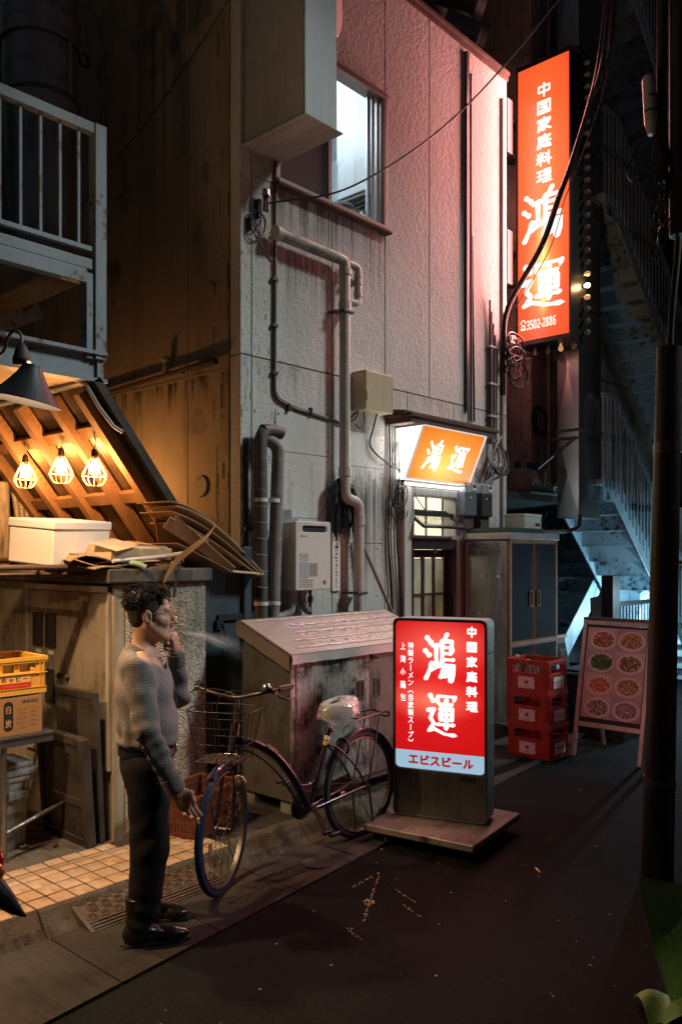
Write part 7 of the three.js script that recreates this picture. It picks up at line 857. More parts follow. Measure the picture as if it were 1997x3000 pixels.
  for (const s of [-1, 1]) { wpart(t, 'chain_stay', rod(V(3.63, 0.29, Z + s * 0.02), V(4.09, 0.346, Z + s * 0.055), 0.010, 8), fr); wpart(t, 'seat_stay', tf([[3.77, 0.665, s * 0.02], [3.85, 0.62, s * 0.045], [3.98, 0.50, s * 0.055], [4.09, 0.35, s * 0.058]], 0.0075, 24), fr); wpart(t, 'rack_stay', rod(V(4.10, 0.36, Z + s * 0.065), V(4.22, 0.775, Z + s * 0.06), 0.0055, 6), chromeD); wpart(t, 'stand_leg', rod(V(4.10, 0.35, Z + s * 0.07), V(4.145, 0.01, Z + s * 0.085), 0.007, 8), M.darkSteel); }
  wpart(t, 'rack', [tube([[3.86, 0.745, Z - 0.055], [4.0, 0.785, Z - 0.065], [4.28, 0.80, Z - 0.06], [4.345, 0.765, Z - 0.04], [4.35, 0.755, Z], [4.345, 0.765, Z + 0.04], [4.28, 0.80, Z + 0.06], [4.0, 0.785, Z + 0.065], [3.86, 0.745, Z + 0.055]], 0.0065, 60, 6), rod(V(4.0, 0.787, Z), V(4.34, 0.765, Z), 0.004, 5), rod(V(4.02, 0.787, Z - 0.065), V(4.02, 0.787, Z + 0.065), 0.004, 5), rod(V(4.26, 0.80, Z - 0.06), V(4.26, 0.80, Z + 0.06), 0.004, 5)], mat({ color: C(0.07), metalness: 0.8, roughness: 0.35 }));
  wpart(t, 'chain_guard', [bar(V(3.56, 0.33, Z - 0.065), V(4.06, 0.385, Z - 0.065), 0.012, 0.06), T(cyl(0.085, 0.085, 0.012, 0, 0, 0, 28), 3.62, 0.30, Z - 0.07, 0, Math.PI / 2)], bk); wpart(t, 'crank', [bar(V(3.62, 0.30, Z + 0.055), V(3.695, 0.155, Z + 0.06), 0.012, 0.024), bar(V(3.62, 0.30, Z - 0.085), V(3.55, 0.44, Z - 0.09), 0.012, 0.024), rod(V(3.62, 0.30, Z - 0.09), V(3.62, 0.30, Z + 0.06), 0.017, 12)], M.darkSteel); for (const [x, y, z] of [[3.70, 0.15, Z + 0.115], [3.55, 0.445, Z - 0.14]]) wpart(t, 'pedal', [cb(0.085, 0.022, 0.025, x, y, z + 0.028, 0.005), cb(0.085, 0.022, 0.025, x, y, z - 0.028, 0.005), cb(0.02, 0.016, 0.09, x, y, z)], bk);
  wpart(t, 'rear_hub_gear', rod(V(4.10, 0.346, Z - 0.05), V(4.10, 0.346, Z + 0.05), 0.032, 18), M.darkSteel); wpart(t, 'saddle', [T(new THREE.SphereGeometry(1, 20, 12), 0, 0, 0).scale(0.13, 0.035, 0.09).translate(3.90, 0.885, Z), rod(V(3.78, 0.87, Z), V(3.9, 0.87, Z), 0.025)], bk); wpart(t, 'rear_reflector', T(cyl(0.025, 0.022, 0.02, 0, 0, 0, 18), 4.455, 0.48, Z, 0, 0, Math.PI / 2), mat({ color: C(0.3, 0.02, 0.02), roughness: 0.25 }));
  wpart(t, 'registration_sticker', [rod(V(3.766, 0.655, Z), V(3.776, 0.68, Z), 0.0182, 14)], mat({ color: C(0.62, 0.30, 0.02), roughness: 0.5 })); wpart(t, 'registration_sticker', [rod(V(3.779, 0.687, Z), V(3.788, 0.71, Z), 0.0182, 14)], M.white); wpart(t, 'dynamo_lock', [T(new THREE.TorusGeometry(0.05, 0.008, 6, 24, 4.5), 3.93, 0.62, Z, 1.57)], bk);
  const bt = canvasTex(128, 32, (g) => { g.clearRect(0, 0, 128, 32); g.fillStyle = '#0a0712'; g.fillRect(0, 0, 128, 32); latin(g, 'tka', 34, 25, 28, '#3a78c8'); }); const dl = new THREE.PlaneGeometry(0.10, 0.024); dl.rotateX(-0.35); dl.rotateZ(-0.62); dl.translate(3.30, 0.715, Z + 0.0265); wpart(t, 'brand_decal', dl, mat({ map: bt, roughness: 0.4 }));
  const bag = single('plastic_bag', 'crumpled white plastic bag pulled over the bicycle saddle', 'plastic bag', surf(60, 40, (u, v) => { const a = u * 6.2832, h = v, r = Math.sin(Math.min(1, h * 1.15) * Math.PI * 0.5), dr = sstep(0.55, 1, h), n = nz(NA, u * 512, v * 300) - 0.5, n2 = nz(NB, u * 512 + 60, v * 400) - 0.5, fold = 0.07 * Math.sin(a * 5 + 3 * n) * dr; return V(3.895 + Math.cos(a) * (0.155 * r + 0.012 * n) * (1 + fold) + 0.018 * n2, 0.928 - 0.038 * h * h - dr * (0.05 + 0.045 * (0.5 + 0.5 * Math.sin(a * 3 + 1)) + 0.03 * n) + 0.014 * Math.cos(a) + 0.012 * n2, Z + Math.sin(a) * (0.105 * r + 0.012 * n) * (1 + fold) + 0.012 * n2); }, 0.0008), phys({ color: C(0.5, 0.5, 0.5), roughness: 0.25, transmission: 0.3, thickness: 0, clearcoat: 0.3 }));
}
{ // red-brown shopping basket
  const t = thing('shopping_basket', 'red-brown plastic shopping basket on the pavement behind the bicycle wheel', 'basket', [3.29, 0.118, -4.20], 0.29), m = mat({ color: C(0.10, 0.026, 0.013), roughness: 0.45 }); const L = 0.46, D = 0.31, H = 0.27;
  const wall = (len) => { const h = []; const n = Math.round(len / 0.026); for (let j = 0; j < 3; j++) for (let k = 1; k < n; k++) { const x = k * len / n - 0.005, y = 0.035 + j * 0.072; h.push([[x, y], [x + 0.010, y], [x + 0.010, y + 0.052], [x, y + 0.052]]); } return extr([[0.012, 0], [len - 0.012, 0], [len, H], [0, H]], 0.004, 0, h); };
  part(t, 'long_wall', T(wall(L), -L / 2, 0, 0, 0, 0.07).translate(0, 0, D / 2 - 0.022), m); part(t, 'long_wall', T(wall(L), -L / 2, 0, 0, 0, -0.07).translate(0, 0, -D / 2 + 0.018), m); const e = (s) => { const g = wall(D); g.translate(-D / 2, 0, -0.002); g.rotateX(0.07); g.translate(0, 0, L / 2 - 0.02); g.rotateY(s * Math.PI / 2); return g; }; part(t, 'end_wall', e(1), m); part(t, 'end_wall', e(-1), m);
  part(t, 'floor', bx(-L / 2 + 0.02, L / 2 - 0.02, 0, 0.006, -D / 2 + 0.02, D / 2 - 0.02), m); part(t, 'rim', [bx(-L / 2 - 0.012, L / 2 + 0.012, H - 0.02, H + 0.006, D / 2 - 0.008, D / 2 + 0.014, 0.004), bx(-L / 2 - 0.012, L / 2 + 0.012, H - 0.02, H + 0.006, -D / 2 - 0.014, -D / 2 + 0.008, 0.004), bx(-L / 2 - 0.012, -L / 2 + 0.01, H - 0.02, H + 0.005, -D / 2, D / 2, 0.004), bx(L / 2 - 0.01, L / 2 + 0.012, H - 0.02, H + 0.005, -D / 2, D / 2, 0.004)], m);
  part(t, 'handle', tube([[-0.17, H, D / 2 + 0.012], [-0.165, H - 0.05, D / 2 + 0.03], [-0.1, H - 0.075, D / 2 + 0.035], [0.1, H - 0.075, D / 2 + 0.035], [0.165, H - 0.05, D / 2 + 0.03], [0.17, H, D / 2 + 0.012]], 0.005, 40, 6), M.chrome);
}
{ // bits of a parked scooter entering at the left edge
  const t = wthing('parked_scooter', 'tail of a parked scooter with red lamp and dark blue fin at the left edge', 'scooter', [1.2, 0, -2.5]); const R = V(0.673, 0, 0.7396), F = V(0.7396, 0, -0.673), at = (px, py, fw) => F.clone().multiplyScalar(fw).addScaledVector(R, (px - 998.5) / 2441 * fw).setY(1.83 - (py - 1630) / 2441 * fw);
  const dk = mat({ color: C(0.012, 0.018, 0.03), roughness: 0.3, metalness: 0.2 });
  wpart(t, 'fin', polytube([at(-160, 2480, 2.75), at(-40, 2585, 2.78), at(20, 2640, 2.8), at(50, 2667, 2.81), at(76, 2685, 2.82)], 0.03, 10, [0.07, 0.05, 0.032, 0.018, 0.004]), dk); wpart(t, 'tail_body', [T(new THREE.SphereGeometry(0.16, 20, 14), 0, 0, 0).scale(1.3, 0.8, 0.9).translate(...at(-330, 2500, 2.75).toArray())], dk);
  const red = phys({ color: C(0.35, 0.02, 0.012), roughness: 0.12, clearcoat: 0.8 }); wpart(t, 'tail_lamp', T(new THREE.SphereGeometry(0.05, 24, 16), 0, 0, 0).scale(0.75, 1, 0.75).translate(...at(-22, 2525, 2.75).toArray()), red); wpart(t, 'turn_signal', T(new THREE.SphereGeometry(0.03, 20, 12), ...at(-14, 2555, 2.72).toArray()), phys({ color: C(0.42, 0.10, 0.02), roughness: 0.12, clearcoat: 0.8 })); wpart(t, 'seat_stay', rod(at(-120, 2560, 2.7), at(-200, 2900, 2.7), 0.03), dk);
  wpart(t, 'wheel', T(new THREE.TorusGeometry(0.2, 0.05, 12, 40), ...at(-300, 2800, 2.75).setY(0.25).toArray(), 0.6), M.rubber);
}
{ // things on the road
  const c = thing('cigarette_butt', 'orange and white cigarette butt lying on the dark road', 'cigarette', [4.336, 0.008, -2.401], 0.9); part(c, 'paper', rod(V(0.0, 0, 0), V(0.045, 0, 0), 0.0055, 10), mat({ color: C(0.7), roughness: 0.8 })); part(c, 'filter', rod(V(-0.035, 0, 0), V(0.0, 0, 0), 0.0055, 10), mat({ color: C(0.55, 0.25, 0.08), roughness: 0.8 }));
  const pm = mat({ color: C(0.40, 0.36, 0.24), roughness: 0.8 }); const s = thing('paint_splash', 'pale crusty splash mark on the road in front of the sign', 'splash', [3.35, 0.004, -2.85]); part(s, 'splash', Array.from({ length: 14 }, (_, k) => T(new THREE.IcosahedronGeometry(0.004 + rnd() * 0.007, 0).scale(1, 0.3, 1), rr(-0.035, 0.035), 0.002, rr(-0.035, 0.035), k)), pm);
  const g = [], r = mulberry(44); const line = (a, b, n) => { for (let k = 0; k < n; k++) { const q = r(); g.push(T(new THREE.BoxGeometry(0.004 + r() * 0.008, 0.002, 0.003 + r() * 0.004), lerp(a[0], b[0], q) + (r() - 0.5) * 0.012, 0.001, lerp(a[1], b[1], q) + (r() - 0.5) * 0.012, r() * 3)); } }; line([3.15, -2.72], [3.72, -3.08], 60); line([3.45, -3.05], [3.72, -3.08], 26); line([3.45, -2.7], [3.40, -2.55], 18); line([3.05, -2.75], [3.0, -2.6], 16); line([3.6, -2.9], [3.5, -2.62], 20); const sc = single('chalk_scratches', 'thin pale dotted scratches across the asphalt', 'scratches', g, pm); sc.userData.kind = 'stuff';
  const lit = Array.from({ length: 90 }, () => T(new THREE.IcosahedronGeometry(0.003 + rnd() * 0.006, 0).scale(1, 0.4, 1), 1.6 + rnd() * 5.4, 0.002, -3.6 + rnd() * 2.6, rnd() * 3)); const l = single('road_grit', 'tiny pale grit and paper crumbs scattered over the road', 'grit', lit, mat({ color: C(0.32, 0.29, 0.24), roughness: 0.9 })); l.userData.kind = 'stuff';
  const lid = single('valve_cover', 'small round worn valve cover set in the gutter slab', 'cover', T(cyl(0.09, 0.09, 0.008, 0, 0, 0, 32), 3.55, 0.012, -3.42), M.concDark);
}
// ---------- the smoking man ----------
{
  const cap = (p, a, b, ra, rb) => { const bx_ = b.x - a.x, by = b.y - a.y, bz = b.z - a.z, px = p.x - a.x, py = p.y - a.y, pz = p.z - a.z, t = clamp((px * bx_ + py * by + pz * bz) / (bx_ * bx_ + by * by + bz * bz + 1e-9)), dx = px - t * bx_, dy = py - t * by, dz = pz - t * bz; return Math.sqrt(dx * dx + dy * dy + dz * dz) - (ra + (rb - ra) * t); };
  const ell = (p, c, r) => { const x = (p.x - c.x) / r.x, y = (p.y - c.y) / r.y, z = (p.z - c.z) / r.z, k0 = Math.sqrt(x * x + y * y + z * z), k1 = Math.sqrt((x / r.x) ** 2 + (y / r.y) ** 2 + (z / r.z) ** 2) + 1e-9; return k0 * (k0 - 1) / k1; };
  const smin = (a, b, k) => { const h = clamp(0.5 + 0.5 * (b - a) / k); return b + (a - b) * h - k * h * (1 - h); }, smax = (a, b, k) => -smin(-a, -b, k);
  const all = (p, list, k) => { let d = 1e3; for (const q of list) { const e = q.length === 2 ? ell(p, q[0], q[1]) : cap(p, ...q); d = d > 1e2 ? e : smin(d, e, k); } return d; };
  const mc = {}; function sdf(f, lo, hi, cell) {
    const n = Math.ceil(Math.max(hi.x - lo.x, hi.y - lo.y, hi.z - lo.z) / cell) + 6, c = lo.clone().add(hi).multiplyScalar(0.5), m = new MarchingCubes(n, M.black, false, false, 500000); m.isolation = 0; const half = n / 2, p = V(0, 0, 0), S = half * cell;
    m.field.fill(-1); const nx = Math.ceil((hi.x - lo.x) / cell / 2) + 2, ny = Math.ceil((hi.y - lo.y) / cell / 2) + 2, nzz = Math.ceil((hi.z - lo.z) / cell / 2) + 2, h = Math.floor(half);
    for (let z = Math.max(0, h - nzz); z < Math.min(n, h + nzz); z++) for (let y = Math.max(0, h - ny); y < Math.min(n, h + ny); y++) for (let x = Math.max(0, h - nx); x < Math.min(n, h + nx); x++) { p.set(c.x + (x - half) * cell, c.y + (y - half) * cell, c.z + (z - half) * cell); m.field[x + y * n + z * n * n] = -f(p); }
    m.update(); const k = m.count, pos = new Float32Array(k * 3), nor = new Float32Array(k * 3), q = V(0, 0, 0), e = cell * 0.6;
    for (let i = 0; i < k; i++) { const x = c.x + m.positionArray[3 * i] * S, y = c.y + m.positionArray[3 * i + 1] * S, z = c.z + m.positionArray[3 * i + 2] * S; pos[3 * i] = x; pos[3 * i + 1] = y; pos[3 * i + 2] = z; const g = V(f(q.set(x + e, y, z)) - f(q.set(x - e, y, z)), f(q.set(x, y + e, z)) - f(q.set(x, y - e, z)), f(q.set(x, y, z + e)) - f(q.set(x, y, z - e))).normalize(); nor[3 * i] = g.x; nor[3 * i + 1] = g.y; nor[3 * i + 2] = g.z; }
    const g = new THREE.BufferGeometry(); g.setAttribute('position', new THREE.BufferAttribute(pos, 3)); g.setAttribute('normal', new THREE.BufferAttribute(nor, 3));
    const uv = new Float32Array(k * 2); for (let i = 0; i < k; i += 3) { const a = [0, 1, 2].map((j) => Math.abs(nor[3 * i + j] + nor[3 * i + 3 + j] + nor[3 * i + 6 + j])); for (let j = 0; j < 3; j++) { const o = 3 * (i + j); const [u, v] = a[0] > a[1] && a[0] > a[2] ? [pos[o + 2], pos[o + 1]] : a[1] > a[2] ? [pos[o], pos[o + 2]] : [pos[o], pos[o + 1]]; uv[2 * (i + j)] = u; uv[2 * (i + j) + 1] = v; } } g.setAttribute('uv', new THREE.BufferAttribute(uv, 2)); return g;
  }
  const man = thing('person', 'person in a small-checked shirt and dark trousers standing side-on, hand at mouth, smoking', 'person', [2.32, 0, -3.44], -0.58);
  const H0 = V(0.055, 1.552, 0), rel = (x, y, z) => V(H0.x + x, H0.y + y, H0.z + z);
  // joints
  const shR = V(0.0, 1.315, 0.175), elR = V(0.035, 1.04, 0.245), wrR = V(0.165, 0.765, 0.245), shL = V(0.03, 1.31, -0.175), elL = V(0.205, 1.115, -0.195), wrL = V(0.185, 1.345, -0.085);
  const hipR = V(0.045, 0.82, 0.085), knR = V(0.055, 0.46, 0.118), anR = V(0.005, 0.09, 0.138), hipL = V(0.045, 0.82, -0.085), knL = V(0.06, 0.46, -0.122), anL = V(0.018, 0.09, -0.142);
  // hands: palm and five fingers each, in a frame wrist -> fingers (Y), thumb side (X), back of hand (Zb)
  function handBones(w, Y, X, curl, tcurl, s = 1) {
    Y = Y.clone().normalize(); X = X.clone().addScaledVector(Y, -X.dot(Y)).normalize(); let B = V().crossVectors(X, Y); if (curl.flip) B.negate(); const at = (x, y, z) => w.clone().addScaledVector(X, x * s).addScaledVector(Y, y * s).addScaledVector(B, z * s), out = [];
    for (const [x, y] of [[0.026, 0.082], [0.009, 0.086], [-0.009, 0.082], [-0.026, 0.074]]) out.push([at(x * 0.55, 0.0, 0), at(x, y, 0), 0.0165 * s, 0.0115 * s]); out.push([at(-0.012, 0.02, -0.004), at(0.016, 0.03, -0.006), 0.017 * s, 0.019 * s]);
    const tips = []; [[0.026, 0.082, 0.041, 0.025, 0.021], [0.009, 0.087, 0.045, 0.029, 0.022], [-0.009, 0.083, 0.042, 0.027, 0.021], [-0.026, 0.074, 0.033, 0.02, 0.019]].forEach(([x, y, a, b, c], i) => { let P = at(x, y, 0), th = 0; [a, b, c].forEach((l, k) => { th += curl.f[i][k]; const d = Y.clone().multiplyScalar(Math.cos(th)).addScaledVector(B, -Math.sin(th)).addScaledVector(X, x * 1.6), q = P.clone().addScaledVector(d, l * s); out.push([P, q, (0.0098 - k * 0.0011) * s, (0.0088 - k * 0.0011) * s, 'f' + i]); P = q; }); tips.push(P); });
    const t0 = at(0.022, 0.018, -0.006), t1 = at(0.044, 0.048 - tcurl * 0.01, -0.016 - tcurl * 0.01), t2 = at(0.043 - tcurl * 0.018, 0.078, -0.028 - tcurl * 0.012), t3 = at(0.036 - tcurl * 0.03, 0.10, -0.036 - tcurl * 0.012); out.push([t0, t1, 0.0165 * s, 0.0125 * s], [t1, t2, 0.0115 * s, 0.010 * s], [t2, t3, 0.010 * s, 0.008 * s]);
    return { bones: out, at, tips };
  }
  const hR = handBones(V(0.172, 0.752, 0.247), V(0.52, -0.85, 0.06), V(0.85, 0.5, -0.12), { f: [[0.22, 0.45, 0.3], [0.34, 0.5, 0.35], [0.45, 0.7, 0.5], [0.5, 0.8, 0.6]], flip: false }, 0.4);
  const hL = handBones(V(0.182, 1.362, -0.078), V(-0.12, 0.86, 0.45), V(-0.35, 0.30, 0.85), { f: [[1.0, 1.3, 0.7], [1.2, 1.4, 0.8], [1.3, 1.4, 0.8], [1.35, 1.4, 0.8]], flip: true }, 1.0, 0.98);
  const handF = (h, wr, el) => (p) => { let d = 1e3; const fing = {}; for (const b of h.bones) { const e = cap(p, b[0], b[1], b[2], b[3]); if (b[4]) fing[b[4]] = fing[b[4]] === undefined ? e : smin(fing[b[4]], e, 0.004); else d = d > 1e2 ? e : smin(d, e, 0.012); } for (const k in fing) d = smin(d, fing[k], 0.006); const a = wr.clone().lerp(el, 0.18); return smin(d, cap(p, a, wr.clone().lerp(h.bones[4][0], 0.6), 0.03, 0.023), 0.016); };
  const fR = handF(hR, wrR, elR), fL = handF(hL, wrL, elL);
  // head
  const headF = (p) => { const q = V(p.x, p.y, H0.z + Math.abs(p.z - H0.z));
    let d = ell(q, rel(-0.006, 0.035, 0), V(0.098, 0.092, 0.077)); d = smin(d, ell(q, rel(0.032, -0.03, 0), V(0.068, 0.094, 0.064)), 0.03); d = smin(d, ell(q, rel(0.040, -0.093, 0), V(0.054, 0.042, 0.05)), 0.03); d = smin(d, cap(q, rel(0.078, -0.120, 0), rel(0.078, -0.118, 0.012), 0.02, 0.018), 0.02);
    d = smin(d, cap(q, rel(0.068, -0.034, 0.04), rel(0.05, -0.03, 0.052), 0.024, 0.022), 0.025); d = smin(d, cap(q, rel(0.090, 0.022, 0.012), rel(0.080, 0.022, 0.044), 0.010, 0.010), 0.016); d = smax(d, -ell(q, rel(0.104, -0.002, 0.031), V(0.019, 0.013, 0.019)), 0.012);
    d = smin(d, cap(q, rel(0.096, 0.006, 0), rel(0.121, -0.042, 0), 0.008, 0.0115), 0.012); d = smin(d, cap(q, rel(0.106, -0.047, 0.011), rel(0.10, -0.046, 0.014), 0.008, 0.007), 0.008); d = smin(d, cap(q, rel(0.100, -0.071, 0), rel(0.092, -0.074, 0.02), 0.008, 0.005), 0.008); d = smin(d, cap(q, rel(0.098, -0.084, 0), rel(0.091, -0.082, 0.018), 0.0085, 0.005), 0.008); d = smax(d, -cap(q, rel(0.112, -0.0775, 0), rel(0.10, -0.078, 0.022), 0.0026, 0.0015), 0.003);
    d = smin(d, cap(q, rel(0.05, -0.10, 0.04), rel(-0.005, -0.05, 0.058), 0.02, 0.022), 0.025);
    let e = ell(q, rel(-0.012, -0.012, 0.081), V(0.022, 0.034, 0.011)); e = smax(e, -ell(q, rel(-0.006, -0.012, 0.093), V(0.012, 0.021, 0.009)), 0.005); e = smin(e, cap(q, rel(-0.004, -0.008, 0.078), rel(0.004, -0.016, 0.078), 0.006, 0.006), 0.006); d = smin(d, e, 0.006);
    d = smin(d, cap(p, rel(-0.022, -0.07, 0), rel(-0.030, -0.185, 0), 0.053, 0.057), 0.03); return d; };
  const bodyList = [[V(0.03, 1.19, 0), V(0.105, 0.2, 0.165)], [V(0.045, 0.98, 0), V(0.11, 0.18, 0.15)], [V(0.01, 1.32, -0.14), V(0.01, 1.32, 0.14), 0.05, 0.05], [V(0.02, 1.33, 0), V(0.028, 1.42, 0), 0.07, 0.055], [V(0.04, 0.86, 0), V(0.11, 0.12, 0.15)], [shR, elR, 0.05, 0.042], [elR, wrR, 0.04, 0.026], [shL, elL, 0.05, 0.042], [elL, wrL, 0.04, 0.026], [hipR, knR, 0.075, 0.052], [knR, anR, 0.052, 0.036], [hipL, knL, 0.075, 0.052], [knL, anL, 0.052, 0.036], [anR, V(0.17, 0.045, 0.15), 0.034, 0.028], [anL, V(0.18, 0.045, -0.16), 0.034, 0.028]];
  const bodyG = merge([sdf((p) => all(p, bodyList, 0.03), V(-0.2, 0, -0.35), V(0.3, 1.5, 0.35), 0.014), sdf(headF, rel(-0.12, -0.2, -0.11), rel(0.15, 0.14, 0.11), 0.0034), sdf(fR, V(0.10, 0.56, 0.16), V(0.34, 0.84, 0.33), 0.0032), sdf(fL, V(0.08, 1.27, -0.16), V(0.26, 1.52, 0.07), 0.0032)]);
  part(man, 'body', bodyG, M.skin);
  // clothes
  const wr = (p) => 0.0042 * Math.sin(p.y * 41 + p.x * 26 + 3 * Math.sin(p.z * 13)) * (nz(NA, p.x * 400 + 200, p.y * 400) ) + 0.007 * (nz(NA, p.y * 330 + p.z * 120, p.x * 330 + 77) - 0.5) + 0.011 * Math.abs(nz(NA, p.y * 210 + p.x * 260 + 400, p.x * 120 - p.y * 60 + p.z * 300 + 90) - 0.5) + 0.006 * Math.sin(p.x * 60 + p.z * 50 + 2 * Math.sin(p.y * 14)) * Math.exp(-Math.pow((p.y - 0.96) / 0.07, 2));
  const shirtList = [[V(0.028, 1.185, 0), V(0.142, 0.20, 0.195)], [V(0.048, 1.02, 0), V(0.15, 0.155, 0.185)], [V(-0.01, 1.315, -0.15), V(-0.01, 1.315, 0.15), 0.066, 0.066], [V(0.012, 1.31, 0), V(0.03, 1.375, 0), 0.10, 0.072]], slR = [[shR, elR, 0.076, 0.064], [elR, wrR, 0.062, 0.043]], slL = [[shL, elL, 0.076, 0.064], [elL, wrL, 0.06, 0.043]];
  const segT = (p, a, b) => clamp(p.clone().sub(a).dot(b.clone().sub(a)) / b.distanceToSquared(a));
  const shirtF = (p) => { let d = all(p, shirtList, 0.05); d = smin(d, ell(p, V(0.046, 0.945, 0), V(0.152, 0.06, 0.18)), 0.03); d = smax(d, 0.902 - p.y, 0.015); const a = all(p, slR, 0.02), b = all(p, slL, 0.02); const tr = segT(p, shR, elR), fold = 0.0022 * Math.sin(segT(p, elR, wrR) * 34 + tr * 20 + p.z * 30) * (0.35 + 0.65 * Math.exp(-Math.pow((p.y - 0.98) / 0.16, 2))); d = smin(d, Math.min(a, 1) + fold, 0.022); d = smin(d, b + 0.004 * Math.sin(p.y * 60 + p.x * 30), 0.022); d = smax(d, 0.052 - p.distanceTo(V(wrR.x + 0.03, wrR.y - 0.062, wrR.z)), 0.006); d = smax(d, 0.045 - p.distanceTo(V(wrL.x - 0.004, wrL.y + 0.055, wrL.z + 0.02)), 0.006); if (p.x < 0.13) d = smax(d, p.y - 1.392 + 0.62 * Math.max(0, p.x + 0.035), 0.01); d = smax(d, -cap(p, V(0.03, 1.40, 0), V(0.035, 1.5, 0), 0.066, 0.066), 0.006); return d + wr(p); };
  const ging = (() => { const n = 16, d = new Uint8Array(n * n * 4); for (let y = 0; y < n; y++) for (let x = 0; x < n; x++) { const a = (x < 8 ? 1 : 0) + (y < 8 ? 1 : 0), c = a === 2 ? [0.025, 0.023, 0.027] : a === 1 ? [0.11, 0.10, 0.10] : [0.36, 0.335, 0.32], i = (y * n + x) * 4; d[i] = s8(c[0]); d[i + 1] = s8(c[1]); d[i + 2] = s8(c[2]); d[i + 3] = 255; } return wrapT(new THREE.DataTexture(d, n, n), 1 / 0.0073, 1 / 0.0073, true); })();
  const shirtM = mat({ map: ging, roughness: 0.9 }), trM = phys({ specularIntensity: 0.35, map: grimeTex([0.012, 0.0105, 0.013], [0.008, 0.007, 0.008], 0.6, 0.5, 256), roughness: 0.8, bumpMap: bumpFine, bumpScale: 0.0008 });
  part(man, 'shirt', sdf(shirtF, V(-0.17, 0.70, -0.30), V(0.30, 1.44, 0.34), 0.0075), shirtM);
  const col = surf(48, 5, (u, v) => { const a = u * 6.1 + 0.09, fr = 0.5 + 0.5 * Math.cos(a), r = lerp(0.088, 0.071, v); return V(0.026 + 0.008 * v + r * 1.08 * Math.cos(a), lerp(1.382, 1.428, v) - 0.098 * fr * (1 - 0.1 * v) - 0.006, r * Math.sin(a)); }, 0.003); part(man, 'collar', muv(col), shirtM);
  for (const [w, e, o] of [[wrR, elR, 0.047], [wrL, elL, 0.046]]) { const d = e.clone().sub(w).normalize(); part(man, 'cuff', muv(rod(w.clone().addScaledVector(d, -0.008), w.clone().addScaledVector(d, 0.055), o, 28, o + 0.003)), shirtM); }
  part(man, 'placket', surf(3, 30, (u, v) => { const y = lerp(0.93, 1.34, v), x = 0.03 + Math.sqrt(Math.max(0.002, 1 - Math.pow((y - 1.11) / 0.30, 2))) * 0.158 - 0.006; return V(x - 0.02 * sstep(1.2, 1.34, y), y, (u - 0.5) * 0.03); }, 0.003), shirtM);
  const leg = (h, k, a) => [[h, k, 0.107, 0.089], [k, a, 0.088, 0.074]];
  const trouF = (p) => { let d = ell(p, V(0.042, 0.845, 0), V(0.128, 0.16, 0.168)); d = smin(d, all(p, leg(hipR, knR, V(anR.x + 0.012, 0.075, anR.z)), 0.03), 0.035); d = smin(d, all(p, leg(hipL, knL, V(anL.x + 0.012, 0.075, anL.z)), 0.03), 0.035); d = smax(d, p.y - 0.925, 0.012); d = smax(d, 0.108 + 0.25 * Math.max(0, p.x - 0.03) - p.y, 0.006); const k = Math.exp(-Math.pow((p.y - 0.16) / 0.10, 2)) * 0.004 * Math.sin(p.y * 70 + p.x * 30 + 9 * nz(NA, p.z * 300 + 60, p.x * 300 + 90)) + Math.exp(-Math.pow((p.y - 0.52) / 0.12, 2)) * 0.003 * Math.sin(p.y * 48 - p.x * 40 + 7 * nz(NA, p.z * 260, p.x * 260 + 10)) + Math.exp(-Math.pow((p.y - 0.74) / 0.09, 2)) * 0.004 * Math.sin(p.y * 34 + p.x * 50); return d + k + 0.012 * Math.abs(nz(NA, p.x * 260 + p.y * 60 + 40, p.y * 130 + p.z * 200) - 0.5); };
  part(man, 'trousers', sdf(trouF, V(-0.14, 0.03, -0.25), V(0.22, 0.95, 0.25), 0.0095), trM);
  const beltG = surf(60, 3, (u, v) => { const a = u * 6.2832; return V(0.044 + 0.134 * Math.cos(a), 0.895 + (v - 0.5) * 0.034, 0.166 * Math.sin(a)); }, 0.004); part(man, 'belt', beltG, mat({ color: C(0.01, 0.009, 0.009), roughness: 0.35 })); part(man, 'buckle', cb(0.008, 0.04, 0.045, 0.182, 0.895, 0, 0.003), M.chrome); for (const a of [0.5, 1.4, 2.4, -0.5]) part(man, 'belt_loop', T(cb(0.006, 0.05, 0.012, 0.139, 0, 0), 0.044, 0.895, 0, -a), trM);
  const bootM = phys({ color: C(0.010, 0.0095, 0.010), roughness: 0.30, clearcoat: 0.25 });
  const boot = (x, z, yaw) => { const f = (p) => { let d = cap(p, V(0, 0.09, 0), V(-0.005, 0.25, 0), 0.052, 0.056); d = smin(d, ell(p, V(-0.015, 0.065, 0), V(0.058, 0.055, 0.042)), 0.02); d = smin(d, cap(p, V(0.03, 0.07, 0), V(0.145, 0.052, 0.004), 0.046, 0.034), 0.035); d = smin(d, ell(p, V(0.17, 0.048, 0.004), V(0.066, 0.032, 0.045)), 0.03); d = smax(d, 0.026 - p.y, 0.006); return smax(d, p.y - 0.24, 0.005) + 0.0018 * Math.sin(p.y * 150 + p.x * 70) * Math.exp(-Math.pow((p.x - 0.05) / 0.05, 2)); };
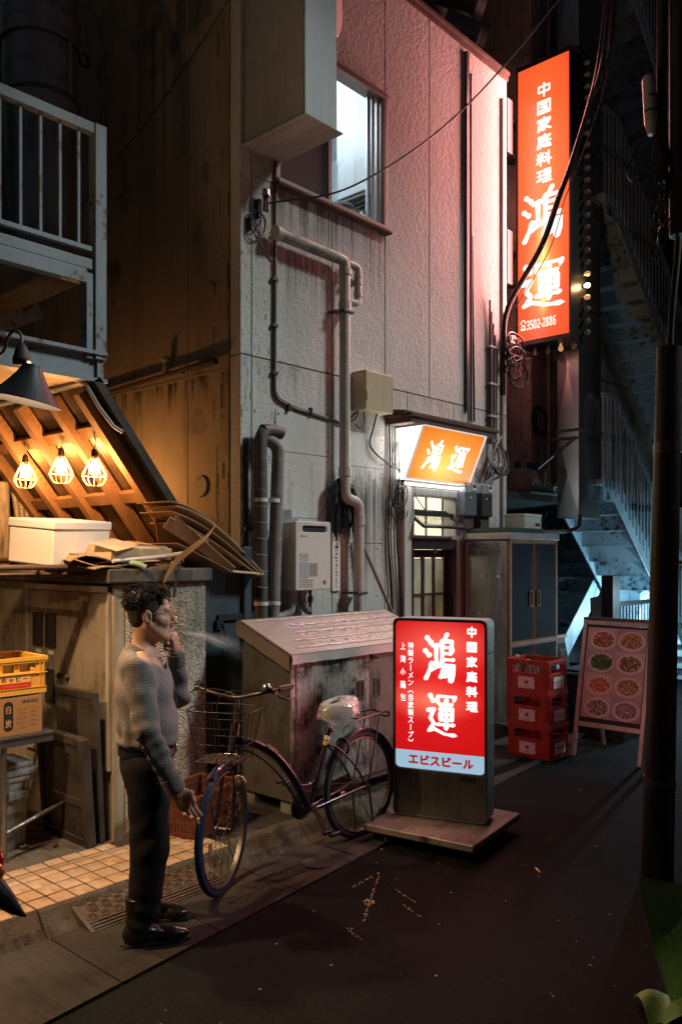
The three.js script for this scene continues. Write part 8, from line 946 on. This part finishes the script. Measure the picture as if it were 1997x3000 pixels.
    const g = sdf(f, V(-0.085, 0.02, -0.065), V(0.245, 0.25, 0.065), 0.0055); g.rotateY(yaw); g.translate(x, 0, z); const o = part(man, 'boot', g, bootM); const s = new THREE.Shape(); s.moveTo(-0.078, 0); s.bezierCurveTo(-0.08, 0.05, 0.02, 0.042, 0.09, 0.05); s.bezierCurveTo(0.18, 0.058, 0.245, 0.04, 0.246, 0.004); s.bezierCurveTo(0.245, -0.036, 0.18, -0.05, 0.09, -0.045); s.bezierCurveTo(0.02, -0.038, -0.08, -0.05, -0.078, 0); const sg = new THREE.ExtrudeGeometry(s, { depth: 0.014, bevelEnabled: true, bevelSize: 0.002, bevelThickness: 0.002, bevelSegments: 1 }); sg.rotateX(-Math.PI / 2); sg.translate(0, 0.014, 0); const hl = cb(0.07, 0.022, 0.078, -0.04, 0.011, 0, 0.004); const q = merge([muv(sg), hl]); q.rotateY(yaw); q.translate(x, 0, z); part(o, 'sole', q, M.rubber); };
  boot(anR.x - 0.005, anR.z + 0.002, 0.05); boot(anL.x, anL.z, -0.05 - 0.2);
  // hair: longer swept top, short faded sides, moustache, goatee
  const hairM = phys({ color: C(0.010, 0.0065, 0.005), roughness: 0.62, specularIntensity: 0.5 }), line = (x) => x > 0.05 ? lerp(0.052, 0.088, sstep(0.05, 0.10, x)) : x > -0.03 ? lerp(0.044, 0.052, sstep(-0.03, 0.05, x)) : lerp(0.006, 0.044, sstep(-0.12, -0.03, x));
  const hairF = (p) => { const x = p.x - H0.x, y = p.y - H0.y, z = p.z - H0.z; let d = ell(p, rel(-0.014, 0.056, 0), V(0.113, 0.078, 0.088)); d = smin(d, cap(p, rel(-0.01, 0.108, 0), rel(0.082, 0.104, 0), 0.030, 0.022), 0.03); d = smin(d, ell(p, rel(-0.072, 0.03, 0), V(0.052, 0.056, 0.07)), 0.02); d = smax(d + 0.024 * Math.exp(-Math.max(0, y - line(x)) / 0.020), line(x) - y, 0.012); return d + 0.005 * (nz(NB, (x * 0.35 - y * 0.9) * 900 + 300, z * 2600 + y * 500) - 0.5) + 0.006 * (nz(NA, x * 900 + 200, z * 1500 + y * 900) - 0.5); };
  const strands = []; for (let k = 0; k < 300; k++) { const z = rr(-0.07, 0.07), x = rr(-0.11, 0.09), top = Math.sqrt(Math.max(0.05, 1 - (z / 0.09) ** 2 - ((x + 0.01) / 0.13) ** 2)) * 0.082 + 0.055, l = rr(0.03, 0.055), up = rr(0.004, 0.016) + (x > 0.03 ? 0.006 : 0), a = rel(x + 0.012, top - 0.014, z), b = rel(x - l * 0.25, top + up * 0.8, z * 1.02), c = rel(x - l * (x > 0.05 ? -0.35 : 0.9), top + up * (x > 0.05 ? 1.1 : 0.7), z * 1.05); strands.push(polytube([a, b, c], 0.002, 4, [0.0028, 0.0021, 0.0004])); }
  for (let k = 0; k < 120; k++) { const s = k % 2 ? 1 : -1, x = rr(-0.11, 0.07), y = rr(0.055, 0.11), z = s * (0.087 * Math.sqrt(Math.max(0.02, 1 - ((x + 0.014) / 0.113) ** 2 - ((y - 0.056) / 0.078) ** 2))), l = rr(0.025, 0.045); strands.push(polytube([rel(x, y, z), rel(x - l * 0.5, y - l * 0.32, z * 1.04 + s * 0.002), rel(x - l, y - l * 0.75, z * 1.0)], 0.002, 4, [0.0022, 0.0018, 0.0004])); }
  part(man, 'hair', merge([sdf(hairF, rel(-0.14, -0.02, -0.10), rel(0.125, 0.16, 0.10), 0.0036), ...strands]), hairM);
  const fadeF = (p) => { const x = p.x - H0.x, y = p.y - H0.y, z = Math.abs(p.z - H0.z); let d = ell(p, rel(-0.008, 0.030, 0), V(0.1005, 0.098, 0.0795)); d = smin(d, ell(p, rel(-0.045, -0.03, 0), V(0.045, 0.046, 0.054)), 0.03); d = smax(d, (x > -0.005 ? lerp(0.0, 0.012, sstep(0, 0.06, x)) : -0.055 - 0.1 * Math.min(0.25, -x)) - y, 0.004); d = smax(d, x - 0.052 - (y - 0.02) * 0.35, 0.004); return smax(d, 0.030 - Math.hypot(x + 0.012, (y + 0.014) * 0.8) , 0.004); };
  part(man, 'short_hair', sdf(fadeF, rel(-0.12, -0.10, -0.09), rel(0.09, 0.09, 0.09), 0.004), mat({ color: C(0.034, 0.021, 0.015), roughness: 0.85 }));
  const fb = (pts, r) => polytube(pts.map((q) => rel(...q)), r, 6); const bm = mat({ color: C(0.013, 0.009, 0.007), roughness: 0.7 });
  part(man, 'moustache', [-1, 1].map((s) => polytube([rel(0.108, -0.0615, s * 0.001), rel(0.103, -0.065, s * 0.012), rel(0.094, -0.074, s * 0.023)], 0.005, 8, [0.0052, 0.0055, 0.0025])), bm); part(man, 'goatee', T(new THREE.SphereGeometry(1, 14, 10), 0, 0, 0).scale(0.016, 0.017, 0.016).translate(H0.x + 0.087, H0.y - 0.115, 0), bm); for (const s of [-1, 1]) { part(man, 'eyebrow', fb([[0.0995, 0.0265, s * 0.012], [0.0965, 0.031, s * 0.028], [0.084, 0.027, s * 0.045]], 0.0028), bm); const e = part(man, 'eye', T(new THREE.SphereGeometry(0.0115, 16, 12), H0.x + 0.0835, H0.y + 0.001, s * 0.031), mat({ color: C(0.55, 0.5, 0.46), roughness: 0.2 })); part(e, 'iris', T(new THREE.SphereGeometry(0.0055, 12, 8), H0.x + 0.0895, H0.y + 0.001, s * 0.031), M.black); part(e, 'lash_line', fb([[0.094, 0.005, s * 0.019], [0.0965, 0.0085, s * 0.031], [0.088, 0.005, s * 0.044]], 0.0018), bm); part(man, 'sideburn', T(new THREE.SphereGeometry(1, 10, 8), 0, 0, 0).scale(0.010, 0.026, 0.006).translate(H0.x + 0.022, H0.y - 0.012, s * 0.0715), mat({ color: C(0.05, 0.03, 0.021), roughness: 0.8 })); }
  const gold = mat({ color: C(0.72, 0.55, 0.30), metalness: 1, roughness: 0.25 }); const gl = part(man, 'glasses', [-1, 1].flatMap((s) => [T(new THREE.TorusGeometry(0.0225, 0.0015, 6, 36), H0.x + 0.126, H0.y - 0.004, s * 0.032, Math.PI / 2 - s * 0.12), rod(rel(0.122, 0.004, s * 0.0545), rel(-0.004, 0.004, s * 0.0805), 0.0014, 6), rod(rel(-0.004, 0.004, s * 0.0805), rel(-0.024, -0.014, s * 0.081), 0.0014, 6)]).concat([rod(rel(0.129, 0.002, -0.01), rel(0.129, 0.002, 0.01), 0.0014, 6)]), gold); for (const s of [-1, 1]) part(gl, 'lens', T(new THREE.CircleGeometry(0.0215, 28), H0.x + 0.126, H0.y - 0.004, s * 0.032, Math.PI / 2 - s * 0.12), phys({ color: C(0.95), transmission: 1, thickness: 0, roughness: 0.02 }));
  // cigarette in the lowered hand
  const c0 = hR.at(0.0185, 0.135, -0.014).lerp(hR.at(0.0185, 0.105, 0.0), 0.3), m4 = new THREE.Matrix4().makeRotationY(-0.58).setPosition(2.32, 0, -3.44), d = V(0.24, -0.96, 0.12).normalize(), a = c0.clone().addScaledVector(d, -0.022).applyMatrix4(m4), b = c0.clone().addScaledVector(d, 0.058).applyMatrix4(m4), e = c0.clone().addScaledVector(d, 0.066).applyMatrix4(m4);
  const cg = thing('cigarette', 'white cigarette held between the fingers of the lowered hand', 'cigarette', a.toArray()); const q = (p) => p.clone().sub(a); part(cg, 'paper', rod(V(0, 0, 0), q(b), 0.0046, 12), mat({ color: C(0.72), roughness: 0.8 })); part(cg, 'ash', rod(q(b), q(e), 0.0046, 12, 0.003), mat({ color: C(0.22, 0.16, 0.13), roughness: 0.95 }));
  // breath of smoke drifting from the mouth
  const al = canvasTex(256, 128, (g, W, H) => { g.fillStyle = '#000'; g.fillRect(0, 0, W, H); const r = mulberry(12); for (let k = 0; k < 70; k++) { const x = 20 + r() * 210, w = 12 + x * 0.14; glow(g, x, H * 0.5 + (r() - 0.5) * (10 + x * 0.22), w * 1.2, w * 0.6, '255,255,255', 0.05 + 0.05 * (1 - x / 256)); } }); al.colorSpace = THREE.NoColorSpace;
  const sm = mat({ color: C(0.75), roughness: 1, alphaMap: al, transparent: true, opacity: 0.34, side: THREE.DoubleSide, depthWrite: false }), mo = V(0.19, 1.455, -0.02).applyMatrix4(m4), dir = V(0.80, 0, -0.10).normalize(); const smk = [0, 1, 2, 3].map((k) => surf(16, 8, (u, v) => { const w = 0.025 + 0.20 * Math.pow(u, 0.8), an = k * 0.8 + 0.6; return mo.clone().add(V(dir.x, 0, dir.z).applyAxisAngle(V(0, 1, 0), -0.62).multiplyScalar(u * 0.34)).add(V((v - 0.5) * w * Math.cos(an) * 0.6, (v - 0.5) * w * Math.sin(an + 0.5) - 0.10 * u * u - 0.02 * u, (v - 0.5) * w * Math.cos(an + 1.2))); })); const s2 = single('smoke', 'thin breath of smoke drifting away from the smoking person', 'smoke', smk, sm); s2.castShadow = false; s2.userData.kind = 'stuff';
}
renderer.render(scene, camera);
